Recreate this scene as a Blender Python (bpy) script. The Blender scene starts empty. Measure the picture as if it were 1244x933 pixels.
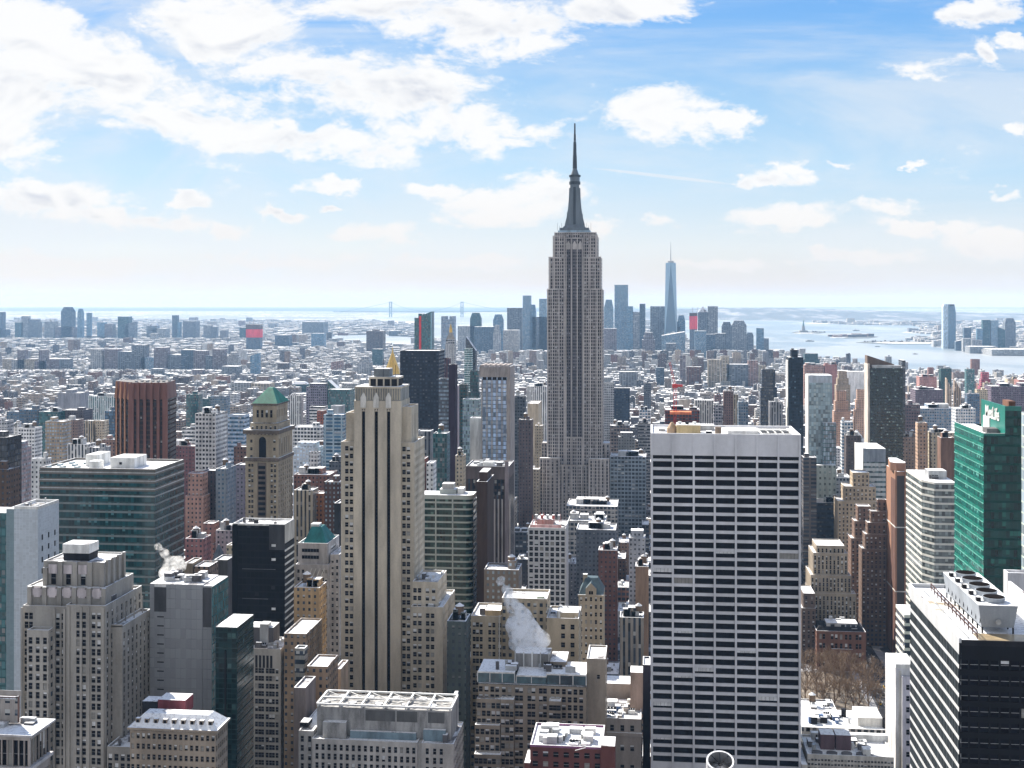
import bpy, math, random
from math import sin, cos, tan, atan, pi, radians, floor, sqrt
random.seed(7)
C = bpy.context.scene.collection
SC = bpy.context.scene

# ------------------------------------------------------------------ camera, world, sun, exposure
FPX = 1500.0; EYE = 260.0; HZ = 366.0; TH = atan(168 / 1500)
cam_d = bpy.data.cameras.new("camera"); cam = bpy.data.objects.new("camera", cam_d); C.objects.link(cam)
cam.location = (0, 0, EYE); cam.rotation_euler = (pi / 2, 0, TH)
cam_d.sensor_width = 36; cam_d.lens = FPX / 1244 * 36; cam_d.shift_y = -(466.5 - HZ) / 1244
cam_d.clip_start = 1; cam_d.clip_end = 150000
SC.camera = cam
SUN_AZ = radians(43); SUN_EL = radians(40)          # to the left of the avenues, high and ahead
sd = bpy.data.lights.new("sun", 'SUN'); sd.energy = 5.0; sd.angle = radians(0.5); sd.color = (1, 0.93, 0.82)
sun = bpy.data.objects.new("sun", sd); C.objects.link(sun)
sun.rotation_euler = (pi / 2 - SUN_EL, 0, pi + SUN_AZ)
sun.location = (-3000, 3000, 3000)
SC.view_settings.view_transform = 'Standard'; SC.view_settings.look = 'None'
SC.view_settings.exposure = 1.08; SC.view_settings.gamma = 1; SC.view_settings.use_curve_mapping = False
HAZE_D = 4.3e-5
SC.render.engine = 'CYCLES'
SC.cycles.max_bounces = 12; SC.cycles.diffuse_bounces = 2; SC.cycles.glossy_bounces = 2; SC.cycles.volume_bounces = 12
SC.cycles.transparent_max_bounces = 6; SC.cycles.transmission_bounces = 2
SC.cycles.use_denoising = True
SC.cycles.sample_clamp_indirect = 4

class NT:
    """terse node-tree helper"""
    def __init__(s, tree): s.t = tree; s.n = tree.nodes; s.l = tree.links
    def new(s, typ, **kw):
        n = s.n.new(typ)
        for k, v in kw.items(): setattr(n, k, v)
        return n
    def put(s, sock, v):
        if hasattr(v, 'is_output') or isinstance(v, bpy.types.NodeSocket): s.l.new(v, sock)
        elif isinstance(v, (tuple, list)) and sock.type == 'RGBA' and len(v) == 3: sock.default_value = (*v, 1)
        else: sock.default_value = v
    def m(s, op, a, b=None, c=None, clamp=False):
        n = s.new('ShaderNodeMath', operation=op, use_clamp=clamp); s.put(n.inputs[0], a)
        if b is not None: s.put(n.inputs[1], b)
        if c is not None: s.put(n.inputs[2], c)
        return n.outputs[0]
    def v(s, op, a, b=None):
        n = s.new('ShaderNodeVectorMath', operation=op); s.put(n.inputs[0], a)
        if b is not None: s.put(n.inputs[1], b)
        return n.outputs['Value'] if op in ('DOT_PRODUCT', 'LENGTH') else n.outputs[0]
    def mix(s, f, a, b, mode='MIX'):
        n = s.new('ShaderNodeMix', data_type='RGBA', blend_type=mode); s.put(n.inputs[0], f)
        s.put(n.inputs[6], a); s.put(n.inputs[7], b); return n.outputs[2]
    def xyz(s, a, b, c):
        n = s.new('ShaderNodeCombineXYZ'); s.put(n.inputs[0], a); s.put(n.inputs[1], b); s.put(n.inputs[2], c); return n.outputs[0]
    def sep(s, a):
        n = s.new('ShaderNodeSeparateXYZ'); s.put(n.inputs[0], a); return n.outputs
    def noise(s, vec, scale, detail=3, rough=.55, dist=0.0):
        n = s.new('ShaderNodeTexNoise'); s.put(n.inputs['Vector'], vec); n.inputs['Scale'].default_value = scale
        n.inputs['Detail'].default_value = detail; n.inputs['Roughness'].default_value = rough; n.inputs['Distortion'].default_value = dist
        return n.outputs[0]
    def white(s, vec):
        n = s.new('ShaderNodeTexWhiteNoise', noise_dimensions='3D'); s.put(n.inputs['Vector'], vec); return n.outputs[0]
    def rng(s, v, a, b, c=0.0, d=1.0, smooth=True):
        n = s.new('ShaderNodeMapRange', interpolation_type='SMOOTHSTEP' if smooth else 'LINEAR'); s.put(n.inputs[0], v)
        for i, q in enumerate((a, b, c, d)): n.inputs[i + 1].default_value = q
        return n.outputs[0]
    def ramp(s, v, pts, interp='LINEAR'):
        n = s.new('ShaderNodeValToRGB'); s.put(n.inputs[0], v); cr = n.color_ramp; cr.interpolation = interp
        while len(cr.elements) < len(pts): cr.elements.new(0.5)
        for e, (p, c) in zip(cr.elements, pts): e.position = p; e.color = (*c, 1)
        return n.outputs[0]

W = bpy.data.worlds.new("World"); SC.world = W; W.use_nodes = True
w = NT(W.node_tree); w.n.clear()
sky = w.new('ShaderNodeTexSky', sky_type='NISHITA', sun_disc=False)
sky.sun_elevation = SUN_EL; sky.sun_rotation = -SUN_AZ; sky.altitude = 260; sky.air_density = 1.0; sky.dust_density = 0.6; sky.ozone_density = 2.5
tc = w.new('ShaderNodeTexCoord'); dr = tc.outputs['Generated']
fwd = w.m('MAXIMUM', w.v('DOT_PRODUCT', dr, (-sin(TH), cos(TH), 0)), 0.12)
u_ = w.m('DIVIDE', w.v('DOT_PRODUCT', dr, (cos(TH), sin(TH), 0)), fwd)
t_ = w.m('DIVIDE', w.v('DOT_PRODUCT', dr, (0, 0, 1)), fwd)      # tangent of the elevation
P0 = w.xyz(u_, t_, 0)
# cumulus fields: direction (as offsets in a 1500 unit tangent frame), half sizes, tilt
CL = [(30, 35, 120, 48, .3), (150, 95, 170, 42, .22), (15, 130, 75, 55, 0), (285, 42, 120, 50, .15), (335, 85, 70, 38, .25),
      (215, 150, 200, 26, .17), (470, 112, 130, 38, .06), (575, 150, 110, 36, .03), (380, 172, 130, 20, .1), (470, 12, 120, 30, .05),
      (620, 32, 120, 36, 0), (745, 10, 85, 26, -.1), (15, 168, 50, 32, 0), (800, 132, 85, 30, .05), (885, 145, 40, 18, 0),
      (60, 243, 90, 20, .03), (150, 268, 100, 14, .08), (228, 245, 30, 9, 0), (268, 281, 30, 11, 0), (348, 263, 24, 9, .1), (408, 225, 36, 9, -.05),
      (405, 255, 26, 6, 0), (445, 284, 70, 15, 0), (530, 230, 44, 10, 0), (610, 252, 72, 26, -.1), (665, 238, 60, 26, 0),
      (735, 276, 32, 18, 0), (806, 270, 30, 11, .1), (930, 266, 82, 19, -.05), (948, 216, 36, 14, 0), (903, 221, 22, 9, 0),
      (1075, 254, 44, 14, 0), (1105, 276, 66, 13, .05), (1192, 20, 52, 19, -.15), (1128, 80, 74, 15, -.05), (1192, 64, 26, 14, .2), (1222, 48, 20, 12, .4),
      (1238, 160, 20, 8, 0), (1228, 238, 22, 8, 0), (1205, 290, 60, 22, 0), (1020, 198, 16, 5, 0), (1108, 197, 14, 4, 0),
      (110, 318, 130, 10, 0), (330, 318, 120, 10, 0), (560, 318, 110, 10, 0), (850, 318, 90, 9, 0), (1050, 312, 100, 9, 0)]
wob = w.new('ShaderNodeTexNoise'); w.put(wob.inputs['Vector'], w.xyz(u_, w.m('MULTIPLY', t_, 1.7), 7.0)); wob.inputs['Scale'].default_value = 26; wob.inputs['Detail'].default_value = 6; wob.inputs['Roughness'].default_value = .6
P1 = w.v('ADD', P0, w.v('MULTIPLY', w.v('SUBTRACT', wob.outputs['Color'], (.5, .5, .5)), (.07, .035, 0)))
acc = None
for (x, y, rx, ry, ro) in CL:
    mp = w.new('ShaderNodeMapping', vector_type='TEXTURE'); w.put(mp.inputs[0], P1)
    mp.inputs['Location'].default_value = ((x - 622) / FPX, (HZ - y) / FPX, 0)
    mp.inputs['Rotation'].default_value = (0, 0, -ro)
    mp.inputs['Scale'].default_value = (rx / FPX, ry / FPX, 1)
    ln = w.v('LENGTH', mp.outputs[0]); g = w.rng(ln, 1.8, 0.1)
    acc = g if acc is None else w.m('MAXIMUM', acc, g)
tt = w.m('MULTIPLY', t_, 1.9)
Pn = w.xyz(u_, tt, 0.3)
n1 = w.m('ADD', w.m('MULTIPLY', w.noise(Pn, 9, 12, .62, .5), .66), w.m('MULTIPLY', w.noise(Pn, 40, 10, .64, .35), .34))
n2 = w.noise(w.v('ADD', Pn, (0.006, 0.02, 0)), 9, 3, .5, .6); n3 = w.noise(Pn, 9, 3, .5, .6)
dens = w.m('ADD', w.m('MULTIPLY', acc, 0.85), w.m('MULTIPLY', w.m('SUBTRACT', n1, 0.5), 3.6))
cov = w.rng(dens, 0.28, 0.76)
veil = w.m('MULTIPLY', w.rng(w.noise(w.xyz(u_, w.m('MULTIPLY', t_, 4.0), 2), 3.2, 8, .62, .8), .40, .70), .55)
veil2 = w.m('MULTIPLY', w.m('MULTIPLY', w.rng(u_, .1, -.3), w.rng(w.noise(w.xyz(u_, w.m('MULTIPLY', t_, 2.4), 5), 6, 8, .6, .8), .38, .62)), .42)
trail = w.new('ShaderNodeMapping', vector_type='TEXTURE'); w.put(trail.inputs[0], P0)
trail.inputs['Location'].default_value = ((805 - 622) / FPX, (HZ - 214) / FPX, 0); trail.inputs['Rotation'].default_value = (0, 0, -.115)
trail.inputs['Scale'].default_value = (105 / FPX, 2.6 / FPX, 1)
trl = w.m('MULTIPLY', w.rng(w.v('LENGTH', trail.outputs[0]), 1.0, .5), .5)
SKY_GAIN = 0.1
g_ = 1 / (SKY_GAIN * 2 ** 1.08)
def gc(r, g, b): return (r * g_, g * g_, b * g_)
tint = w.ramp(w.m('MULTIPLY', t_, 3.0), [(0, (.70, .60, .56)), (.13, (.72, .755, .80)), (.32, (.47, .68, .88)), (.5, (.33, .57, .85)), (.7, (.16, .43, .86)), (1, (.08, .32, .82))])
lum = w.v('DOT_PRODUCT', sky.outputs[0], (.25, .5, .25))
base = w.mix(1.0, tint, w.xyz(g_, g_, g_), 'MULTIPLY')
base = w.mix(0.12, base, sky.outputs[0])
base = w.mix(w.m('ADD', w.m('ADD', veil, veil2), trl, clamp=True), base, gc(.84, .88, .93))
shade = w.m('MULTIPLY', w.rng(w.m('SUBTRACT', n2, n3), -.02, .12), w.rng(dens, .55, 1.2))
cc = w.mix(w.m('MULTIPLY', shade, .85), gc(1.0, 1.0, 1.0), gc(.62, .66, .76))
cc = w.mix(w.rng(t_, .11, .0), cc, gc(.88, .84, .81))
hz = w.rng(t_, 0.16, 0.0, 1.0, .55)
out = w.mix(w.m('MULTIPLY', cov, w.rng(t_, -.0, .06, .6, .97)), base, cc)
# sky opposite the view (behind the photographer) stays plain sky and cloud light
back = w.rng(w.v('DOT_PRODUCT', dr, (-sin(TH), cos(TH), 0)), .25, .0)
out = w.mix(back, out, w.mix(.74, sky.outputs[0], gc(.60, .58, .575)))
bg = w.new('ShaderNodeBackground'); w.put(bg.inputs[0], out); bg.inputs[1].default_value = SKY_GAIN
wo = w.new('ShaderNodeOutputWorld'); w.l.new(bg.outputs[0], wo.inputs[0])
W.cycles.sampling_method = 'MANUAL'; W.cycles.sample_map_resolution = 512

# ------------------------------------------------------------------ from a picture direction to a place in the world
def gx(px, Y):
    u = (px - 622) / FPX; return Y * (-sin(TH) + u * cos(TH)) / (cos(TH) + u * sin(TH))
def gd(px, Y):
    u = (px - 622) / FPX; return Y / (cos(TH) + u * sin(TH))
def gz(px, py, Y): return EYE - (py - HZ) / FPX * gd(px, Y)
def ground(px, py):
    d = EYE * FPX / (py - HZ); u = (px - 622) / FPX
    return (d * (-sin(TH) + u * cos(TH)), d * (cos(TH) + u * sin(TH)))
def proj(x, y, z):
    d = -x * sin(TH) + y * cos(TH); r = x * cos(TH) + y * sin(TH)
    return 622 + FPX * r / d, HZ + FPX * (EYE - z) / d

# ------------------------------------------------------------------ materials
MATS = {}
def bsdf(t, col, rough=.8, spec=.3, metal=0.0, nor=None):
    b = t.new('ShaderNodeBsdfPrincipled'); t.put(b.inputs['Base Color'], col); t.put(b.inputs['Roughness'], rough)
    t.put(b.inputs['Specular IOR Level'], spec); t.put(b.inputs['Metallic'], metal)
    if nor is not None: t.put(b.inputs['Normal'], nor)
    o = t.new('ShaderNodeOutputMaterial'); t.l.new(b.outputs[0], o.inputs[0]); return b
def plain(name, col, rough=.8, spec=.3, metal=0.0, var=.34, scale=.25, streak=True):
    if name in MATS: return MATS[name]
    m = bpy.data.materials.new(name); m.use_nodes = True; t = NT(m.node_tree); t.n.clear()
    co = t.new('ShaderNodeTexCoord').outputs['Object']
    sv = t.v('MULTIPLY', co, (1, 1, .22 if streak else 1))
    n = t.noise(sv, scale, 5, .6); n2 = t.noise(co, scale * 9, 2, .6)
    f = t.m('ADD', t.rng(n, .3, .7, 1 - var, 1 + var * .6), t.m('MULTIPLY', t.m('SUBTRACT', n2, .5), var))
    c = t.mix(1.0, col, t.xyz(f, f, f), 'MULTIPLY')
    bsdf(t, c, rough, spec, metal); MATS[name] = m; return m
def snowmat(name='snow', dirt=.35, tar=(.13, .12, .125)):
    if name in MATS: return MATS[name]
    m = bpy.data.materials.new(name); m.use_nodes = True; t = NT(m.node_tree); t.n.clear()
    g = t.new('ShaderNodeNewGeometry').outputs['Position']
    n = t.noise(g, .06, 5, .62, .4); n2 = t.noise(g, .9, 5, .7)
    f = t.rng(t.m('ADD', n, t.m('MULTIPLY', n2, .25)), .62 - dirt * .35 + .1, .68 - dirt * .35 + .16)
    c = t.mix(f, (.82, .84, .87), tar); c = t.mix(t.rng(n2, .47, .66, 0, .7), c, (.42, .42, .45))
    bsdf(t, c, .9, .1); MATS[name] = m; return m
def facade(name, wall, glass=(.03, .04, .055), fh=3.6, bw=2.8, wz=(.3, .8), wx=(.25, .75), rough=.85, grough=.2, blind=.3,
           bcol=(.5, .5, .48), attr=False, snow=.35, gvar=1.0, world=False, ripple=0.0, gspec=.2):
    """wall with rows of windows reckoned from the building's own size; level faces carry snow"""
    if name in MATS: return MATS[name]
    m = bpy.data.materials.new(name); m.use_nodes = True; t = NT(m.node_tree); t.n.clear()
    ge = t.new('ShaderNodeNewGeometry'); nx, ny, nz = t.sep(ge.outputs['Normal'])
    co = ge.outputs['Position'] if world else t.new('ShaderNodeTexCoord').outputs['Object']
    x, y, z = t.sep(co)
    side = t.m('GREATER_THAN', t.m('ABSOLUTE', nx), .7)
    u = t.m('ADD', t.m('MULTIPLY', y, side), t.m('MULTIPLY', x, t.m('SUBTRACT', 1, side)))
    ub = t.m('DIVIDE', t.m('ADD', u, 500 * bw), bw); zb = t.m('DIVIDE', t.m('ADD', z, fh * 50.02), fh)
    fu = t.m('FRACT', ub); fz = t.m('FRACT', zb)
    def band(f, a, b):
        if a <= 0 and b >= 1: return 1.0
        return t.m('MULTIPLY', t.m('GREATER_THAN', f, a), t.m('LESS_THAN', f, b))
    mask = t.m('MULTIPLY', band(fu, *wx), band(fz, *wz))
    oi = t.new('ShaderNodeObjectInfo').outputs['Random']
    rnd = t.white(t.xyz(t.m('FLOOR', ub), t.m('FLOOR', zb), t.m('ADD', t.m('MULTIPLY', oi, 91), t.m('MULTIPLY', side, 13))))
    bl = t.rng(rnd, 1 - blind, 1.0, 0, 1)
    bl = t.m('MULTIPLY', bl, t.m('GREATER_THAN', fz, wz[0] + (wz[1] - wz[0]) * .35))
    gcol = t.mix(bl, t.mix(1.0, glass, t.xyz(*([t.rng(t.m('FRACT', t.m('MULTIPLY', rnd, 7.3)), 0, 1, 1 - .6 * gvar, 1 + .9 * gvar, False)] * 3)), 'MULTIPLY'), bcol)
    wc = wall
    if attr:
        a = t.new('ShaderNodeAttribute'); a.attribute_name = 'Col'; wc = a.outputs['Color']
    n = t.noise(t.v('MULTIPLY', co, (1, 1, .18)), .16, 6, .68)
    f = t.rng(n, .3, .7, .62, 1.25); wc = t.mix(1.0, wc, t.xyz(f, f, f), 'MULTIPLY')
    c = t.mix(mask, wc, gcol)
    up = t.m('GREATER_THAN', nz, .5)
    pg = ge.outputs['Position']; sn = t.noise(pg, .045, 4, .62, .3)
    sc = t.mix(t.rng(sn, .42 + snow * .3, .52 + snow * .3), (.8, .82, .86), (.22, .21, .22))
    c = t.mix(up, c, sc)
    ro = t.m('ADD', rough, t.m('MULTIPLY', t.m('MULTIPLY', mask, t.m('SUBTRACT', 1, up)), grough - rough))
    b = bsdf(t, c, ro, t.m('ADD', .2, t.m('MULTIPLY', mask, gspec - .2)))
    if ripple:
        bp = t.new('ShaderNodeBump'); bp.inputs['Strength'].default_value = ripple; bp.inputs['Distance'].default_value = .6
        t.put(bp.inputs['Height'], t.noise(co, .09, 3, .5, .6)); t.l.new(bp.outputs[0], b.inputs['Normal'])
    MATS[name] = m; return m

SNOW = snowmat('snow', .2); SNOWC = snowmat('clean_snow', .1)
TAR = plain('roofing', (.12, .115, .12)); METAL = plain('galvanised', (.42, .43, .44), .5, .5, .3)
DARK = plain('dark_metal', (.02, .02, .024), .7, .1); WHITEP = plain('white_paint', (.72, .72, .7), .6)
WOOD = plain('tank_wood', (.16, .11, .075)); RUST = plain('rust_brown', (.17, .08, .05))
def glassmat(name, col, rough=.12, spec=.8, ripple=.25):
    if name in MATS: return MATS[name]
    m = bpy.data.materials.new(name); m.use_nodes = True; t = NT(m.node_tree); t.n.clear()
    co = t.new('ShaderNodeNewGeometry').outputs['Position']
    n = t.noise(co, .22, 3, .6); f = t.rng(n, .3, .7, .55, 1.5)
    c = t.mix(1.0, col, t.xyz(f, f, f), 'MULTIPLY')
    bp = t.new('ShaderNodeBump'); bp.inputs['Strength'].default_value = ripple; bp.inputs['Distance'].default_value = .3
    t.put(bp.inputs['Height'], t.noise(co, .12, 2, .5, .6))
    bsdf(t, c, rough, spec, 0, bp.outputs[0]); MATS[name] = m; return m
GL = glassmat('window_glass', (.005, .006, .011), .3, .08, .1); BLIND = plain('window_blind', (.74, .75, .76), .7, .2)
BLIND2 = plain('window_shade', (.3, .29, .27), .7, .2)

# ------------------------------------------------------------------ mesh builder
BOXF = ((0, 3, 2, 1), (4, 5, 6, 7), (0, 1, 5, 4), (1, 2, 6, 5), (2, 3, 7, 6), (3, 0, 4, 7))
class MB:
    def __init__(s): s.v = []; s.f = []; s.mi = []; s.mats = []; s.col = None
    def mat(s, m):
        if m not in s.mats: s.mats.append(m)
        return s.mats.index(m)
    def quad(s, pts, m):
        k = len(s.v); s.v += pts; s.f.append(tuple(range(k, k + len(pts)))); s.mi.append(s.mat(m))
    def box(s, x0, x1, y0, y1, z0, z1, m, top=None, nobot=False):
        k = len(s.v); s.v += [(x0, y0, z0), (x1, y0, z0), (x1, y1, z0), (x0, y1, z0), (x0, y0, z1), (x1, y0, z1), (x1, y1, z1), (x0, y1, z1)]
        mi = s.mat(m); mt = s.mat(top) if top else mi
        for i, f in enumerate(BOXF):
            if i == 0 and nobot: continue
            s.f.append(tuple(k + j for j in f)); s.mi.append(mt if i == 1 else mi)
        return s
    def frustum(s, b, t, z0, z1, m, cap=True):   # b, t = (x0,x1,y0,y1)
        k = len(s.v); s.v += [(b[0], b[2], z0), (b[1], b[2], z0), (b[1], b[3], z0), (b[0], b[3], z0), (t[0], t[2], z1), (t[1], t[2], z1), (t[1], t[3], z1), (t[0], t[3], z1)]
        mi = s.mat(m)
        for i, f in enumerate(BOXF): s.f.append(tuple(k + j for j in f)); s.mi.append(mi)
        return s
    def poly(s, pts, z0, z1, m, top=None, pts2=None):   # prism over a counter-clockwise outline
        n = len(pts); k = len(s.v); q = pts2 or pts
        s.v += [(x, y, z0) for x, y in pts] + [(x, y, z1) for x, y in q]; mi = s.mat(m)
        for i in range(n):
            j = (i + 1) % n; s.f.append((k + i, k + j, k + n + j, k + n + i)); s.mi.append(mi)
        s.f.append(tuple(k + n + i for i in range(n))); s.mi.append(s.mat(top) if top else mi)
        return s
    def cyl(s, x, y, r0, z0, z1, m, r1=None, n=12, top=None, axis='z'):
        r1 = r0 if r1 is None else r1
        a = [(x + r0 * cos(2 * pi * i / n), y + r0 * sin(2 * pi * i / n)) for i in range(n)]
        b = [(x + r1 * cos(2 * pi * i / n), y + r1 * sin(2 * pi * i / n)) for i in range(n)]
        return s.poly(a, z0, z1, m, top, b)
    def bar(s, p, q, r, m, n=4):
        ax = (q[0] - p[0], q[1] - p[1], q[2] - p[2]); L = sqrt(sum(c * c for c in ax)) or 1
        ax = tuple(c / L for c in ax); up = (0, 0, 1) if abs(ax[2]) < .9 else (1, 0, 0)
        a = (ax[1] * up[2] - ax[2] * up[1], ax[2] * up[0] - ax[0] * up[2], ax[0] * up[1] - ax[1] * up[0])
        l = sqrt(sum(c * c for c in a)); a = tuple(c / l for c in a)
        b = (ax[1] * a[2] - ax[2] * a[1], ax[2] * a[0] - ax[0] * a[2], ax[0] * a[1] - ax[1] * a[0])
        k = len(s.v); mi = s.mat(m); rr = r if isinstance(r, tuple) else (r, r)
        for c, R in ((p, rr[0]), (q, rr[1])):
            for i in range(n):
                w_ = 2 * pi * (i + .5) / n; s.v.append(tuple(c[j] + R * (a[j] * cos(w_) + b[j] * sin(w_)) for j in range(3)))
        for i in range(n):
            j = (i + 1) % n; s.f.append((k + i, k + n + i, k + n + j, k + j)); s.mi.append(mi)
        s.f.append(tuple(k + i for i in range(n))); s.mi.append(mi); s.f.append(tuple(k + n + n - 1 - i for i in range(n))); s.mi.append(mi)
        return s
    def mesh(s, name):
        me = bpy.data.meshes.new(name); me.from_pydata(s.v, [], s.f)
        for m in s.mats: me.materials.append(m)
        me.polygons.foreach_set('material_index', s.mi); me.update(); return me
    def obj(s, name, parent=None, kind=None, loc=None):
        o = bpy.data.objects.new(name, s.mesh(name)); C.objects.link(o)
        if parent: o.parent = parent
        if kind: o['kind'] = kind
        if loc: o.location = loc
        return o
def thing(name, label, cat, loc, group=None):
    o = bpy.data.objects.new(name, None); C.objects.link(o); o.location = loc; o.empty_display_size = 5
    o['label'] = label; o['category'] = cat
    if group: o['group'] = group
    return o
def tag(o, label, cat, group=None):
    o['label'] = label; o['category'] = cat
    if group: o['group'] = group
    return o

REG = []     # what each named building covers: left, right, top, lowest row that must stay clear, distance
def reg(l, r, t, vb, Y): REG.append((min(l, r), max(l, r), t, vb, Y))

# window panes: four states, shared meshes
PANES = {}
def pane_quads(w_, h_, var, mull):
    q = []
    b = (0, .34, .68, 1)[var]; zt = h_ / 2; zb = -h_ / 2; zm = zt - h_ * b
    if b < 1: q.append((-w_ / 2, w_ / 2, zb, zm, 0, GL if var != 3 else BLIND2))
    if b > 0: q.append((-w_ / 2, w_ / 2, zm, zt, 0, BLIND if var != 3 else BLIND2))
    if w_ < 4: q.append((-w_ / 2, w_ / 2, -.05, .05, .06, mull))
    if w_ > 2.4: 
        n = max(1, int(w_ / 1.6))
        for i in range(1, n): q.append((-w_ / 2 + w_ * i / n - .04, -w_ / 2 + w_ * i / n + .04, zb, zt, .07, mull))
    return q
def face_pt(face, a, z, n, off):    # a along the wall, n outwards
    if face == 'F': return (a, off - n, z)
    if face == 'R': return (off + n, a, z)
    return (off - n, a, z)
def face_quad(mb, face, a0, a1, z0, z1, n, off, m):
    if face == 'L': a0, a1 = a1, a0
    mb.quad([face_pt(face, a0, z0, n, off), face_pt(face, a1, z0, n, off), face_pt(face, a1, z1, n, off), face_pt(face, a0, z1, n, off)], m)

class Bld:
    def __init__(s, name, label, cat, Y, pl, pr, group=None, mull=None):
        s.Y = Y; s.ox = (gx(pl, Y) + gx(pr, Y)) / 2; s.o = thing(name, label, cat, (s.ox, Y, 0), group)
        s.wins = []; s.mull = mull or METAL; s.pc = (pl + pr) / 2
    def x(s, px, dy=0): return gx(px, s.Y + dy) - s.ox
    def z(s, py, dy=0, px=None): return gz(s.pc if px is None else px, py, s.Y + dy)
    def dep(s, pf, pb): return s.Y * ((790 - pf) / (790 - pb) - 1)     # depth from front and back corner directions
    def grid(s, mb, face, a0, a1, z0, z1, off, m, cols, ww, rows, wh, rec=.35, band=None):
        """wall skin with real openings: cols = window centres, rows = window centre heights"""
        cols = sorted(cols); rows = sorted(rows); bandm = band or m
        zc = z0
        for r in rows:
            b, t = r - wh / 2, r + wh / 2
            if b < zc + .05 or t > z1: continue
            face_quad(mb, face, a0, a1, zc, b, 0, off, bandm if zc > z0 else m)
            p = a0
            for c in cols:
                face_quad(mb, face, p, c - ww / 2, b, t, 0, off, m); p = c + ww / 2
                l, rr = c - ww / 2, c + ww / 2
                for (aa, bb) in ((l, l), (rr, rr)):
                    q = [face_pt(face, aa, b, 0, off), face_pt(face, aa, b, -rec, off), face_pt(face, aa, t, -rec, off), face_pt(face, aa, t, 0, off)]
                    mb.quad(q if (aa == l) else q[::-1], m)
                for zz in (b, t):
                    mb.quad([face_pt(face, l, zz, 0, off), face_pt(face, rr, zz, 0, off), face_pt(face, rr, zz, -rec, off), face_pt(face, l, zz, -rec, off)], m)
                s.wins.append((face, c, r, off, ww, wh, rec))
            face_quad(mb, face, p, a1, b, t, 0, off, m); zc = t
        face_quad(mb, face, a0, a1, zc, z1, 0, off, m)
    def block(s, part, x0, x1, y0, y1, z0, z1, m, fside, F=None, S=None, Sf=None, zlow=0, par=1.0, roofm=None, parent=None, capm=None):
        """one storeyed volume. F / S: dict(n or cols, ww, fh, wh, top, rec) for the front and for the side that shows (Sf = 'L' or 'R')"""
        mb = MB(); parent = parent or s.o
        zl = max(z0, zlow)
        def skin(face, a0, a1, off, g):
            if g is None: face_quad(mb, face, a0, a1, z0, z1, 0, off, fside); return
            if zl > z0: face_quad(mb, face, a0, a1, z0, zl, 0, off, fside)
            cols = g.get('cols')
            if cols is None:
                e = g.get('edge', .0); n = g['n']; cols = [a0 + e + (a1 - a0 - 2 * e) * (i + .5) / n for i in range(n)]
            rows = []; zz = z1 - g.get('top', 1.5) - g['wh'] / 2
            while zz - g['wh'] / 2 > zl + .1: rows.append(zz); zz -= g['fh']
            s.grid(mb, face, a0, a1, zl, z1, off, m, cols, g['ww'], rows, g['wh'], g.get('rec', .35), g.get('band'))
        skin('F', x0, x1, y0, F)
        skin('R', y0, y1, x1, S if Sf == 'R' else None); skin('L', y0, y1, x0, S if Sf == 'L' else None)
        mb.quad([(x1, y1, z0), (x0, y1, z0), (x0, y1, z1), (x1, y1, z1)], fside)
        cm = capm or m; e = .45
        if par:
            for b in ((x0, x1, y0, y0 + e), (x0, x1, y1 - e, y1), (x0, x0 + e, y0 + e, y1 - e), (x1 - e, x1, y0 + e, y1 - e)):
                mb.box(*b, z1 + .003, z1 + par, cm, SNOWC)
        mb.obj(part, parent)
        MB().box(x0 + e if par else x0, x1 - e if par else x1, y0 + e if par else y0, y1 - e if par else y1, z1 - .3, z1 + .06, roofm or SNOW).obj('roof', parent)
        if par and x1 - x0 > 8 and y1 - y0 > 8 and part in ('wall', 'wing', 'annex', 'extension'): clutter(parent, x0, x1, y0, y1, z1, min(7, int((x1 - x0) * (y1 - y0) / 70) + 2), random.Random(int(x0 * 10 + z1)), tank=False)
        return (x0, x1, y0, y1, z0, z1)
    def part(s, name, mb, parent=None): return mb.obj(name, parent or s.o)
    def finish(s, probs=(.66, .19, .09, .06), maxn=100, seed=1):
        rnd = random.Random(seed + int(s.Y))
        mb = MB(); n = 0
        vis = []
        for wn in s.wins:
            face, a, z, off, ww, wh, rec = wn; p = face_pt(face, a, z, -rec, off)
            px, py = proj(p[0] + s.ox, p[1] + s.Y, z); vis.append((-(0 if (py < 930 and -5 < px < 1250) else 1), ww * wh * (1 if face == 'F' else .3), wn))
        vis.sort(key=lambda q: (q[0], round(q[1], 1), q[2][2]), reverse=True)
        for _a, _b, (face, a, z, off, ww, wh, rec) in vis:
            r = rnd.random(); var = 0
            while r > probs[var] and var < 3: r -= probs[var]; var += 1
            if n < maxn:
                key = (face, round(ww, 2), round(wh, 2), var, s.mull.name)
                if key not in PANES:
                    pm = MB()
                    for (u0, u1, v0, v1, nn, mt) in pane_quads(ww, wh, var, s.mull): face_quad(pm, face, u0, u1, v0, v1, nn, 0, mt)
                    PANES[key] = pm.mesh('window')
                o = bpy.data.objects.new('window', PANES[key]); C.objects.link(o); o.parent = s.o
                o.location = face_pt(face, a, z, -rec, off); n += 1
            else:
                for (u0, u1, v0, v1, nn, mt) in pane_quads(ww, wh, var, s.mull):
                    face_quad(mb, face, a + u0, a + u1, z + v0, z + v1, nn - rec, off, mt)
        if mb.f: mb.obj('window', s.o, 'stuff')

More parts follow.
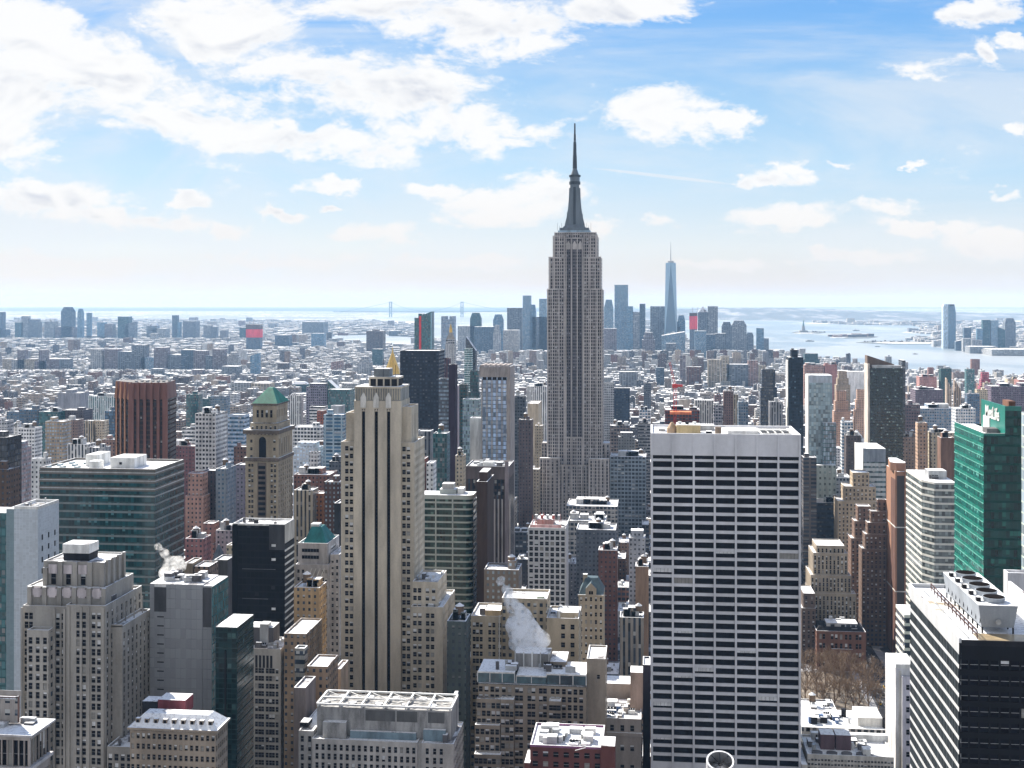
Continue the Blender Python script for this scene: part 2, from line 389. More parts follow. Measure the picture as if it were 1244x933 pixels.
def water_tank(parent, x, y, z, r=2.0, h=3.6):
    g = MB()
    for dx in (-1, 1):
        for dy in (-1, 1): g.bar((x + dx * r * .6, y + dy * r * .6, z), (x + dx * r * .6, y + dy * r * .6, z + 2.6), .14, DARK)
    g.box(x - r, x + r, y - r, y + r, z + 2.5, z + 2.7, DARK)
    t = MB().cyl(x, y, r, z + 2.7, z + 2.7 + h, WOOD, r * .96).obj('water_tank', parent)
    MB().cyl(x, y, r * 1.1, z + 2.7 + h, z + 2.7 + h + r * .75, SNOWC, .05).obj('tank_roof', t)
    g.obj('tank_legs', t)
def clutter(parent, x0, x1, y0, y1, z, n, rnd, mats=None, tank=True):
    """roof machines, each a part"""
    for i in range(n):
        w_ = rnd.uniform(.06, .2) * min(28, x1 - x0); d = rnd.uniform(.12, .3) * min(20, y1 - y0); h = rnd.uniform(.8, 3.2)
        x = rnd.uniform(x0 + 1, x1 - w_ - 1) if x1 - x0 > w_ + 2 else x0; y = rnd.uniform(y0 + 1, y1 - d - 1) if y1 - y0 > d + 2 else y0
        m = rnd.choice(mats or [METAL, TAR, WHITEP, TAR, METAL])
        mb = MB()
        k = rnd.random()
        if k < .6: mb.box(x, x + w_, y, y + d, z, z + h, m, SNOWC)
        elif k < .8:
            mb.box(x, x + w_, y, y + d, z, z + h * .6, m, SNOWC)
            for j in range(3): mb.cyl(x + w_ * (j + .5) / 3, y + d / 2, min(w_ / 7, 1.2), z + h * .6, z + h * .6 + .8, DARK, n=8)
        else: mb.cyl(x + w_ / 2, y + d / 2, min(w_, d) * .35, z, z + h * 1.2, m, n=10)
        mb.obj('roof_unit', parent)
    if tank: water_tank(parent, rnd.uniform(x0 + 3, x1 - 3), rnd.uniform(y0 + 3, y1 - 3), z)
# ------------------------------------------------------------------ setting: ground, water, hills, air
def ground_mat():
    m = bpy.data.materials.new('city_ground'); m.use_nodes = True; t = NT(m.node_tree); t.n.clear()
    p = t.new('ShaderNodeNewGeometry').outputs['Position']
    x, y, z = t.sep(p)
    vo = t.new('ShaderNodeTexVoronoi', feature='F1'); t.put(vo.inputs['Vector'], t.v('MULTIPLY', p, (1 / 70, 1 / 45, 0))); vo.inputs['Scale'].default_value = 1
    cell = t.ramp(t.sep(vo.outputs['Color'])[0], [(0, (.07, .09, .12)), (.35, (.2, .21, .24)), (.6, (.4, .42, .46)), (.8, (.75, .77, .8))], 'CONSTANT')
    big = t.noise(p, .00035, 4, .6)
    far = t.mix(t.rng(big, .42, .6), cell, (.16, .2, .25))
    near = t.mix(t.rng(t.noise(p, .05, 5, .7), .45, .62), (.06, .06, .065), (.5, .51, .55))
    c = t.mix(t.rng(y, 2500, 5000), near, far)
    bsdf(t, c, .9, .1); return m
def water_mat():
    m = bpy.data.materials.new('harbour_water'); m.use_nodes = True; t = NT(m.node_tree); t.n.clear()
    p = t.new('ShaderNodeNewGeometry').outputs['Position']
    n = t.noise(t.v('MULTIPLY', p, (.0012, .0005, 0)), 1, 4, .6, .8)
    c = t.mix(t.rng(n, .42, .62), (.2, .25, .29), (.36, .39, .41))
    b = bsdf(t, c, .35, .5)
    bp = t.new('ShaderNodeBump'); bp.inputs['Strength'].default_value = .35; bp.inputs['Distance'].default_value = 1
    t.put(bp.inputs['Height'], t.noise(p, .05, 4, .7)); t.l.new(bp.outputs[0], b.inputs['Normal']); return m
GM = ground_mat(); WM = water_mat()
def sheet(name, pts, z, m, kind='structure', th=0):
    mb = MB()
    if th: mb.poly(pts, z - th, z, m)
    else: mb.quad([(x, y, z) for x, y in pts], m)
    o = mb.obj(name, None, kind); return o
sheet('ground', [(-50000, -3000), (50000, -3000), (50000, 55000), (-50000, 55000)], 0, GM)
def ccw(p):
    a = sum(p[i][0] * p[(i + 1) % len(p)][1] - p[(i + 1) % len(p)][0] * p[i][1] for i in range(len(p)))
    return p if a > 0 else p[::-1]
def gpoly(pp): return ccw([ground(a, b) for a, b in pp])
PW = [(790, 388.5), (880, 388.7), (960, 389.5), (985, 392), (1030, 394.5), (1110, 395.5), (1126, 399), (1103, 404), (1136, 406.5), (1138, 410.5), (1100, 412.5), (1132, 416.5),
      (1137, 421.5), (1166, 424), (1179, 428), (1202, 431), (1420, 432), (1420, 466), (1220, 461), (1161, 456), (1101, 452), (1056, 448), (996, 438), (936, 428), (870, 418), (790, 411)]
sheet('harbour', gpoly(PW), .6, WM)
sheet('bay', gpoly([(430, 384), (520, 380), (620, 379), (720, 380), (720, 409), (600, 412), (560, 416), (520, 412), (505, 404), (520, 396), (470, 393), (452, 388)]), .6, WM)
sheet('river', gpoly([(394, 408.5), (452, 406.5), (520, 411), (530, 418), (470, 421), (390, 414)]), .6, WM)
sheet('ocean', gpoly([(-900, 373.7), (860, 373.7), (850, 377.2), (600, 378.6), (300, 378), (-700, 378.4)]), 1.5, plain('ocean_water', (.07, .1, .12), .9, .05, scale=.001, streak=False))
LAND = plain('winter_land', (.14, .15, .15), scale=.01, streak=False, var=.5); SNOWFAR = plain('snowfield', (.5, .52, .54), scale=.004, streak=False, var=.3)
def far_hill_mat():
    m = bpy.data.materials.new('wooded_hills'); m.use_nodes = True; t = NT(m.node_tree); t.n.clear()
    p = t.new('ShaderNodeNewGeometry').outputs['Position']
    n = t.noise(t.v('MULTIPLY', p, (.003, .0012, .01)), 1, 6, .7); c = t.ramp(n, [(0, (.06, .08, .1)), (.5, (.12, .14, .17)), (.64, (.3, .32, .36)), (1, (.45, .46, .48))])
    bsdf(t, c, .9, .1); MATS['hill'] = m; return m
HM = far_hill_mat()
def ridge(name, prof, Y0, Y1, m):
    """long low hill: prof = (picture column, row of the crest) at the crest distance"""
    mb = MB(); yc = (Y0 + Y1) / 2; rn = random.Random(3); L = []
    n = 90
    for i in range(n + 1):
        a = prof[0][0] + (prof[-1][0] - prof[0][0]) * i / n
        for (p, q) in zip(prof, prof[1:]):
            if p[0] <= a <= q[0]: py = p[1] + (q[1] - p[1]) * (a - p[0]) / (q[0] - p[0])
        h = max(1.5, gz(a, py, yc) + rn.uniform(-7, 7)); L.append((gx(a, Y0), gx(a, yc), gx(a, Y1), h))
    for p, q in zip(L, L[1:]):
        mb.quad([(p[0], Y0, -.5), (q[0], Y0, -.5), (q[1], yc - 900, q[3] * .8), (p[1], yc - 900, p[3] * .8)], m)
        mb.quad([(p[1], yc - 900, p[3] * .8), (q[1], yc - 900, q[3] * .8), (q[1], yc, q[3]), (p[1], yc, p[3])], m)
        mb.quad([(p[1], yc, p[3]), (q[1], yc, q[3]), (q[2], Y1, -.5), (p[2], Y1, -.5)], m)
    mb.obj(name, None, 'structure')
ridge('hills', [(700, 378), (790, 376.5), (880, 374), (950, 374.2), (1010, 376), (1070, 377.5), (1120, 379), (1244, 381), (1500, 382)], 17000, 23000, HM)
ridge('distant_hills', [(560, 374.6), (650, 374.2), (760, 374), (900, 373.6), (1050, 372.8), (1160, 373.2), (1300, 373), (1500, 373.6)], 42000, 50000, HM)
def isle(name, px0, px1, py0, py1, z, m):
    c = [(px0, (py0 + py1) / 2), (px0 * .85 + px1 * .15, py0), (px0 * .3 + px1 * .7, py0 + .1), (px1, (py0 + py1) / 2), (px0 * .2 + px1 * .8, py1), (px0 * .7 + px1 * .3, py1)]
    return sheet(name, gpoly(c), z, m, 'structure', z + .5)
isle('island', 962, 1003, 403.2, 405.2, 3, LAND); isle('island', 1008, 1067, 407.8, 411.2, 3, LAND); isle('island', 1040, 1160, 414.6, 418.4, 2.5, LAND)
isle('shoal', 964, 992, 404.6, 405.8, 3.4, SNOWFAR); isle('shoal', 1008, 1030, 409.8, 410.9, 3.4, SNOWFAR); isle('shoal', 1060, 1145, 415.6, 418.2, 3.2, SNOWFAR)
for q in ((978, 1030, 392.2, 393.8), (1000, 1150, 387, 389.5), (1060, 1300, 384.8, 387.5), (1096, 1150, 402.8, 405.2), (1140, 1300, 388.5, 393), (1170, 1400, 396, 399.5), (560, 640, 379.2, 380.4),
          (455, 520, 390.3, 393.5), (1130, 1170, 418.8, 422.3)):
    isle('snowfield', *q, 2.2, SNOWFAR)
hz_m = bpy.data.materials.new('haze_air'); hz_m.use_nodes = True; t = NT(hz_m.node_tree); t.n.clear()
pv = t.new('ShaderNodeVolumePrincipled'); pv.inputs['Color'].default_value = (.28, .46, .71, 1); pv.inputs['Absorption Color'].default_value = (.66, .62, .5, 1)
pv.inputs['Density'].default_value = HAZE_D; pv.inputs['Anisotropy'].default_value = 0
ho = t.new('ShaderNodeOutputMaterial'); t.l.new(pv.outputs[0], ho.inputs['Volume'])
MB().box(-52000, 52000, -3500, 56500, -2, 475, hz_m).obj('haze', None, 'stuff')

# ------------------------------------------------------------------ styles of wall reckoned by the shader
ST = {'off': dict(fh=3.7, bw=2.9, wz=(.3, .8), wx=(.18, .82)), 'brk': dict(fh=3.3, bw=2.9, wz=(.3, .74), wx=(.3, .7)), 'rib': dict(fh=3.8, bw=1.6, wz=(.38, .9), wx=(0, 1)),
      'ver': dict(fh=3.6, bw=3.0, wz=(.0, 1), wx=(.3, .75)), 'gls': dict(fh=3.7, bw=1.7, wz=(.1, .94), wx=(.06, .94), gspec=.9, grough=.12), 'blk': dict(wz=(2, 3)),
      'lof': dict(fh=4.0, bw=3.6, wz=(.25, .85), wx=(.12, .88)), 'bay': dict(fh=3.4, bw=8.0, wz=(.22, .8), wx=(.1, .9))}
COL = dict(brown=(.13, .085, .065), dbrown=(.06, .04, .035), red=(.26, .09, .06), brick=(.22, .11, .08), cream=(.52, .44, .33), tan=(.36, .28, .2), grey=(.27, .28, .3), lgrey=(.45, .46, .48),
           white=(.74, .74, .74), dark=(.025, .028, .034), navy=(.03, .05, .085), blue=(.10, .17, .25), pblue=(.25, .36, .45), teal=(.03, .11, .12), pink=(.42, .26, .22), purple=(.17, .13, .16),
           stone=(.36, .33, .29), slate=(.12, .14, .17), orange=(.38, .17, .08), green=(.03, .16, .12), pgreen=(.35, .47, .45), magenta=(.45, .12, .16))
def st_mat(st, col, glass='nv'):
    gl = {'nv': (.03, .04, .055), 'tl': (.02, .09, .10), 'bl': (.05, .12, .2), 'sk': (.45, .55, .66), 'lt': (.22, .28, .33)}[glass]
    c = COL[col] if isinstance(col, str) else col
    lm = sum(c) / 3; k = dict(ST[st]); k.setdefault('bcol', (min(.5, .10 + lm * 1.2),) * 3)
    return facade(f"{st}_{col}_{glass}", c, gl, **k)
NMID = []
def mid(name, label, cat, L, R, top, Y, vb=None, side=None, dep=None, col='grey', st='off', gl='nv', ex='bulk', group=None, snow=True, base_py=None):
    """a mid-distance building set by the directions of its front edges, its distance and its top"""
    b = Bld(name, label, cat, Y, L, R, group); x0, x1 = b.x(L), b.x(R); z1 = b.z(top)
    if side is not None:
        pf = R if side > R else L; dep = b.dep(pf, side)
    if dep is None: dep = max(14, min(45, (x1 - x0) * .9))
    reg(L if side is None or side > L else side, R if side is None or side < R else side, top, vb or top + 60, Y)
    m = st_mat(st, col, gl); rf = SNOW if snow else TAR; rn = random.Random(int(L * 7 + top))
    far = Y > 3600; W_ = x1 - x0
    def shell(part, a0, a1, c0, c1, zb, zt, parent=b.o, par=.9):
        mb = MB(); mb.box(a0, a1, c0, c1, zb, zt, m)
        if not far:
            for q in ((a0, a1, c0, c0 + .5), (a0, a1, c1 - .5, c1), (a0, a0 + .5, c0 + .5, c1 - .5), (a1 - .5, a1, c0 + .5, c1 - .5)): mb.box(*q, zt + .003, zt + par, m)
            MB().box(a0 + .5, a1 - .5, c0 + .5, c1 - .5, zt + .01, zt + .12, rf).obj('roof', parent)
        mb.obj(part, parent)
    if ex.startswith('step'):
        k = int(ex[4:] or 3); h = z1 * .12; ins = .11 * W_; fs = .13 * dep
        for i in range(k):
            j = k - 1 - i; shell('tier', x0 + ins * (i) * .9, x1 - ins * (i) * .9, fs * i, dep - fs * i * .6, 0 if i == 0 else z1 - h * (k - i) + .12, z1 - h * (k - 1 - i))
    elif ex.startswith('slant'):
        k = .86 if '-' not in ex else 1; mb = MB(); zl = z1 * .88
        q = [(x0, 0, 0), (x1, 0, 0), (x1, dep, 0), (x0, dep, 0)]
        a, c = (zl, z1) if ex == 'slant' else (z1, zl)
        tq = [(x0, 0, a), (x1, 0, c), (x1, dep, c), (x0, dep, a)]
        k0 = len(mb.v); mb.v += q + tq
        mi = mb.mat(m)
        for f in BOXF: mb.f.append(tuple(k0 + j for j in f)); mb.mi.append(mi)
        mb.obj('wall', b.o)
    elif ex == 'cham':
        c = .18 * W_; mb = MB(); pts = [(x0, 0), (x1, 0), (x1, dep), (x0, dep)]; zt = z1 * .86
        mb.box(x0, x1, 0, dep, 0, zt, m); mb.frustum((x0, x1, 0, dep), (x0 + c, x1 - c, c, dep - c), zt, z1, m); mb.obj('wall', b.o)
    elif ex == 'pyr':
        zt = z1 * .88; shell('wall', x0, x1, 0, dep, 0, zt)
        MB().frustum((x0, x1, 0, dep), ((x0 + x1) / 2 - .3, (x0 + x1) / 2 + .3, dep / 2 - .3, dep / 2 + .3), zt + .2, z1, st_mat('blk', 'slate')).obj('pyramid_roof', b.o)
    else: shell('wall', x0, x1, 0, dep, 0, z1)
    if not far and ex in ('bulk', 'tank', 'busy', 'pent'):
        if ex == 'pent': MB().box(x0 + W_ * .12, x1 - W_ * .12, dep * .2, dep * .8, z1 + .12, z1 + 5.5, m, SNOWC).obj('penthouse', b.o)
        else:
            n = 1 if ex != 'busy' else 4
            for i in range(n):
                w_ = W_ * rn.uniform(.18, .35); xx = rn.uniform(x0 + 1, x1 - w_ - 1); MB().box(xx, xx + w_, dep * .35, dep * rn.uniform(.55, .85), z1 + .12, z1 + rn.uniform(3, 5.5), m if rn.random() < .6 else METAL, SNOWC).obj('bulkhead', b.o)
        if ex in ('tank', 'busy') and Y < 2500: water_tank(b.o, rn.uniform(x0 + 3, x1 - 3), dep * .5, z1)
    elif ex in ('bulk', 'busy') : MB().box(x0 + W_ * .3, x1 - W_ * .3, dep * .3, dep * .7, z1, z1 + 7, m).obj('bulkhead', b.o)
    NMID.append(b); return b

# ================================================================== the large towers
# ---- stone slab skyscraper with three dark stripes
LIME = plain('limestone', (.52, .46, .37), scale=.12, var=.3); LIMEF = facade('limestone_side', (.52, .46, .37), fh=3.8, bw=3.2, wz=(.3, .78), wx=(.3, .72))
def stone_tower():
    b = Bld('stone_skyscraper', 'tall pale limestone skyscraper with three thin dark stripes down its windowless front', 'skyscraper', 600, 430, 487)
    X = b.x; Z = b.z; fh = 9.5 / 1500 * 600
    zl = b.z(870); wf = dict(ww=1.75, fh=fh, wh=2.25)
    # central slab with its stripes as real slots
    x0, x1 = X(430), X(487); zt = Z(487); zs = Z(497); mb = MB(); sl = [X(441.5), X(457), X(472)]; hw = .85; p = x0
    for c in sl:
        mb.box(p, c - hw, 0, 22, 0, zt, LIME); p = c + hw
        mb.box(c - hw + .001, c + hw - .001, 1.2, 21.9, 0, zs, GL); mb.box(c - hw, c + hw, 0.1, 21.9, zs, zt - .02, LIME)
        mb.frustum((c - hw, c + hw, .05, 1.2), (c - .1, c + .1, .05, 1.2), zs - 1.2, zs, LIME)
        for k in range(110):
            zz = zs - 2 - k * 2 * .95
            if zz > zl: mb.box(c - hw + .01, c + hw - .01, 1.05, 1.2, zz, zz + .5, DARK)
    mb.box(p, x1, 0, 22, 0, zt, LIME); b.part('wall', mb)
    for c in sl:   # stone finials over the stripes
        f = MB().box(c - 1.4, c + 1.4, -.35, 1, zt - 3.4, zt + 1.6, plain('pale_stone', (.62, .6, .56))); f.frustum((c - 1.4, c + 1.4, -.35, 1), (c - .2, c + .2, .1, .6), zt + 1.6, zt + 4, plain('pale_stone', (.62, .6, .56))); b.part('finial', f)
    # ribbed crown
    cr = MB(); z2 = Z(471); cr.box(x0 + .6, x1 - .2, .8, 21.4, zt, z2, plain('ribbed_stone', (.3, .3, .28)))
    for i in range(19): xx = x0 + .7 + (x1 - x0 - 1.4) * i / 18; cr.box(xx - .16, xx + .16, .35, .8, zt + .5, z2 - .4, LIME)
    cr.box(x0 + .3, x1, .3, 21.6, z2 - .4, z2 + .5, LIME, SNOWC); b.part('crown', cr)
    t = MB(); tz = Z(458.5); tx0, tx1 = X(446), X(482)
    t.box(tx0 + .4, tx1 - .4, 4.4, 16, z2, tz - 1, DARK)
    for i in range(5): xx = tx0 + (tx1 - tx0 - .7) * i / 4; t.box(xx, xx + .7, 4, 4.4, z2 + .5, tz - 1, LIME)
    t.box(tx0, tx1, 4, 16.4, tz - 1, tz, LIME, SNOWC); t.box(X(451), X(470), 6, 14, tz, tz + 4, plain('penthouse_grey', (.2, .22, .23)), SNOWC); b.part('lantern_storey', t)
    for (dx, dz) in ((X(448), 7), (X(463), 9), (X(478), 6)): b.part('mast', MB().bar((dx, 5, tz), (dx, 5, tz + dz), .12, DARK))
    # wings
    S = dict(n=8, ww=1.5, fh=fh, wh=1.95, top=3)
    b.block('wing', X(413), x0 - .01, 2, 26, 0, Z(540), LIME, LIMEF, dict(cols=[X(420), X(425.7)], **wf, top=1.2), None, 'L', zl, 1)
    b.block('wing', X(418), x0 - .02, 4, 20, Z(540) + .1, Z(505), LIME, LIMEF, dict(cols=[X(425.6)], ww=2.2, fh=16, wh=12.5, top=4), None, 'L', zl, 1)
    b.block('wing', x1 + .01, X(502.5), 2, 30, 0, Z(540), LIME, LIMEF, dict(cols=[X(489.8), X(495.2)], **wf, top=1.2), S, 'R', zl, 1)
    b.block('wing', x1 + .02, X(498), 4, 22, Z(540) + .1, Z(497), LIME, LIMEF, dict(cols=[X(491)], ww=2.2, fh=17, wh=13.5, top=4), dict(n=3, ww=1.4, fh=17, wh=11, top=3), 'R', zl, 1)
    b.block('annex', X(502.5) + .02, X(533) , -3, 24, 0, Z(706), LIME, LIMEF, dict(cols=[X(505.5), X(511), X(520.5), X(528)], **wf, top=2.2), S, 'R', zl, 1)
    b.block('annex', X(502.5) + .03, X(541), -7, 30, 0, Z(738, -7), LIME, LIMEF, dict(cols=[X(504, -7), X(510, -7), X(519.5, -7), X(525.5, -7)], **wf, top=2.2), S, 'R', zl, 1)
    b.finish(); reg(413, 545, 455, 933, 600)
stone_tower()

# ---- white slab tower of broad dark windows
def white_slab():
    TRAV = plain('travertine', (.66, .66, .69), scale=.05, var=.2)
    b = Bld('white_slab_tower', 'broad white stone slab tower with a grid of wide black windows, largest on the right', 'skyscraper', 540, 790, 973, mull=DARK)
    X, Z = b.x, b.z; x0, x1 = X(790.6), X(973); D = 38; z1 = Z(530); fh = 10.9 / 1500 * gd(880, 540); pitch = (x1 - x0 - 1) / 7
    zb = Z(554); mb = MB(); zl = 0
    cols = [x0 + .5 + pitch * (i + .5) for i in range(7)]; rows = [Z(565) - fh * i for i in range(34)]
    b.grid(mb, 'F', x0, x1, 0, zb - 1.5, 0, TRAV, cols, pitch - .9, rows, 2.55, .55)
    face_quad(mb, 'F', x0, x1, zb, z1, 0, 0, TRAV)
    mb.box(x0, x1, .9, 1.3, zb - 1.5, zb, DARK)
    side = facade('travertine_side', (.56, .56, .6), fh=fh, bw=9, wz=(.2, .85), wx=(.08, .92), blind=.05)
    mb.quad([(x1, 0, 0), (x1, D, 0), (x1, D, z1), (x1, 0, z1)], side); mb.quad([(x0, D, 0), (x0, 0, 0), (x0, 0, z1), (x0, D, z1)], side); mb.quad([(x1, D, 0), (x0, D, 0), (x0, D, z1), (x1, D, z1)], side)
    for q in ((x0, x1, 0, .8), (x0, x1, D - .8, D), (x0, x0 + .8, .8, D - .8), (x1 - .8, x1, .8, D - .8)): mb.box(*q, z1 + .003, z1 + 1, TRAV, SNOWC)
    b.part('wall', mb); MB().box(x0 + .8, x1 - .8, .8, D - .8, z1 - 1, z1 + .1, SNOW).obj('roof', b.o)
    for i in range(8):
        c = x0 + .5 + pitch * i; b.part('pier', MB().box(c - .38, c + .38, -.5, -.002, 0, z1 + .6, TRAV))
    BG = plain('buff_panel', (.55, .43, .24))
    b.part('penthouse', MB().box(X(822, 5), X(851, 5), 5, 16, z1, Z(518, 5) + .4, BG, SNOWC))
    for i in range(3): xx = X(826 + i * 9, 5); b.part('vent', MB().cyl(xx, 9, .8, Z(518, 5), Z(518, 5) + 1.6, DARK if i % 2 else WHITEP, n=8))
    p = MB().cyl(X(816.5, 9), 9, 2.3, z1, z1 + 2.4, plain('tank_tan', (.42, .3, .2))); p.cyl(X(816.5, 9), 9, 2.3, z1 + 2.4, z1 + 5, plain('tank_tan', (.42, .3, .2)), .5); b.part('water_tank', p)
    b.part('exhaust_stack', MB().cyl(X(872.5, 6), 6, 1.4, z1, z1 + 3.4, plain('rusty_stack', (.22, .17, .13))))
    for (l, r, d0, d1, h, m) in ((884, 921, 8, 24, 1.6, WHITEP), (858, 865, 8, 12, 1.2, DARK), (840, 868, 22, 30, 2.4, METAL), (800, 808, 16, 22, 1.3, METAL)): b.part('roof_unit', MB().box(X(l, d0), X(r, d0), d0, d1, z1, z1 + h, m, SNOWC))
    g = MB()      # open pit of girders at the right end
    gx0, gx1 = X(926, 4), X(962, 4); g.box(gx0, gx1, 4, 26, z1, z1 + .35, DARK)
    for i in range(5): xx = gx0 + (gx1 - gx0) * i / 4; g.bar((xx, 4, z1 + .7), (xx, 26, z1 + .7), .28, WHITEP)
    for i in range(3): yy = 4 + 11 * i; g.bar((gx0, yy, z1 + 1), (gx1, yy, z1 + 1), .28, WHITEP)
    b.part('roof_girders', g); reg(790, 973, 518, 933, 540); b.finish((.93, .03, .02, .02))
white_slab()

# ---- the spired skyscraper in the middle
def spire_tower():
    Y = 1290; b = Bld('spired_skyscraper', 'tallest grey stone skyscraper rising in setbacks to a needle spire', 'skyscraper', Y, 665, 732)
    X, Z = b.x, b.z; ST_ = (.41, .375, .36)
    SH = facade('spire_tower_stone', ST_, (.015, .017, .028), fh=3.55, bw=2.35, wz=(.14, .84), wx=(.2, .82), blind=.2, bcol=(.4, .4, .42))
    SHD = facade('spire_tower_recess_shade', (.15, .14, .15), (.015, .018, .028), fh=3.55, bw=2.35, wz=(.3, .85), wx=(.2, .8), blind=.15, bcol=(.3, .3, .34))  # darker copy of the stone, the recess shade put into its colour
    PI = plain('spire_tower_pier', (.54, .50, .48), scale=.06)
    def tier(name, l, r, d0, d1, zb, zt, m=SH, piers=None, top=True):
        x0, x1 = X(l, d0), X(r, d0); mb = MB().box(x0, x1, d0, d1, zb, zt, m, SNOW)
        for p in (piers or []):
            c = X(p, d0); mb.box(c - .55, c + .55, d0 - .7, d0 - .002, zb, zt + .6, PI)
        mb.box(x0 - .2, x1 + .2, d0 - .25, d0 + .5, zt + .02, zt + 1.0, PI); b.part(name, mb)
    # shaft in three bays, the middle one set back between y=313 and 532
    zc = Z(532)
    tier('shaft', 664.5, 687, 0, 41, 0, Z(352), SH, [665.5, 671, 679, 686.3]); tier('shaft', 708.5, 732, 0, 41, 0, Z(352), SH, [709.2, 717, 725.3, 731])
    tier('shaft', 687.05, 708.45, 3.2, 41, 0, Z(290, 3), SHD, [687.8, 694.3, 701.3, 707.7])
    tier('shaft', 687.05, 708.45, .3, 3.1, 0, zc, SH, [688, 694, 701, 707.6])
    tier('upper_tier', 666.5, 686.9, 2, 39, Z(352) + .1, Z(313), SH, [667.5, 673, 680, 686]); tier('upper_tier', 708.6, 730, 2, 39, Z(352) + .1, Z(313), SH, [709.4, 716, 723, 729])
    tier('upper_tier', 671.5, 686.9, 4, 37, Z(313) + .1, Z(287), SH, [673, 679.5, 686]); tier('upper_tier', 708.6, 726, 4, 37, Z(313) + .1, Z(287), SH, [709.6, 717, 724.5])
    for p, q, d in ((688, 693, 0), (695.5, 700.5, 0), (702.5, 707.6, 0)):      # arched tops of the middle bays
        a = MB().box(X(p, 3), X(q, 3), 2.4, 3, Z(303, 3), Z(297, 3), PI); a.frustum((X(p, 3), X(q, 3), 2.4, 3), (X(p + 2, 3), X(q - 2, 3), 2.5, 3), Z(297, 3), Z(293, 3), PI); b.part('arch', a)
    tier('crown', 673.5, 724.5, 5, 36, Z(290) + .2, Z(283), SH, [])
    tier('shoulder', 658, 664.4, 6, 36, 0, Z(540), SH, [661]); tier('shoulder', 732.1, 740, 6, 36, 0, Z(540), SH, [736])
    tier('base_block', 655, 680, -14, -1, 0, Z(558, -14), SH, [655.8, 659.5, 664, 669, 674, 679.2]); tier('base_block', 715, 740, -14, -1, 0, Z(558, -14), SH, [715.8, 720.5, 725.5, 730, 735, 739.2])
    tier('base_block', 680.2, 714.8, -8, -1, 0, Z(566, -8), SH, [683, 688, 694, 701, 707, 712])
    tier('podium', 648, 745, -30, -14.5, 0, Z(640, -30), SH, [])
    cx = X(698.3, 20); cy = 20; STEEL = plain('mast_steel', (.16, .19, .22), .45, .5, .4, var=.2); STD = plain('mast_dark', (.06, .075, .09), .5)
    def ring(name, hw, hd, zb, zt, m, hw2=None, hd2=None):
        hw2 = hw if hw2 is None else hw2; hd2 = hd if hd2 is None else hd2
        return MB().frustum((cx - hw, cx + hw, cy - hd, cy + hd), (cx - hw2, cx + hw2, cy - hd2, cy + hd2), zb, zt, m).obj(name, b.o)
    z0 = Z(283); ring('observation_deck', 17, 13, z0, z0 + 3.2, plain('deck_glass', (.3, .42, .52), .3, .6)); ring('observation_deck', 15.2, 11.5, z0 + 3.2, z0 + 6, STEEL); ring('observation_deck', 12.5, 10, z0 + 6, z0 + 9, STEEL, 9.5, 8)
    for sx in (-1, 1):
        for i in range(4): b.part('railing_mast', MB().bar((cx + sx * (11 + 2.2 * i), 8, z0 + 3), (cx + sx * (11 + 2.2 * i), 8, z0 + 8 + (i % 2) * 3), .16, STD))
    zm = Z(272); zt = Z(222); zd = Z(203)
    ring('mooring_mast', 5, 5, z0 + 9, zt, STEEL, 4.6, 4.6)
    for sx in (-1, 1):                                             # winged buttresses
        for sy in (-1, 1):
            k = MB(); hw = 1.5
            prof = [(10.6, z0 + 9), (8.6, z0 + 17), (6.9, z0 + 27), (6.0, z0 + 38), (5.7, zt - 4)]
            for (p, q) in zip(prof, prof[1:]):
                k.frustum((cx + min(sx * 2.2, sx * p[0]), cx + max(sx * 2.2, sx * p[0]), cy + sy * 3 - hw, cy + sy * 3 + hw), (cx + min(sx * 2.2, sx * q[0]), cx + max(sx * 2.2, sx * q[0]), cy + sy * 3 - hw, cy + sy * 3 + hw), p[1], q[1], STEEL)
            k.obj('buttress', b.o)
    b.part('mast_window', MB().box(cx - 1.3, cx + 1.3, cy - 5.2, cy - 4.9, z0 + 10, zt - 3, STD))
    MB().cyl(cx, cy, 6, zt, zt + 3, STD, n=16).obj('mast_gallery', b.o); MB().cyl(cx, cy, 5.2, zt + 3, zt + 8, STEEL, n=16).obj('mast_gallery', b.o)
    MB().cyl(cx, cy, 6.2, zt + 8, zt + 10, STD, n=16).obj('mast_gallery', b.o); MB().cyl(cx, cy, 4.6, zt + 10, zt + 17, STEEL, 2.2, n=16).obj('dome', b.o)
    a = MB(); zz = [zt + 17, Z(186), Z(170), Z(160), Z(146.5)]; rr = [2.4, 1.9, 1.3, .9, .3]
    for i in range(4): a.cyl(cx, cy, rr[i], zz[i], zz[i + 1], STD, rr[i] * .85, n=8)
    for i in range(9): q = zz[0] + (Z(165) - zz[0]) * i / 9; a.cyl(cx, cy, 2.3 - i * .12, q, q + 1.2, STEEL, n=8)
    a.obj('antenna', b.o)
    for (dx, h) in ((-8, 14), (8.6, 12), (3, 6), (-4, 7)): b.part('small_antenna', MB().bar((cx + dx, cy - 3, z0 + 9), (cx + dx, cy - 3, z0 + 9 + h), .2, STD))
    reg(655, 740, 283, 612, Y)
spire_tower()

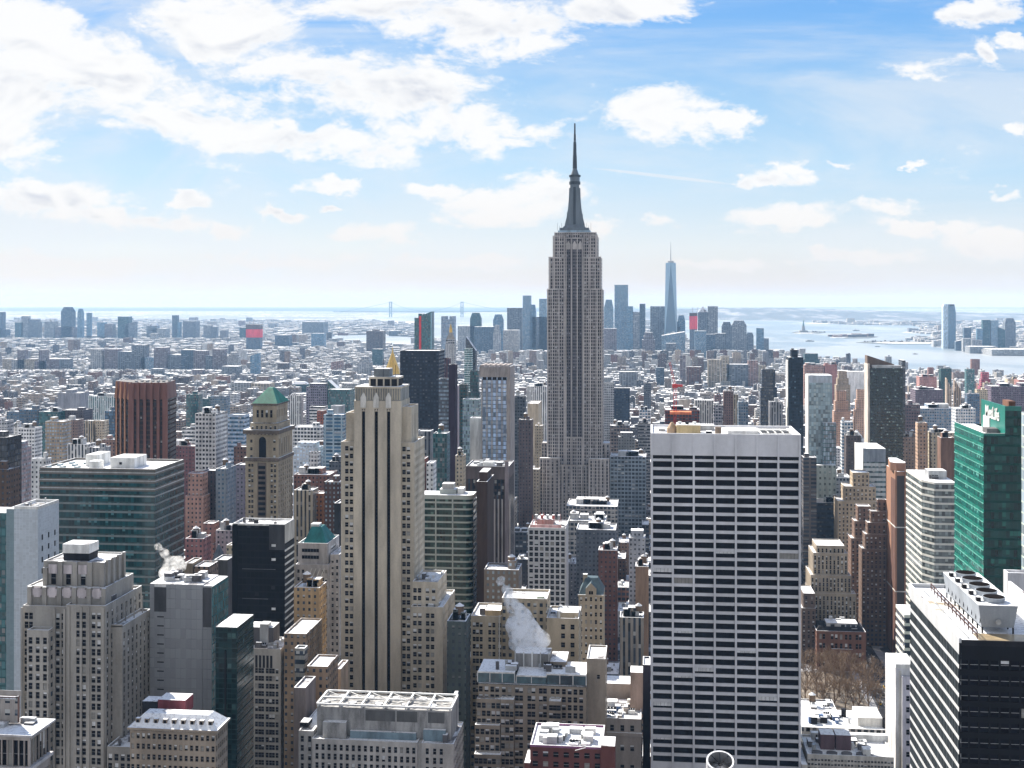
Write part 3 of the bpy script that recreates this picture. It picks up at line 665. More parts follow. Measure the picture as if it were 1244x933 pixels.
# ---- near tower lower right: white ribbed side, black front, cooling tower on its roof
def right_tower():
    Y = 310; b = Bld('black_glass_tower', 'near black glass tower with a white ribbed side and snowy roof, lower right corner', 'office tower', Y, 1165, 1290)
    X, Z = b.x, b.z; x0, x1 = X(1165), X(1290); D = b.dep(1165, 1105); z1 = gz(1165, 781, Y); fh = 19 / 1500 * gd(1165, Y)
    BL = plain('black_spandrel', (.006, .007, .011), .4, .15, var=.2); WR = plain('white_rib', (.5, .51, .52), .6, var=.1)
    mb = MB(); n = 10; pw = (x1 - x0) / n; rows = [z1 - 5.2 - fh * i for i in range(14)]; zl = rows[-1] - 3
    b.grid(mb, 'F', x0, x1, zl, z1, 0, BL, [x0 + pw * (i + .5) for i in range(n)], pw - .45, rows, 2.3, .2)
    face_quad(mb, 'F', x0, x1, 0, zl, 0, 0, BL)
    gs = glassmat('dark_side_glass', (.012, .018, .022), .5, .03); mb.quad([(x0 + .5, D, 0), (x0 + .5, 0, 0), (x0 + .5, 0, z1), (x0 + .5, D, z1)], gs)
    mb.box(x0 + .5, x1, D - .3, D, 0, z1, BL); mb.quad([(x1, 0, 0), (x1, D, 0), (x1, D, z1), (x1, 0, z1)], BL); b.part('wall', mb)
    for i in range(26):
        zz = z1 - 2.4 - fh * i * .92; b.part('spandrel', MB().box(x0 + .40, x0 + .5, .02, D, zz - .9, zz, WR))
    for i in range(36):
        yy = D * i / 36; b.part('mullion', MB().box(x0 + .46, x0 + .5, yy, yy + .14, z1 - 26 * fh * .92, z1 - 2.4, plain('grey_mullion', (.2, .21, .22))))
    b.part('cornice', MB().box(x0, x0 + .6, .02, D, z1 - 2.35, z1 + 1.1, WR, SNOWC)); b.part('cornice', MB().box(x0 + .62, x1, -.05, .5, z1 - .6, z1 + .7, DARK))
    b.part('cornice', MB().box(x0 + .62, x1, D - .5, D, z1 + .1, z1 + 1.1, WR, SNOWC))
    MB().box(x0 + .62, x1, .52, D - .52, z1 - .3, z1 + .08, snowmat('swept_snow', .12, (.3, .24, .16))).obj('roof', b.o)
    b.part('gutter', MB().box(x0 + 3, x0 + 3.4, 4, D - 5, z1 + .08, z1 + .35, METAL)); b.part('roof_path', MB().box(X(1190, 2), x1, 1.2, 8.8, z1 + .09, z1 + .16, plain('wet_roof', (.34, .27, .17), .3)))
    dy0 = 9.5; cx0, cx1 = X(1188, dy0), X(1236, dy0); cd = b.Y + dy0; dl = 37; zb = z1 + 1.6; zt = gz(1210, 735, Y + dy0)
    cw = thing('cooling_tower', 'long grey rooftop cooling unit with a row of fans on the snowy black glass tower', 'cooling unit', (b.ox + (cx0 + cx1) / 2, Y + dy0, z1)); hw = (cx1 - cx0) / 2; GW = plain('cooling_panel', (.32, .35, .39), .6, var=.2)
    hb, ht = zb - z1, zt - z1
    MB().frustum((-hw * .82, hw * .82, 0, dl), (-hw, hw, -.6, dl), hb, ht, GW).obj('body', cw)
    for i in range(9):
        yy = dl * i / 8
        for sx in (-1, 1): MB().box(sx * hw * .78 - .18, sx * hw * .78 + .18, yy - .15, yy + .15, .1, hb, DARK).obj('leg', cw)
    for i in range(5):
        yy = 3.5 + i * 7; o = MB().cyl(0, yy, hw * .52, ht, ht + 1.3, GW, hw * .6, n=20).obj('fan', cw); MB().cyl(0, yy, hw * .54, ht + 1.31, ht + 1.36, plain('fan_black', (.012, .01, .01), 1, 0), n=20).obj('grille', o)
        for sx in (-1,): MB().box(sx * hw * .8 - .5, sx * hw * .8 + .5, yy - .8, yy + .8, ht, ht + 1.2, DARK, SNOWC).obj('motor', cw)
    for i in range(10): MB().bar((-hw * .9, dl * i / 9, hb + 1), (-hw * .82, dl * i / 9 , ht), .12, DARK).obj('strut', cw)
    MB().box(-hw, hw, -.9, dl, ht + .01, ht + .1, SNOWC).obj('top_deck', cw); MB().cyl(0, 0, .7, 0, .1, METAL).obj('access_hatch', cw, loc=(0, -.65, hb + 1.5)).rotation_euler = (pi / 2, 0, 0)
    r = thing('roof_railing', 'rust brown railing running along the snowy roof beside the cooling unit', 'railing', (b.ox + cx0 - 1.6, Y + 4, z1))
    L = 50; RUST_ = plain('dark_rust', (.07, .03, .025))
    for i in range(13): MB().bar((0, L * i / 12, 0), (0, L * i / 12, 2.2), .17, RUST_).obj('post', r)
    for h in (1.2, 2.2): MB().bar((0, 0, h), (0, L, h), .15, RUST_).obj('rail', r)
    b.part('roof_unit', MB().box(X(1262, 20), x1, 20, 45, z1, z1 + 5.5, WHITEP, SNOWC))
    reg(1105, 1290, 697, 933, Y); b.finish((.96, .015, .005, .02))
right_tower()

# ---- green glass tower
def green_tower():
    Y = 560; b = Bld('green_glass_tower', 'emerald green glass tower with a snowy terrace and a white word on its crown', 'office tower', Y, 1195, 1240)
    X, Z = b.x, b.z; x0, x1 = X(1195), X(1241); D = b.dep(1195, 1160.5); z1 = gz(1195, 529, Y); z2 = gz(1221, 499, Y); xu = X(1221)
    GA = facade('green_glass_sunlit_side', (.01, .165, .125), (.006, .09, .075), fh=4.1, bw=1.6, wz=(.2, .95), wx=(.05, .95), blind=.22, bcol=(.14, .42, .36), gspec=.9, grough=.1, ripple=.12, rough=.4)  # brighter glass for the left face, its sunlight put into the colour
    GB = facade('green_glass_shaded_front', (.008, .06, .05), (.004, .035, .03), fh=4.1, bw=1.6, wz=(.2, .95), wx=(.05, .95), blind=.25, bcol=(.02, .14, .11), gspec=.5, grough=.2, ripple=.12, rough=.4)  # darker copy for the front, its shade put into the colour
    GP = plain('green_panel', (.012, .17, .135), .35, .6, var=.1)
    mb = MB()
    def vol(a0, a1, c0, c1, zb, zt, capz=False):
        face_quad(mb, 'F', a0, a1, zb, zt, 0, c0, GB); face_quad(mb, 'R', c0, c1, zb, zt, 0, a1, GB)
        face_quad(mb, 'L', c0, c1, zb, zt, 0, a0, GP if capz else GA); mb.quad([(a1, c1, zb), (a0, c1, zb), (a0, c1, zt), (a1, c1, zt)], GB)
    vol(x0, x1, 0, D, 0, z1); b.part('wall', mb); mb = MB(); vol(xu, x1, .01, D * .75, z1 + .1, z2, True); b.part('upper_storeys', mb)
    for i in range(34):
        zz = z1 - 1 - i * 4.1; b.part('floor_band', MB().box(x0 - .25, x0 - .01, 0, D, zz - .35, zz, plain('green_band', (.1, .34, .28), .4)))
    MB().box(x0 + .5, xu - .05, .5, D - .5, z1 - .3, z1 + .08, SNOWC).obj('roof', b.o); b.part('parapet', MB().box(x0, x0 + .5, 0, D, z1 + .003, z1 + 1, GP, SNOWC)); b.part('parapet', MB().box(x0 + .5, xu, 0, .5, z1 + .003, z1 + 1, GP, SNOWC))
    b.part('hatch', MB().box(X(1199, 8), X(1213, 8), 8, 16, z1 + .1, z1 + 2.2, TAR)); MB().box(xu + .5, x1 - .5, .6, D * .75 - .6, z2 - 1.2, z2 - 1, TAR).obj('roof', b.o)
    for q in ((xu, x1, .01, .6), (xu, xu + .6, .61, D * .75)): b.part('parapet', MB().box(*q, z2 + .003, z2 + 2, GP))
    b.part('roof_unit', MB().box(X(1224, 12), X(1232, 12), 10, 20, z2 - 1, z2 + 3.4, RUST)); b.part('roof_unit', MB().box(X(1200, 26), X(1219, 26), 24, 34, z1 + .1, z1 + 6, WHITEP, SNOWC))
    cu = bpy.data.curves.new('letters', 'FONT'); cu.body = 'MetLife'; cu.size = 7.6; cu.extrude = .15; cu.align_x = 'CENTER'; cu.align_y = 'CENTER'; cu.offset = .12
    to = bpy.data.objects.new('letters', cu); C.objects.link(to); bpy.context.view_layer.update()
    me = bpy.data.meshes.new_from_object(to.evaluated_get(bpy.context.evaluated_depsgraph_get())); bpy.data.objects.remove(to)
    me.materials.clear(); me.materials.append(WHITEP); so = bpy.data.objects.new('lettering', me); C.objects.link(so); so.parent = b.o
    so.location = (xu - .2, D * .38, (z1 + z2) / 2 + 2.5); so.rotation_euler = (pi / 2, 0, -pi / 2)
    reg(1160, 1241, 490, 705, Y)
green_tower()
# ================================================================== left foreground
def stonepair(tag_, c, fh=3.5, bw=3.0, var=.3):
    return plain(tag_ + '_stone', c, scale=.12, var=var), facade(tag_ + '_side', c, fh=fh, bw=bw, wz=(.28, .78), wx=(.25, .75))

def glass_box():     # broad banded block, left
    Y = 600; b = Bld('banded_glass_office', 'wide flat-topped teal glass office block with pale floor bands and white roof boxes', 'office building', Y, 48, 188)
    X = b.x; x0, x1 = X(48), X(188); D = b.dep(188, 225); z1 = gz(100, 571, Y); fh = 9.7 / 1500 * gd(100, Y)
    G = facade('teal_curtain', (.05, .07, .07), (.008, .045, .052), fh=fh, bw=1.5, wz=(.0, .93), wx=(.05, 1), blind=.14, bcol=(.10, .24, .27), gspec=.5, grough=.1, ripple=.12)
    B = plain('floor_band_grey', (.19, .21, .21), .6, var=.2); TP = plain('brown_band', (.15, .135, .12), .6, var=.2)
    b.part('wall', MB().box(x0, x1, 0, D, 0, z1, G, SNOW))
    for i in range(28):
        zz = z1 - .2 - i * fh; h = 1.0 if i > 2 else 2.0
        b.part('floor_band', MB().box(x0 - .12, x1 + .12, -.12, D + .1, zz - h, zz, TP if i < 3 else B))
        if i < 4: b.part('floor_strip', MB().box(x0 - .2, x1 + .2, -.2, D + .15, zz - h * .55, zz - h * .3, plain('steel_strip', (.5, .5, .5), .4)))
    for (q) in ((x0, x1, 0, .6), (x0, x1, D - .6, D), (x0, x0 + .6, .6, D - .6), (x1 - .6, x1, .6, D - .6)): b.part('parapet', MB().box(*q, z1 + .003, z1 + 1, TP, SNOWC))
    for (l, r, d, e, h) in ((104, 118, 14, 30, 6), (134, 163, 8, 24, 5.5), (108, 120, 4, 10, 4)): b.part('penthouse', MB().box(X(l, d), X(r, d), d, e, z1, z1 + h, WHITEP, SNOWC))
    b.part('penthouse_vent', MB().box(X(145, 7.9), X(148, 7.9), 7.8, 8, z1 + 2, z1 + 3.2, DARK))
    for i in range(7): b.part('skylight', MB().box(X(54 + i * 6, 6), X(58 + i * 6, 6), 6 + (i % 3) * 8, 10 + (i % 3) * 8, z1, z1 + .9, plain('skylight_blue', (.2, .3, .34), .2), SNOW))
    reg(48, 225, 558, 860, Y)
glass_box()
def white_tile():
    Y = 520; b = Bld('white_tiled_building', 'blank white tiled tower with a few slit windows beside teal glass, far left', 'office building', Y, 17, 46)
    X = b.x; z1 = gz(30, 618.6, Y); D = b.dep(46, 73)
    T = facade('white_tile', (.6, .64, .68), (.45, .5, .55), fh=1.2, bw=1.5, wz=(.03, .97), wx=(.04, .96), blind=0, gspec=.3, grough=.6, gvar=.12)
    x0, x1 = X(17), X(46); b.part('wall', MB().box(x0, x1, 0, D, 0, z1, T, SNOW)); b.part('corner_strip', MB().box(X(7.5), x0 - .01, 0, 12, 0, z1, facade('blue_tile', (.22, .3, .33), (.2, .27, .3), fh=1.2, bw=1.5, wz=(.03, .97), wx=(.04, .96), blind=0, gvar=.1)))
    b.part('glass_wing', MB().box(X(-60), X(7.4), 1, 16, 0, z1 - 2, st_mat('gls', 'teal', 'tl'), SNOW))
    for q in ((x0, x1, 0, .5), (x0, x1, D - .5, D), (x0, x0 + .5, .5, D - .5), (x1 - .5, x1, .5, D - .5)): b.part('parapet', MB().box(*q, z1 + .003, z1 + 1.3, WHITEP, SNOWC))
    for i, yy in enumerate((D * .2, D * .5, D * .8)):
        for k in range(4): o = MB().box(x1 + .002, x1 + .12, yy - .5, yy + .5, -1.2, 1.2, GL).obj('window', b.o); o.location = (0, 0, z1 - 13 + i * .0 - k * 5.0)
    b.part('roof_pit', MB().box(x0 + 2, x1 - 3, 4, D - 3, z1 + .02, z1 + .1, TAR)); clutter(b.o, x0 + 1, x1 - 1, 2, D - 2, z1, 5, random.Random(4), tank=False)
    reg(0, 73, 604, 930, Y)
white_tile()
def deco_tower():
    Y = 450; b = Bld('setback_stone_tower', 'grey stone tower with scalloped stepped crown and paired windows, left foreground', 'office tower', Y, 30, 150)
    X = b.x; M, MF = stonepair('greystone', (.34, .32, .29)); fh = 11.0 / 1500 * gd(90, Y); zl = gz(90, 940, Y)
    def Z(py, dy=0): return gz(90, py, Y + dy)
    pk = plain('pinkish_cap', (.52, .47, .48)); gF = dict(fh=fh, wh=2.5, ww=1.55, top=1.8)
    def cols(l): return [X(c) for c in l]
    b.block('wall', X(80), X(128), 0, 34, 0, Z(738), M, MF, dict(cols=cols([95, 102, 113.5, 120]), **gF), dict(n=8, **gF), 'R', zl)
    b.block('wall', X(26), X(80) - .02, 1, 30, 0, Z(741), M, MF, dict(cols=cols([30.5, 36, 68.5, 75.5]), **gF), None, 'R', zl)
    b.block('bay', X(39), X(65), -4, .9, 0, Z(770, -4), M, MF, dict(n=3, **gF), None, 'R', zl)
    b.block('wall', X(128) + .02, X(150, 6), 5, 32, 0, Z(762, 5), M, MF, dict(cols=[X(134, 5)], **gF), dict(n=7, **gF), 'R', zl)
    for c_, tp in ((84, 738), (98.6, 738), (108, 738), (125.5, 738), (27, 741), (66, 741), (78.5, 741)): b.part('pier', MB().box(X(c_) - .42, X(c_) + .42, -.45, -.002, 0, Z(tp) + .4, M))
    # upper tiers with long bays
    def longtier(l, r, d0, d1, zb, zt, cs, hgt, name):
        b.block(name, X(l, d0), X(r, d0), d0, d1, zb, zt, M, MF, dict(cols=[X(c, d0) for c in cs], ww=2.0, fh=50, wh=hgt, top=(zt - zb) * .40), dict(n=4, ww=1.9, fh=50, wh=hgt, top=(zt - zb) * .40), 'R', 0, .6)
    longtier(33, 128, 4, 30, Z(741) + .1, Z(715, 4), [46, 64, 82, 100, 118], 4.2, 'tier')
    for c in (46, 64, 82, 100, 118):
        k = MB(); xx = X(c, 4); k.box(xx - 1.9, xx + 1.9, 3.4, 4, Z(724, 4), Z(716, 4), pk); b.part('scallop', k.box(xx - 1.3, xx + 1.3, 3.35, 4, Z(726, 4), Z(714, 4), pk))
    for i in range(6):
        c = 37 + 18 * i; b.part('buttress', MB().box(X(c, 4) - .8, X(c, 4) + .8, 3.0, 4, Z(741, 4), Z(713.5, 4), M, SNOWC))
    longtier(53, 127, 8, 27, Z(715, 4) + .1, Z(684, 8), [65, 83, 101], 5.0, 'tier')
    for c in (56, 74, 92, 110, 125): b.part('buttress', MB().box(X(c, 8) - .9, X(c, 8) + .9, 7, 8, Z(712, 8), Z(682 + (c == 56) * 8, 8), M, SNOWC))
    for c in (65, 83, 101): b.part('scallop', MB().box(X(c, 8) - 1.7, X(c, 8) + 1.7, 7.4, 8, Z(697, 8), Z(686, 8), pk))
    for i, yy in enumerate((9, 14, 19, 24)): b.part('fin', MB().box(X(127, 8), X(127, 8) + .9, yy, yy + 1.4, Z(712, 8), Z(680, 8), M, SNOWC))
    b.part('water_tank', MB().box(X(77, 12), X(108, 12), 12, 20, Z(684, 8), Z(672, 12), DARK).box(X(76.5, 12), X(108.5, 12), 11.7, 20.3, Z(672, 12), Z(661, 12), WHITEP, SNOWC))
    for i in range(5): b.part('railing', MB().bar((X(130 + i * 4, 5), 6 + 5 * i, Z(762, 5)), (X(130 + i * 4, 5), 6 + 5 * i, Z(738, 5)), .25, M))
    b.part('balustrade', MB().box(X(128) + .1, X(150, 6), 5, 5.4, Z(762, 5) + .6, Z(757, 5), M, SNOWC))
    # low annex to the right
    b.block('annex', X(130, -6), X(168, -6), -6, 16, 0, Z(908, -6), M, MF, dict(n=5, **gF), dict(n=5, **gF), 'R', Z(990), 1)
    b.finish(); reg(25, 152, 661, 933, Y); reg(130, 185, 896, 933, Y - 6)
deco_tower()
def corner_block():
    Y = 330; b = Bld('cornice_building', 'pale masonry building with a wide snow-covered cornice, bottom left corner', 'office building', Y, -60, 36)
    X = b.x; M, MF = stonepair('palestone', (.4, .36, .33)); R_ = plain('brown_panel', (.16, .09, .07))
    def Z(py, dy=0): return gz(20, py, Y + dy)
    D = b.dep(36, 62)
    b.block('wall', X(-60), X(36), 0, D, 0, Z(895), M, MF, dict(n=14, ww=1.9, fh=11, wh=8.0, top=1.0, rec=.6), dict(n=6, ww=1.9, fh=11, wh=8.0, top=1.0, rec=.6), 'R', Z(1020), .3)
    b.part('cornice', MB().box(X(-60), X(36) + 1.3, -1.3, D + 1.0, Z(895) + .35, Z(891), plain('cornice_stone', (.5, .48, .48)), SNOWC))
    b.part('cornice', MB().box(X(-60), X(36) + .8, -.8, D + .6, Z(935), Z(931), plain('cornice_stone', (.5, .48, .48))))
    b.block('penthouse', X(-60, 8), X(24, 8), 8, D - 5, Z(889), Z(846, 8), R_, MF, dict(n=9, ww=1.3, fh=6, wh=2.6, top=3.5), dict(n=3, ww=1.2, fh=30, wh=5.5, top=2.5), 'R', 0, .3)
    b.part('penthouse_cornice', MB().box(X(-60, 8), X(24, 8) + .7, 7.3, D - 4.4, Z(846, 8) + .4, Z(838, 8), M, SNOWC)); b.finish(seed=3)
    reg(-60, 65, 828, 933, Y)
corner_block()
def panel_glass():
    Y = 480; b = Bld('grey_panel_building', 'windowless grey panelled slab joined to dark green glass, steam drifting behind its roof', 'office building', Y, 182, 257)
    X = b.x; z1 = gz(220, 710, Y); D = b.dep(257, 277)
    P = facade('grey_panels', (.26, .27, .28), (.29, .3, .315), fh=4.0, bw=2.2, wz=(.03, .97), wx=(.03, .97), blind=0, gspec=.2, grough=.7, gvar=.12)
    DG = plain('charcoal_panel', (.07, .07, .075)); GG = st_mat('gls', 'teal', 'tl')
    b.part('wall', MB().box(X(182), X(246), 0, D, 0, z1, P, SNOW)); b.part('dark_panel', MB().box(X(246) + .01, X(257), .2, D, 0, z1 - .4, P, SNOW))
    b.part('vent_panel', MB().box(X(187.5), X(202), -.15, 0, gz(195, 743, Y), gz(195, 713, Y), DG)); b.part('letter_strip', MB().box(X(188), X(202), -.3, -.16, gz(195, 713, Y), gz(195, 710, Y), WHITEP))
    b.part('vent_panel', MB().box(X(246.5), X(256.6), .0, .19, gz(250, 762, Y), gz(250, 714, Y), DG))
    for i in range(9): b.part('slot_window', MB().box(X(191), X(199), -.06, 0, gz(195, 750 + 11 * i, Y), gz(195, 748.6 + 11 * i, Y), DARK))
    sw = MB().box(X(257) + .01, X(258.2), .1, D, 0, z1 - .5, GG); b.part('side_glass', sw)
    g2 = thing('dark_glass_annex', 'low dark green glass block reflecting its neighbours, right of the grey panelled slab', 'office building', (b.ox + X(271, -20), Y - 20, 0))
    zz = gz(280, 762, Y - 20); xa = gx(262, Y - 20) - g2.location.x; xb = gx(288, Y - 20) - g2.location.x
    MB().box(xa, xb, 0, 20, 0, zz, facade('dark_teal_glass', (.01, .03, .032), (.006, .022, .024), fh=3.9, bw=1.7, wz=(.1, .94), wx=(.06, .94), blind=.2, bcol=(.06, .12, .12)), SNOW).obj('wall', g2)
    for i in range(24): MB().box(xa - .05, xb + .05, -.08, 20, zz - 3.9 * i - .4, zz - 3.9 * i - .1, plain('dark_transom', (.02, .05, .05), .3)).obj('transom', g2)
    MB().box(xa + (xb - xa) * .42, xa + (xb - xa) * .5, -.35, .01, 0, zz - 9, DARK).obj('mullion', g2)
    clutter(b.o, X(182) + 1, X(246) - 1, 2, D - 1, z1, 16, random.Random(5), tank=False); reg(182, 300, 700, 860, Y)
panel_glass()
def black_block():
    Y = 630; b = Bld('black_office_block', 'black windowless-looking office block with white diagonal-looking floor lines on its narrow right side', 'office building', Y, 283, 346)
    X = b.x; z1 = gz(315, 638.5, Y); D = b.dep(346, 357.5); x0, x1 = X(283), X(346); fh = 8.3 / 1500 * gd(346, Y)
    K = facade('black_glass', (.006, .006, .008), (.004, .004, .006), fh=fh, bw=2.2, wz=(.1, .9), wx=(.05, .95), blind=.03, bcol=(.05, .05, .06), gspec=.1, grough=.3, rough=.6)
    b.part('wall', MB().box(x0, x1, 0, D, 0, z1, K, SNOW)); b.part('edge_strip', MB().box(x0 - .4, x0 + 2.6, -.15, -.01, 0, z1 + .5, plain('edge_black', (.004, .004, .005), .5, .1)))
    b.part('mechanical_screen', MB().box(X(327), x1, -.2, -.01, gz(330, 668, Y), z1 + .6, plain('charcoal_screen', (.05, .05, .056)))); b.part('mechanical_screen', MB().box(x1 + .01, x1 + .3, 0, D, gz(346, 660, Y), z1 + .6, plain('pale_screen', (.5, .5, .48))))
    for i in range(20): zz = gz(346, 668, Y) - i * fh; b.part('floor_line', MB().box(x1 + .01, x1 + .25, 0, D, zz - 1.0, zz, WHITEP))
    for i in range(3): b.part('floor_line', MB().box(x0 + 5, x1 - 5 - 4 * i, -.05, -.01, gz(315, 691 + 36 * i, Y) - .4, gz(315, 691 + 36 * i, Y), plain('grey_line', (.1, .1, .11))))
    for py in (661, 678, 738): b.part('pale_window', MB().box(X(330), X(335), -.25, -.21, gz(330, py + 3, Y), gz(330, py, Y), BLIND))  # pale panes in the blind colour
    for q in ((x0, x1, 0, .5), (x0, x1, D - .5, D), (x0, x0 + .5, .5, D - .5), (x1 - .5, x1, .5, D - .5)): b.part('parapet', MB().box(*q, z1 + .003, z1 + 1.0, WHITEP, SNOWC))
    clutter(b.o, x0 + 1, x1 - 1, 2, D - 2, z1, 6, random.Random(9), [DARK, TAR], False); reg(283, 358, 632, 775, Y)
black_block()
def salmon_tower():
    Y = 800; b = Bld('green_roofed_tower', 'ornate brown stone tower under a tall green pyramid roof, left of centre', 'skyscraper', Y, 299, 338)
    X = b.x; M, MF = stonepair('salmon', (.36, .30, .22), 3.5, 3.4); DK = plain('dark_cornice', (.15, .12, .1)); D = b.dep(338, 356)
    def Z(py, dy=0): return gz(318, py, Y + dy)
    fh = 3.45; zl = Z(650)
    g = dict(ww=2.3, fh=fh, wh=1.9, top=2.0)
    b.block('wall', X(298), X(338), 0, D, 0, Z(560), M, MF, dict(cols=[X(303), X(306.5), X(316.5), X(321), X(330), X(334)], ww=1.5, fh=fh, wh=1.9, top=2), dict(n=7, ww=1.6, fh=fh, wh=2, top=2), 'R', zl, 0)
    b.part('dark_bay', MB().box(X(313), X(323.5), -.3, -.02, zl, Z(562), DK))
    for k in range(22): b.part('bay_window', MB().box(X(314), X(322.5), -.36, -.31, Z(566) - k * fh - 2, Z(566) - k * fh, GL))
    b.block('wall', X(299), X(338), .5, D - .5, Z(560) + .1, Z(527), M, MF, dict(cols=[X(305), X(333)], ww=1.6, fh=5.2, wh=2.0, top=4), dict(n=6, ww=1.7, fh=30, wh=11, top=3.5), 'R', 0, 0)
    a = MB().box(X(314.5), X(323), .2, .48, Z(556), Z(535), GL); a.cyl(X(318.7), .35, 0, 0, .01, GL)
    k0 = [(X(318.7) + 2.35 * cos(pi * i / 8), Z(535) + 2.35 * sin(pi * i / 8)) for i in range(9)]
    a.quad([(x_, .3, z_) for x_, z_ in k0[::-1]], GL); b.part('arched_window', a)
    for z_, o_, h in ((Z(560), .9, 2.2), (Z(527), 1.3, 2.6), (Z(492, 4), 1.0, 1.0)):
        l, r, d0, d1 = (X(298), X(338), 0, D) if z_ < Z(500) else (X(307, 4), X(336, 4), 4, D - 4)
        b.part('cornice', MB().box(l - o_, r + o_, d0 - o_, d1 + o_, z_ + .02, z_ + h, DK, SNOWC))
    for i in range(9): b.part('dentil', MB().box(X(300) + i * 2.5, X(300) + i * 2.5 + 1, -1.6, -1.31, Z(527) - .6, Z(527) + 2, DK))
    b.block('belvedere', X(304, 2), X(337, 2), 2, D - 2, Z(527) + 2.7, Z(514, 2), M, MF, dict(n=6, ww=1.3, fh=5, wh=2, top=2), dict(n=6, ww=1.3, fh=5, wh=2, top=2), 'R', 0, 0)
    b.block('belvedere', X(307, 4), X(336, 4), 4, D - 4, Z(514, 2) + .1, Z(492, 4), M, MF, dict(cols=[X(c, 4) for c in (313, 318.5, 324, 329.5)], ww=1.6, fh=30, wh=5, top=3.4), dict(n=5, ww=1.5, fh=30, wh=5, top=3.4), 'R', 0, 0)
    GRN = plain('copper_roof', (.025, .2, .135), .6, var=.35)
    p = MB(); xa, xb = X(306, 3), X(337, 3); xm = X(327, 12); p.frustum((xa, xb, 3, D - 3), (xm - 1.6, xm + 1.6, D / 2 - 2, D / 2 + 2), Z(492, 4) + 1.05, Z(471, 12), GRN); b.part('pyramid_roof', p)
    b.finish((.6, .25, .1, .05)); reg(297, 357, 471, 634, Y)
salmon_tower()
def brown_tower():
    Y = 900; b = Bld('brown_ribbed_tower', 'dark brown tower of vertical ribs with a fluted red-brown crown, upper left', 'skyscraper', Y, 168, 207)
    X = b.x; z1 = gz(180, 465, Y); zc = gz(180, 485, Y); BR = plain('red_granite', (.19, .085, .07), .5, var=.2); CP = plain('copper_edge', (.5, .26, .16), .5)
    G = facade('brown_glass', (.06, .035, .03), (.02, .02, .026), fh=3.6, bw=1.6, wz=(.25, .9), wx=(.08, .92), blind=.12, bcol=(.3, .3, .3))
    xl, xm, xr = X(141, 22), X(160), X(201); dl = 26
    xq = X(207, 12); pts = [(xm, 0), (xr, 0), (xq, 12), (xq - 4, 34), (xl, 34), (xl, dl * .75)]
    b.part('wall', MB().poly(pts, 0, zc, G)); q = [(xm - .3, -.4), (xr + .4, -.4), (xq + .4, 12), (xq - 3.6, 34.4), (xl - .4, 34.4), (xl - .4, dl * .75)]
    q2 = [(xm + 1, .8), (xr - .6, .8), (xq - .6, 12), (xq - 4.6, 33), (xl + .8, 33), (xl + .8, dl * .75 + .5)]
    b.part('crown', MB().poly(q, zc, z1, BR, TAR, q2))
    for i in range(6):
        c = xm + (xr - xm) * i / 5; wd = 1.1 if i not in (0, 5) else 2.0; b.part('rib', MB().box(c - wd, c + wd, -1.1, -.41, 0, z1 - 1, BR))
        b.part('crown_flute', MB().frustum((c - 1.3, c + 1.3, -1.8, -.41), (c - .4, c + .4, -.9, -.3), zc - .5, z1 + .4, BR))
    for i in range(4):
        f = (i + .4) / 4; cxx = xm + (xl - xm) * f; cyy = dl * .75 * f; b.part('rib', MB().box(cxx - .8, cxx + .2, cyy - 1.1, cyy - .1, 0, z1 - .5, CP))
        b.part('crown_flute', MB().frustum((cxx - 1.4, cxx + .6, cyy - 1.9, cyy - .3), (cxx - .4, cxx + .3, cyy - .5, cyy), zc - .5, z1, CP))
    for i in range(9): b.part('roof_unit', MB().box(X(165 + i * 4.4, 8), X(167 + i * 4.4, 8), 6 + i % 3 * 4, 9 + i % 3 * 4, z1 - .3, z1 + 1.2, METAL))
    reg(141, 207, 464, 557, Y)
brown_tower()
def slab300():
    Y = 560; b = Bld('grey_punched_office', 'grey masonry office block with gridded square windows and cluttered shaded roof, below the black block', 'office building', Y, 300, 341)
    X = b.x; M, MF = stonepair('punched', (.36, .34, .31), 3.5, 3.2); D = b.dep(341, 357); z1 = gz(320, 790, Y); fh = 9.3 / 1500 * gd(320, Y)
    F = dict(cols=[X(c) for c in (302.5, 306, 311.5, 315.5, 319, 324.5, 328.5, 332, 336.5)], ww=1.4, fh=fh, wh=2.35, top=8.4)
    b.block('wall', X(300), X(341), 0, D, 0, z1, M, MF, F, dict(n=8, ww=1.5, fh=fh, wh=2.0, top=5), 'R', gz(320, 990, Y), .8)
    for c in (302.5, 307, 311.5, 316, 320.5, 325, 329.5): b.part('louvre', MB().box(X(c) - .55, X(c) + .55, -.05, .02, z1 - 8.2, z1 - 2.4, DARK))
    b.part('penthouse', MB().box(X(301, 8), X(332, 8), 8, 18, z1, gz(316, 762, Y + 8), TAR, SNOW)); b.part('penthouse', MB().box(X(316, 7), X(326, 7), 6.5, 12, z1, gz(316, 757, Y + 8), METAL, SNOW))
    clutter(b.o, X(302), X(339), 1, 7, z1, 6, random.Random(2), tank=False); b.finish((.86, .06, .04, .04)); reg(300, 357, 757, 933, Y)
slab300()
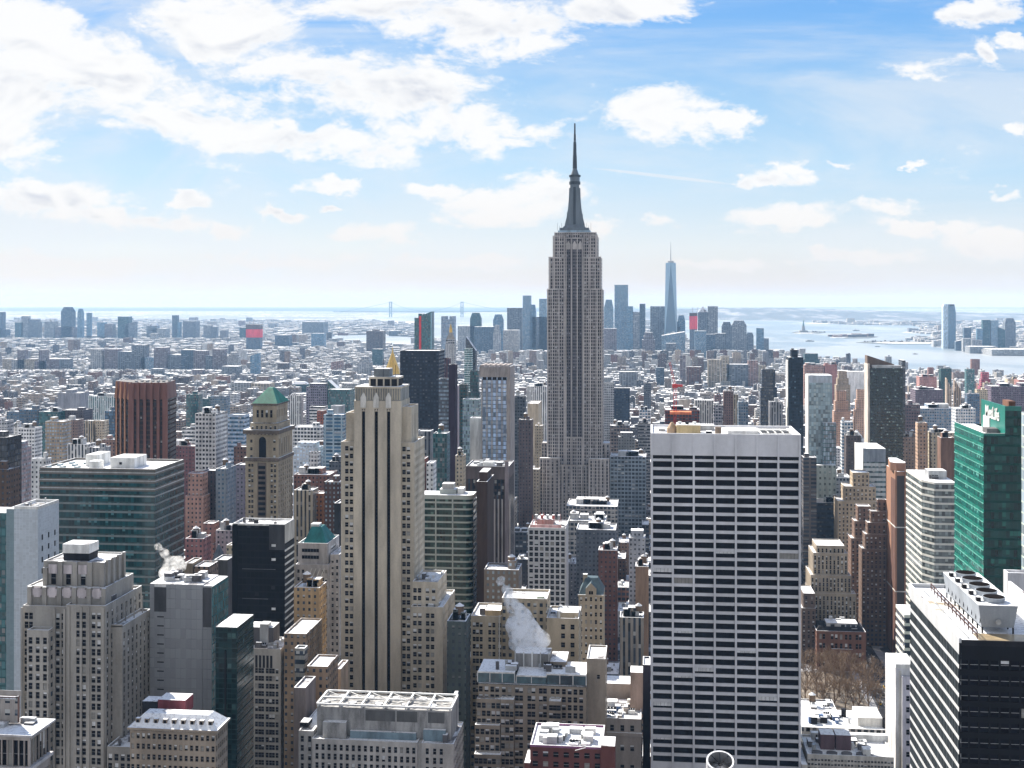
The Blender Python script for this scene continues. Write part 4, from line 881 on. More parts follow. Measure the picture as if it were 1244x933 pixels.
def mansard(name, label, Y, L, R, side, eave, ridge_, col, roofm, ndorm, fac, vb=933, dbl=True):
    b = Bld(name, label, 'office building', Y, L, R); X = b.x; D = b.dep(R, side); pc = (L + R) / 2
    def Z(py, dy=0): return gz(pc, py, Y + dy)
    M, MF = stonepair(name, col, 3.6, 2.8); x0, x1 = X(L), X(R); ze = Z(eave)
    b.block('wall', x0, x1, 0, D, 0, ze, M, MF, fac, dict(n=6, ww=1.3, fh=fac['fh'], wh=fac['wh'], top=fac['top']), 'R', Z(vb + 30), 0)
    b.part('cornice', MB().box(x0 - .8, x1 + .8, -.8, D + .8, ze + .1, ze + .9, M, SNOWC))
    ins = (x1 - x0) * .12; zr = Z(ridge_, D * .25); o = b.part('mansard_roof', MB().frustum((x0 - .2, x1 + .2, -.2, D + .2), (x0 + ins, x1 - ins, D * .3, D * .7), ze + .9, zr, roofm))
    for i in range(ndorm):
        c = x0 + (x1 - x0) * (i + .7) / (ndorm + .4); dm = MB().box(c - .8, c + .8, D * .09, D * .22, ze + 1.6, ze + 3.6, M, SNOWC); dm.box(c - .45, c + .45, D * .09 - .05, D * .09, ze + 1.9, ze + 3.2, GL); dm.obj('dormer', b.o)
    b.finish(seed=11); reg(L, side, ridge_, vb, Y); return b
mb_ = mansard('snowy_mansard_building', 'low ornate building with snow-covered mansard roof and dormers, lower left', 420, 158, 262, 277, 888, 868, (.3, .25, .2), SNOWC, 9, dict(n=16, ww=1.1, fh=3.7, wh=1.9, top=1.2))
mb_.part('penthouse', MB().box(mb_.x(197, 18), mb_.x(230, 18), 14, 22, gz(210, 872, 430), gz(210, 846, 438), plain('maroon', (.2, .05, .06)), SNOWC)); mb_.part('roof_plant', MB().box(mb_.x(178, 18), mb_.x(196, 18), 14, 20, gz(190, 872, 430), gz(190, 848, 438), DARK, SNOW))
def teal_mansard():
    Y = 680; b = Bld('teal_mansard_tower', 'white stone tower with teal hipped roof standing just left of the striped limestone skyscraper', 'office tower', Y, 362, 399)
    X = b.x; M = plain('whitish_stone', (.48, .46, .47)); MF = st_mat('brk', 'lgrey')
    def Z(py, dy=0): return gz(382, py, Y + dy)
    D = 30; g = dict(n=5, ww=1.8, fh=3.5, wh=1.9, top=2)
    b.block('wall', X(359), X(399), 0, D, 0, Z(688), M, MF, dict(cols=[X(c) for c in (362.5, 368, 392, 396)], ww=1.4, fh=4.4, wh=1.9, top=2), dict(n=6, ww=1.4, fh=4.4, wh=1.9, top=2), 'R', Z(800))
    b.block('wall', X(362, 2), X(398, 2), 2, D - 2, Z(688) + .1, Z(662, 2), M, MF, dict(cols=[X(377, 2)], ww=10, fh=3.8, wh=2.0, top=2.2), dict(n=1, ww=12, fh=3.8, wh=2.0, top=2.2), 'R', 0)
    T = plain('teal_roof', (.02, .17, .17), .6, var=.3); b.part('hipped_roof', MB().frustum((X(368, 4), X(397, 4), 4, D - 5), (X(376, 6), X(388, 6), 10, D - 12), Z(662, 2), Z(640, 10), T))
    b.part('roof_cap', MB().box(X(377, 10), X(387, 10), 11, D - 13, Z(640, 10), Z(637, 10), WHITEP, SNOWC))
    b.block('wing', X(399) + .02, X(410), 4, D + 4, 0, Z(675, 4), M, MF, dict(n=2, ww=1.2, fh=3.6, wh=1.8, top=2), dict(n=4, ww=1.4, fh=3.6, wh=1.9, top=2), 'R', Z(800))
    for k in range(4): b.part('truss_bar', MB().bar((X(374 + k * 5, -.5), -.5, Z(702)), (X(379 + k * 5, -.5), -.5, Z(690)), .3, WHITEP))
    b.finish(); reg(359, 412, 637, 795, Y)
teal_mansard()

# ================================================================== centre
def curved_glass():
    Y = 700; b = Bld('curved_glass_office', 'green glass office building with white floor bands and a curved right corner', 'office building', Y, 510, 565)
    X = b.x; z1 = gz(540, 602, Y); x0, x1 = X(510), X(566); r = X(574, 0) - x1; fh = 7.95 / 1500 * gd(540, Y); D = 15
    def outline(o): return [(x0 - o, -o), (x1, -o)] + [(x1 + (r + o) * sin(pi / 2 * i / 6), r - (r + o) * cos(pi / 2 * i / 6)) for i in range(1, 7)] + [(x1 + r + o, D), (x0 - o, D)]
    G = facade('sea_green_glass', (.03, .07, .065), (.008, .032, .032), fh=fh, bw=1.7, wz=(0, 1), wx=(.05, .95), blind=.14, bcol=(.12, .22, .2), gspec=.4, grough=.12, ripple=.2)
    b.part('wall', MB().poly(outline(0), 0, z1, G, SNOWC)); BP = plain('pale_band', (.4, .44, .42), .6, var=.1)
    for i in range(27):
        zz = z1 - i * fh * 1.0 + .3; b.part('floor_band', MB().poly(outline(.22), zz - (1.0 if i else 2.4), zz, BP, SNOWC if i == 0 else None))
    for c in (510.6, 529.5, 550): b.part('pier', MB().box(X(c) - .4, X(c) + .4, -.5, -.23, 0, z1, BP))
    b.part('penthouse', MB().box(X(534, 4), X(554, 4), 4, 13, z1, z1 + 3, BP, SNOWC)); b.part('penthouse', MB().box(X(537, 5), X(551, 5), 5, 12, z1 + 3, z1 + 6, METAL, SNOWC)); b.part('penthouse', MB().box(X(556, 5), X(563, 5), 5, 13, z1, z1 + 3.4, WHITEP, SNOWC))
    MB().box(x0, x1 + r, D + .05, D + 8, 0, z1 - 4, G, SNOW).obj('rear_wing', b.o); reg(510, 578, 585, 760, Y)
curved_glass()
def white_grid():
    Y = 800; b = Bld('white_gridded_tower', 'slim white gridded office tower with red machinery on its roof, below the spired skyscraper', 'office tower', Y, 642, 687)
    X = b.x; M = plain('white_precast', (.62, .61, .62), .7, var=.12); z1 = gz(664, 643, Y); D = b.dep(687, 690); D = 30; fh = 6.7 / 1500 * gd(664, Y)
    b.block('wall', X(642), X(687), 0, D, 0, z1, M, facade('white_precast_side', (.6, .6, .62), fh=fh, bw=3.4, wz=(.2, .8), wx=(.2, .8)), dict(n=7, ww=2.35, fh=fh, wh=2.45, top=.9), dict(n=7, ww=2.6, fh=fh, wh=2.3, top=1.3), 'R', gz(664, 750, Y), .9)
    for i in range(8): c = X(642) + (X(687) - X(642)) * i / 7; b.part('pier', MB().box(c - .35, c + .35, -.45, -.003, 0, z1 + .5, M))
    RD = plain('roof_red', (.45, .12, .1)); rn = random.Random(8)
    b.part('roof_screen', MB().box(X(644, 4), X(682, 4), 3.9, 4.3, z1, z1 + 2.2, plain('pink_screen', (.6, .35, .33)), SNOWC)); b.part('penthouse', MB().box(X(652, 8), X(672, 8), 8, 22, z1, z1 + 5, plain('pale_red', (.5, .3, .27)), SNOWC))
    for i in range(12): xx = rn.uniform(X(645), X(682)); yy = rn.uniform(3, 26); b.part('red_rail', MB().bar((xx, yy, z1), (xx + rn.uniform(-1, 1), yy, z1 + rn.uniform(3, 8)), .22, RD))
    for i in range(5): b.part('roof_unit', MB().box(X(648 + i * 7), X(651 + i * 7), 10, 13, z1 + 5, z1 + 7.5, RD if i % 2 else METAL, SNOWC))
    b.finish((.86, .08, .03, .03)); reg(641, 690, 622, 736, Y)
white_grid()
def striped_dark():
    Y = 900; b = Bld('dark_pillared_tower', 'dark brown pillared office tower with snowy flat roof before the blue-white glass tower', 'office tower', Y, 566, 618)
    X = b.x; M = plain('umber_stone', (.13, .1, .095)); z1 = gz(590, 568, Y); D = b.dep(618, 624.5); fh = 3.7
    def Z(py): return gz(590, py, Y)
    b.block('wall', X(566), X(618), 0, D, 0, z1, M, st_mat('ver', 'dbrown'), dict(n=12, ww=1.7, fh=60, wh=6.2, top=2.2), dict(n=4, ww=2, fh=60, wh=6.2, top=2.2), 'R', Z(582), 1)
    for k, py in enumerate((583, 590, 597)):
        for i in range(10): b.part('window', MB().box(X(575 + i * 4.3), X(577.6 + i * 4.3), -.04, -.003, Z(py + 4), Z(py), BLIND2 if (i + k) % 3 == 0 else GL))
    for i in range(5): c = X(601 + i * 4.6); b.part('pier', MB().box(c - .5, c + .5, -.9, -.003, 0, Z(606), plain('pale_pier', (.38, .34, .32))))
    b.part('corner_pier', MB().box(X(618) - 2.8, X(618) + .02, -1, -.003, 0, Z(560), plain('mauve_pier', (.26, .22, .23)))); b.part('roof_unit', MB().box(X(588, 10), X(600, 10), 8, 16, z1, z1 + 3, WHITEP, SNOWC))
    clutter(b.o, X(567), X(616), 3, D - 2, z1, 7, random.Random(3), tank=False); b.finish(); reg(566, 625, 560, 680, Y)
striped_dark()
def blue_white():
    Y = 1050; b = Bld('blue_white_glass_tower', 'tower of pale blue glass strips between beige piers with a scalloped beige crown', 'office tower', Y, 585.5, 619)
    X = b.x; P = plain('beige_pier', (.36, .32, .3)); z1 = gz(602, 443, Y); zc = gz(602, 458, Y); D = b.dep(619, 624.5)
    G = facade('pale_strip_glass', (.17, .22, .3), (.36, .46, .62), fh=3.5, bw=2.2, wz=(.14, .94), wx=(.05, .95), blind=.35, bcol=(.75, .8, .86), gspec=.9, grough=.08)
    x0, x1 = X(585.5), X(619); b.part('wall', MB().box(x0, x1, 0, D, 0, zc, G)); b.part('side_wall', MB().box(x1 + .01, x1 + .6, -.3, D, 0, zc - .1, P))
    b.part('corner_pier', MB().box(X(616), x1 + .6, -.5, -.01, 0, zc - .1, P))
    n = 5
    for i in range(n + 1):
        c = x0 + (X(616) - x0) * i / n; b.part('pier', MB().box(c - .45, c + .45, -.7, -.01, 0, zc - 2.8, P))
        k = MB().box(c - 2.1, c + 2.1, -1.1, D, zc + .02, z1 - 2.5, P); b.part('crown_flute', k.frustum((c - 2.1, c + 2.1, -1.1, D), (c - 1.2, c + 1.2, .5, D), z1 - 2.5, z1 - .4, P))
        if i < n: b.part('dark_slot', MB().box(c + .5, c + 4, -.05, -.01, zc - 2.6, zc - .1, DARK))
    b.part('crown', MB().box(x0, x1 + .55, .0, D - .2, zc + .03, z1 - 1.6, P, SNOW)); reg(585, 625, 443, 566, Y)
blue_white()
def cluster():
    # stepped masonry group in the middle foreground: the rear block, the front block
    Y = 590; b = Bld('buff_stepped_building', 'buff masonry building with blank square top, stepping down on both sides behind the steam', 'office building', Y, 558, 704)
    X = b.x; M, MF = stonepair('buff', (.44, .37, .27))
    def Z(py, dy=0): return gz(630, py, Y + dy)
    fh = 3.5; g = dict(ww=1.45, fh=fh, wh=2.25, top=2.2)
    b.block('tower', X(609), X(664), 2, 22, 0, Z(731), M, MF, None, None, 'R', 0, 1.2); b.block('wing', X(572), X(609) - .02, 0, 26, 0, Z(752), M, MF, dict(cols=[X(c) for c in (576, 580, 584.5, 595, 600, 607)], **g), None, 'R', Z(880))
    b.part('wing_top', MB().box(X(589), X(608), 1, 12, Z(752), Z(743), plain('straw_panel', (.5, .36, .2)), SNOWC))
    b.block('wing', X(664) + .02, X(703), 0, 24, 0, Z(752), M, MF, dict(cols=[X(c) for c in (684, 695.5)], ww=1.9, fh=4.3, wh=2.4, top=2.0), None, 'R', Z(830)); b.part('wing_top', MB().box(X(676), X(702), 4, 16, Z(752), Z(745), M, SNOWC))
    b.block('wing', X(558), X(572) - .02, -4, 20, 0, Z(802), M, MF, dict(n=3, **g), None, 'R', Z(950)); b.part('chimney', MB().box(X(606), X(607.4), -.5, .0, Z(830), Z(748), plain('pale_stone', (.62, .6, .56))))
    b.part('bulkhead', MB().box(X(651), X(659), 6, 10, Z(731), Z(728), plain('sage', (.2, .25, .18)), SNOW)); b.finish(); reg(558, 704, 727, 933, Y)
    Y = 520; b = Bld('terraced_apartment_block', 'large brown terraced block with many paired windows and snow-covered roof terraces, centre foreground', 'apartment building', Y, 579, 712)
    X = b.x; M, MF = stonepair('terrace', (.29, .245, .195))
    def Z(py, dy=0): return gz(645, py, Y + dy)
    fh = 9.6 / 1500 * gd(645, Y); g = dict(ww=1.6, fh=fh, wh=2.3, top=1.3)
    b.block('wall', X(581), X(712), 0, 30, 0, Z(832), M, MF, dict(cols=[X(c) for c in (584, 591, 598, 604, 612, 619, 628, 633, 643, 648, 657, 662, 671.5, 677.5, 685, 692, 699, 706)], **g), None, 'L', Z(960), 0)
    for (l, r, t) in ((579, 608, 852), (577, 607, 884), (608.3, 624, 852), (667, 681, 852)):
        d = -3 - (t > 860) * 3 - (l > 600) * 1.5; b.block('bay', X(l, d), X(r, d), d, -.02 if t < 860 else -3.02, 0, Z(t, d), M, MF, dict(n=5 if r - l > 20 else 3, **g), None, 'L', Z(960), .4)
    b.block('bay', X(576, -10), X(608, -10), -10, -6.02, 0, Z(920, -10), M, MF, dict(n=6, **g), None, 'L', Z(1000), .4)
    TG = glassmat('solarium_glass', (.04, .09, .11)); k = 0
    for (l, r, t0, t1) in ((580, 625, 831, 819), (627, 664, 831, 822), (664, 712, 831, 819)):
        b.part('solarium', MB().box(X(l), X(r), .6, 20, Z(t0) + .05, Z(t1), TG, SNOWC))
        n = int((r - l) / 13)
        for i in range(n + 1): c = X(l + (r - l) * i / n); b.part('solarium_post', MB().box(c - .15, c + .15, .35, .58, Z(t0) + .05, Z(t1) + .3, WHITEP))
        b.part('solarium_fascia', MB().box(X(l), X(r), .2, .34, Z(t1) - .2, Z(t1) + .4, WHITEP, SNOWC))
    b.part('roof_house', MB().box(X(625, 14), X(668, 14), 14, 24, Z(822), Z(794, 14), plain('frame_grey', (.3, .29, .28)), SNOWC))
    for i in range(5): c = X(626 + i * 10.2, 13.6); b.part('frame_post', MB().box(c - .25, c + .25, 13.4, 13.9, Z(822), Z(792, 14), WHITEP))
    b.part('upper_terrace', MB().box(X(668, 12), X(688, 12), 12, 28, Z(820), Z(803, 12), M, SNOWC)); clutter(b.o, X(583), X(705), 3, 12, Z(819), 14, random.Random(6), tank=False)
    # right, plainer extension
    b.block('extension', X(712) + .02, X(735), 5, 26, 0, Z(800, 5), M, MF, dict(cols=[X(727, 5)], ww=1.2, fh=30, wh=1.8, top=6), None, 'R', 0, .8)
    b.finish((.62, .2, .1, .08)); reg(576, 735, 790, 933, Y)
cluster()
def chateau():
    Y = 700; b = Bld('steep_roofed_building', 'tan stone building with steep blue-slate roof and gable, left of the white slab tower', 'office building', Y, 703, 735)
    X = b.x; M, MF = stonepair('chateau', (.42, .35, .26)); SL = plain('blue_slate', (.06, .1, .12), .6)
    def Z(py, dy=0): return gz(719, py, Y + dy)
    x0, x1 = X(703), X(733); D = 22; g = dict(n=5, ww=1.15, fh=4.3, wh=2.3, top=1.2); b.block('wall', x0, x1, 0, D, 0, Z(723), M, MF, g, dict(n=5, ww=1.2, fh=4.3, wh=2.3, top=1.2), 'R', Z(800), 0)
    b.part('steep_roof', MB().frustum((x0, x1, 0, D), (x0 + 3.5, x1 - 3.5, 8, D - 8), Z(723) + .02, Z(702, 8), SL)); gm = MB(); c = (x0 + x1) / 2
    gm.box(c - 3, c + 3, -.4, 3, Z(723), Z(715), M); gm.quad([(c - 3, -.4, Z(715)), (c + 3, -.4, Z(715)), (c, -.4, Z(708))], M); gm.quad([(c - 3, -.4, Z(715)), (c, -.4, Z(708)), (c, 8, Z(708)), (c - 3, 3, Z(715))], SL); gm.quad([(c + 3, 3, Z(715)), (c, 8, Z(708)), (c, -.4, Z(708)), (c + 3, -.4, Z(715))], SL)
    gm.box(c - 1.2, c - .1, -.5, -.41, Z(722), Z(718), GL); gm.box(c + .1, c + 1.2, -.5, -.41, Z(722), Z(718), GL); b.part('gable', gm)
    b.part('chimney', MB().box(x0 + 2, x0 + 4.5, 8, 11, Z(715), Z(698, 8), M, SNOWC)); b.part('cornice', MB().box(x0 - .5, x1 + .5, -.5, -.02, Z(724), Z(722.5), M, SNOWC)); b.finish((.35, .35, .2, .1)); reg(703, 735, 696, 800, Y)
chateau()
def light_roof_building():     # bottom centre left with the open roof frame
    Y = 480; b = Bld('framed_roof_building', 'light grey building with fans under a white open roof frame, bottom centre-left', 'office building', Y, 385, 548)
    X = b.x; M, MF = stonepair('lightstone', (.45, .43, .41), var=.35); CN = plain('weathered_concrete', (.36, .355, .35), var=.5, scale=.3)
    def Z(py, dy=0): return gz(465, py, Y + dy)
    fh = 11.2 / 1500 * gd(465, Y); g = dict(ww=1.25, fh=fh, wh=2.4, top=1.6)
    cl = [X(378 + 7.35 * i + 7) for i in range(18)]; b.block('wall', X(379), X(507), 0, 26, 0, Z(902), M, MF, dict(cols=[c for c in cl if c < X(505)], **g), None, 'L', Z(1010), .5)
    b.block('wall', X(512), X(551), 0, 26, 0, Z(902), M, MF, dict(cols=[X(c) for c in (519, 528, 536)], **g), None, 'R', Z(1010), .5); b.part('wall_recess', MB().box(X(507) + .02, X(512) - .02, .8, 20, 0, Z(902), M))
    b.block('wing', X(361), X(379) - .05, 2, 30, 0, Z(893, 2), M, MF, dict(n=2, **g), None, 'L', Z(1010), .5); b.part('roof_unit', MB().box(X(366, 8), X(376, 8), 6, 12, Z(893), Z(888), DARK, SNOW))
    zt = Z(861, 5); b.part('penthouse', MB().box(X(385, 5), X(548, 5), 5, 22, Z(902), zt, CN)); x0, x1 = X(385, 5), X(548, 5)
    for (l, r) in ((444, 480), (482, 507), (520, 540)): b.part('louvre_panel', MB().box(X(l, 5), X(r, 5), 4.9, 4.99, Z(876, 5), Z(863, 5), plain('dark_louvre', (.12, .12, .12))))
    b.part('annex_roof', MB().box(X(392, 2), X(420, 2), 2, 4.9, Z(902), Z(882), CN, SNOW)); b.part('annex_roof', MB().box(X(425, 3), X(505, 3), 3.3, 4.88, Z(902), Z(893), plain('blue_shed', (.2, .28, .33)), SNOW)); b.part('annex_roof', MB().box(X(514, 3), X(541, 3), 3.3, 4.88, Z(902), Z(888), plain('blue_shed', (.2, .28, .33)), SNOW))
    f = MB()
    for yy in (5, 13.5, 22): f.box(x0, x1, yy - .35, yy + .35, zt + .7, zt + 1.4, WHITEP, SNOWC)
    n = 6
    for i in range(n + 1): c = x0 + (x1 - x0) * i / n; f.box(c - .35, c + .35, 5.36, 21.6, zt + .75, zt + 1.38, WHITEP, SNOWC)
    for i in range(n + 1):
        for yy in (5, 22): c = x0 + .4 + (x1 - x0 - .8) * i / n; f.box(c - .3, c + .3, yy - .3, yy + .3, zt, zt + .7, WHITEP)
    for i in range(n): a = x0 + (x1 - x0) * i / n; c = x0 + (x1 - x0) * (i + 1) / n; f.bar((a, 5, zt + 1), (c, 13.5, zt + 1), .2, WHITEP); f.bar((c, 13.5, zt + 1), (a, 22, zt + 1), .2, WHITEP)
    b.part('roof_frame', f)
    for i in range(10): c = x0 + (x1 - x0) * (i + .5) / 10; b.part('fan', MB().cyl(c, 9 + (i % 2) * 8, 2.0, zt, zt + .9, METAL if i % 2 else DARK, 1.7, n=14, top=SNOW))
    b.finish((.8, .1, .05, .05)); reg(360, 552, 843, 933, Y)
light_roof_building()
def red_brick_front():
    Y = 450; b = Bld('maroon_brick_building', 'dark red brick building with purple-edged snowy roof, bottom centre', 'apartment building', Y, 644, 732)
    X = b.x; M, MF = stonepair('maroon_brick', (.13, .045, .04))
    def Z(py, dy=0): return gz(690, py, Y + dy)
    b.block('wall', X(644), X(732), 0, 24, 0, Z(909), M, MF, dict(n=7, ww=1.9, fh=3.6, wh=2.0, top=1.5), None, 'R', Z(990), .8, capm=plain('plum_cap', (.25, .1, .2)))
    b.part('stair_house', MB().box(X(730, -2), X(747, -2), -2, 8, 0, Z(902), M, SNOWC)); b.part('edge_wall', MB().box(X(637, -3), X(644, -3) - .05, -3, 10, 0, Z(925), M, SNOWC))
    clutter(b.o, X(646), X(728), 2, 20, Z(909), 14, random.Random(12), tank=False)
    lt = MB()
    for i in range(7): lt.bar((X(699), -2 + i * 2.2, Z(909)), (X(712), -2 + i * 2.2, Z(905)), .15, WHITEP)
    b.part('roof_ladder', lt); b.finish(seed=4); reg(635, 748, 900, 933, Y)
red_brick_front()
def drum():
    Y = 300; r = (gx(892, Y) - gx(858, Y)) / 2
    b = Bld('round_flue', 'white round rooftop flue with tilted open mouth at the bottom of the white slab tower', 'flue', Y, 858, 892); zc = gz(875, 924, Y)
    CR = plain('white_flue', (.62, .62, .63), .6, var=.2); LN_ = plain('flue_lining', (.3, .3, .31)); n = 28; mb = MB()
    o = [(r * cos(2 * pi * i / n), r * sin(2 * pi * i / n)) for i in range(n)]; q = [(x * .88, y * .88) for x, y in o]
    for i in range(n):
        j = (i + 1) % n; mb.quad([(*o[i], -7), (*o[j], -7), (*o[j], 0), (*o[i], 0)], CR); mb.quad([(*o[i], 0), (*o[j], 0), (*q[j], 0), (*q[i], 0)], SNOWC); mb.quad([(*q[j], -6), (*q[i], -6), (*q[i], 0), (*q[j], 0)], LN_)
    hd = mb.obj('mouth', b.o); hd.location = (0, 0, zc); hd.rotation_euler = (radians(24), 0, 0)
    h2 = MB().cyl(0, 0, r * .86, -3.4, -1.2, METAL, .6, n=20, top=DARK).obj('hood', hd)
    for i in range(8): a = 2 * pi * i / 8; MB().bar((0, 0, -1.2), (r * .86 * cos(a), r * .86 * sin(a), -.4), .09, DARK).obj('brace', hd)
    MB().cyl(0, 0, r * .8, 0, zc - 3, CR, n=20).obj('shaft', b.o)
    reg(858, 892, 908, 933, Y)
drum()

# ================================================================== right of centre
def angled_stripes():
    Y = 713; b = Bld('white_banded_office', 'white banded office building with a folded front, just left of the green glass tower', 'office building', Y, 1135, 1161)
    X = b.x; z1 = gz(1148, 587, Y); D = b.dep(1120, 1100); fh = 8.2 / 1500 * gd(1148, Y); BW = plain('ivory_band', (.62, .61, .56), .6, var=.1)
    xa = X(1120, 9); pts = [(xa, 9), (X(1135), 0), (X(1161), 0), (X(1161), D + 6), (xa, D + 6)]
    def o_(k): return [(xa - k, 9 - k * .3), (X(1135), -k), (X(1161) + k, -k), (X(1161) + k, D + 6), (xa - k, D + 6)]
    G = facade('grey_mirror', (.1, .12, .12), (.1, .12, .12), fh=fh, bw=1.7, wz=(0, 1), wx=(.08, .95), blind=.4, bcol=(.3, .34, .33), gspec=.9, grough=.1)
    b.part('wall', MB().poly(pts, 0, z1, G, SNOWC))
    for i in range(30): zz = z1 - i * fh + .4; b.part('floor_band', MB().poly(o_(.25), zz - 1.15, zz, BW, SNOWC if i == 0 else None))
    b.part('penthouse', MB().box(X(1128, 14), X(1150, 14), 14, 24, z1, z1 + 5, METAL, SNOWC)); clutter(b.o, xa + 1, X(1160), 10, 20, z1, 7, random.Random(1), tank=False); reg(1100, 1161, 572, 745, Y)
    Y = 600; b = Bld('white_banded_annex', 'low white banded annex in shade below the orange slab tower', 'office building', Y, 1099, 1112)
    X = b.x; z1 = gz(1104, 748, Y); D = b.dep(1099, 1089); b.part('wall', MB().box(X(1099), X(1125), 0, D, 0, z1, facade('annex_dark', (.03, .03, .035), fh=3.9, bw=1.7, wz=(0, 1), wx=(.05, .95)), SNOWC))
    for i in range(20): zz = z1 - i * 3.9 + .4; b.part('floor_band', MB().box(X(1099) - .25, X(1125), -.1, D + .1, zz - 1.4, zz, BW, SNOWC if i == 0 else None))
    reg(1089, 1112, 740, 800, Y)
angled_stripes()
def orange_slab():
    Y = 925; b = Bld('orange_brown_slab', 'thin orange-brown slab tower, bright on its left edge and black on its front', 'office tower', Y, 1088, 1100)
    X = b.x; z1 = gz(1094, 573, Y); D = b.dep(1088, 1077); O = plain('terracotta', (.31, .165, .105), .7, var=.12); K = plain('smoked_front', (.03, .022, .02), .3, .5)
    b.part('wall', MB().box(X(1088), X(1100), 0, D, 0, z1, O, SNOW)); b.part('dark_front', MB().box(X(1089.5), X(1099), -.15, -.01, 0, z1 - 3, K)); b.part('dark_side', MB().box(X(1088) - .12, X(1088) - .01, 1.2, D * .48, 0, z1 - 6, plain('umber_strip', (.12, .06, .045))))
    b.part('corner_pier', MB().box(X(1088) - .3, X(1088) + .9, -.4, -.16, 0, z1 + .6, O)); b.part('corner_pier', MB().box(X(1099) - .2, X(1100) + .2, -.4, -.16, 0, z1 + .6, O))
    for py in (640, 718): b.part('band', MB().box(X(1088) - .35, X(1100) + .3, -.45, D, gz(1094, py + 1.2, Y), gz(1094, py, Y), plain('pale_stone', (.62, .6, .56))))
    b.part('crown', MB().poly([(X(1088) + 1, 3), (X(1100), 3), (X(1103), 8), (X(1100), D - 2), (X(1088) + 1, D - 2), (X(1084), 8)], z1 + .01, z1 + 6, O, SNOW)); reg(1077, 1101, 569, 780, Y)
orange_slab()
def zig(name, label, Y, tiers, col, sidel, vb, nb=3.0, fh=3.4, win=1.3, wh=2.0):
    """stepped masonry tower: tiers = (left, right, top) from the highest; left faces take the sun"""
    l0 = min(t_[0] for t_ in tiers); r0 = max(t_[1] for t_ in tiers); b = Bld(name, label, 'office tower', Y, l0, r0); X = b.x; M, MF = stonepair(name, col, fh, nb); pc = (l0 + r0) / 2
    D = b.dep(l0, sidel) if sidel else 24; zp = 0
    for k, (l, r, tp) in enumerate(sorted(tiers, key=lambda q: -q[2])):
        d0 = k * 1.6; z1 = gz(pc, tp, Y + d0); W_ = X(r, d0) - X(l, d0); n = max(1, int(W_ / nb))
        b.block('tier', X(l, d0), X(r, d0), d0, D + 4 - k, zp, z1, M, MF, dict(n=n, ww=win, fh=fh, wh=wh, top=1.6), dict(n=max(2, int(D / 3.2)), ww=win, fh=fh, wh=wh, top=1.6), 'L', gz(pc, vb + 12, Y), .7); zp = z1 + .1
    b.finish((.62, .2, .1, .08), seed=k); reg(min(l0, sidel or l0), r0, min(t_[2] for t_ in tiers), vb, Y); return b
zig('cream_stepped_tower', 'cream stepped tower with square top block and sunlit left edge, right of centre', 1050, [(1036, 1056, 575), (1026, 1064, 592), (1018, 1064, 610)], (.45, .36, .26), 1014, 665)
zig('narrow_brown_tower', 'narrow dark brown stepped tower squeezed between cream and brown towers', 990, [(1042, 1058, 616), (1038, 1058, 634), (1034, 1060, 655)], (.2, .13, .1), 1031, 730)
zig('brown_setback_tower', 'brown brick tower stepping down leftward in five sunlit ledges', 955, [(1066, 1077, 608), (1058, 1077, 622), (1054, 1077, 636), (1051, 1077, 650), (1047, 1077, 668)], (.17, .115, .09), 1044, 742)
zig('cream_ribbed_block', 'broad cream block with tall ribbed windows and stepped right shoulder', 930, [(992, 1026, 664), (988, 1030, 673), (985, 1034, 700), (985, 1040, 722)], (.38, .32, .25), 979, 750, nb=2.6, win=1.15, wh=2.9)
zig('shaded_corner_block', 'dark brown corner block with pale upper storeys right beside the white slab tower', 905, [(976, 990, 722), (974, 991, 740)], (.15, .115, .1), None, 860)
def brick_snow():
    Y = 890; b = Bld('red_brick_club', 'red brick building with snowy penthouse roof, behind the bare park trees', 'apartment building', Y, 992, 1052)
    X = b.x; M, MF = stonepair('clubbrick', (.2, .1, .07))
    def Z(py, dy=0): return gz(1020, py, Y + dy)
    b.block('wall', X(992), X(1052), 0, 24, 0, Z(768), M, MF, dict(cols=[X(c) for c in (997, 1001, 1011, 1016, 1022, 1028, 1033, 1041, 1045)], ww=1.7, fh=6.4, wh=3.6, top=1.6), None, 'R', Z(870), .6, roofm=DARK)
    b.part('penthouse', MB().box(X(1004, 4), X(1042, 4), 4, 16, Z(768), Z(757, 4), st_mat('lof', 'lgrey'), SNOWC)); b.part('mansard', MB().frustum((X(992), X(1052), .8, 22), (X(996), X(1048), 4, 20), Z(768) + .1, Z(763), DARK)); b.part('bay', MB().box(X(1010), X(1036), -1.2, -.01, 0, Z(788), M, SNOW))
    clutter(b.o, X(1006), X(1040), 6, 14, Z(757), 4, random.Random(7), tank=False); b.finish((.5, .25, .15, .1)); reg(992, 1052, 752, 866, Y)
brick_snow()
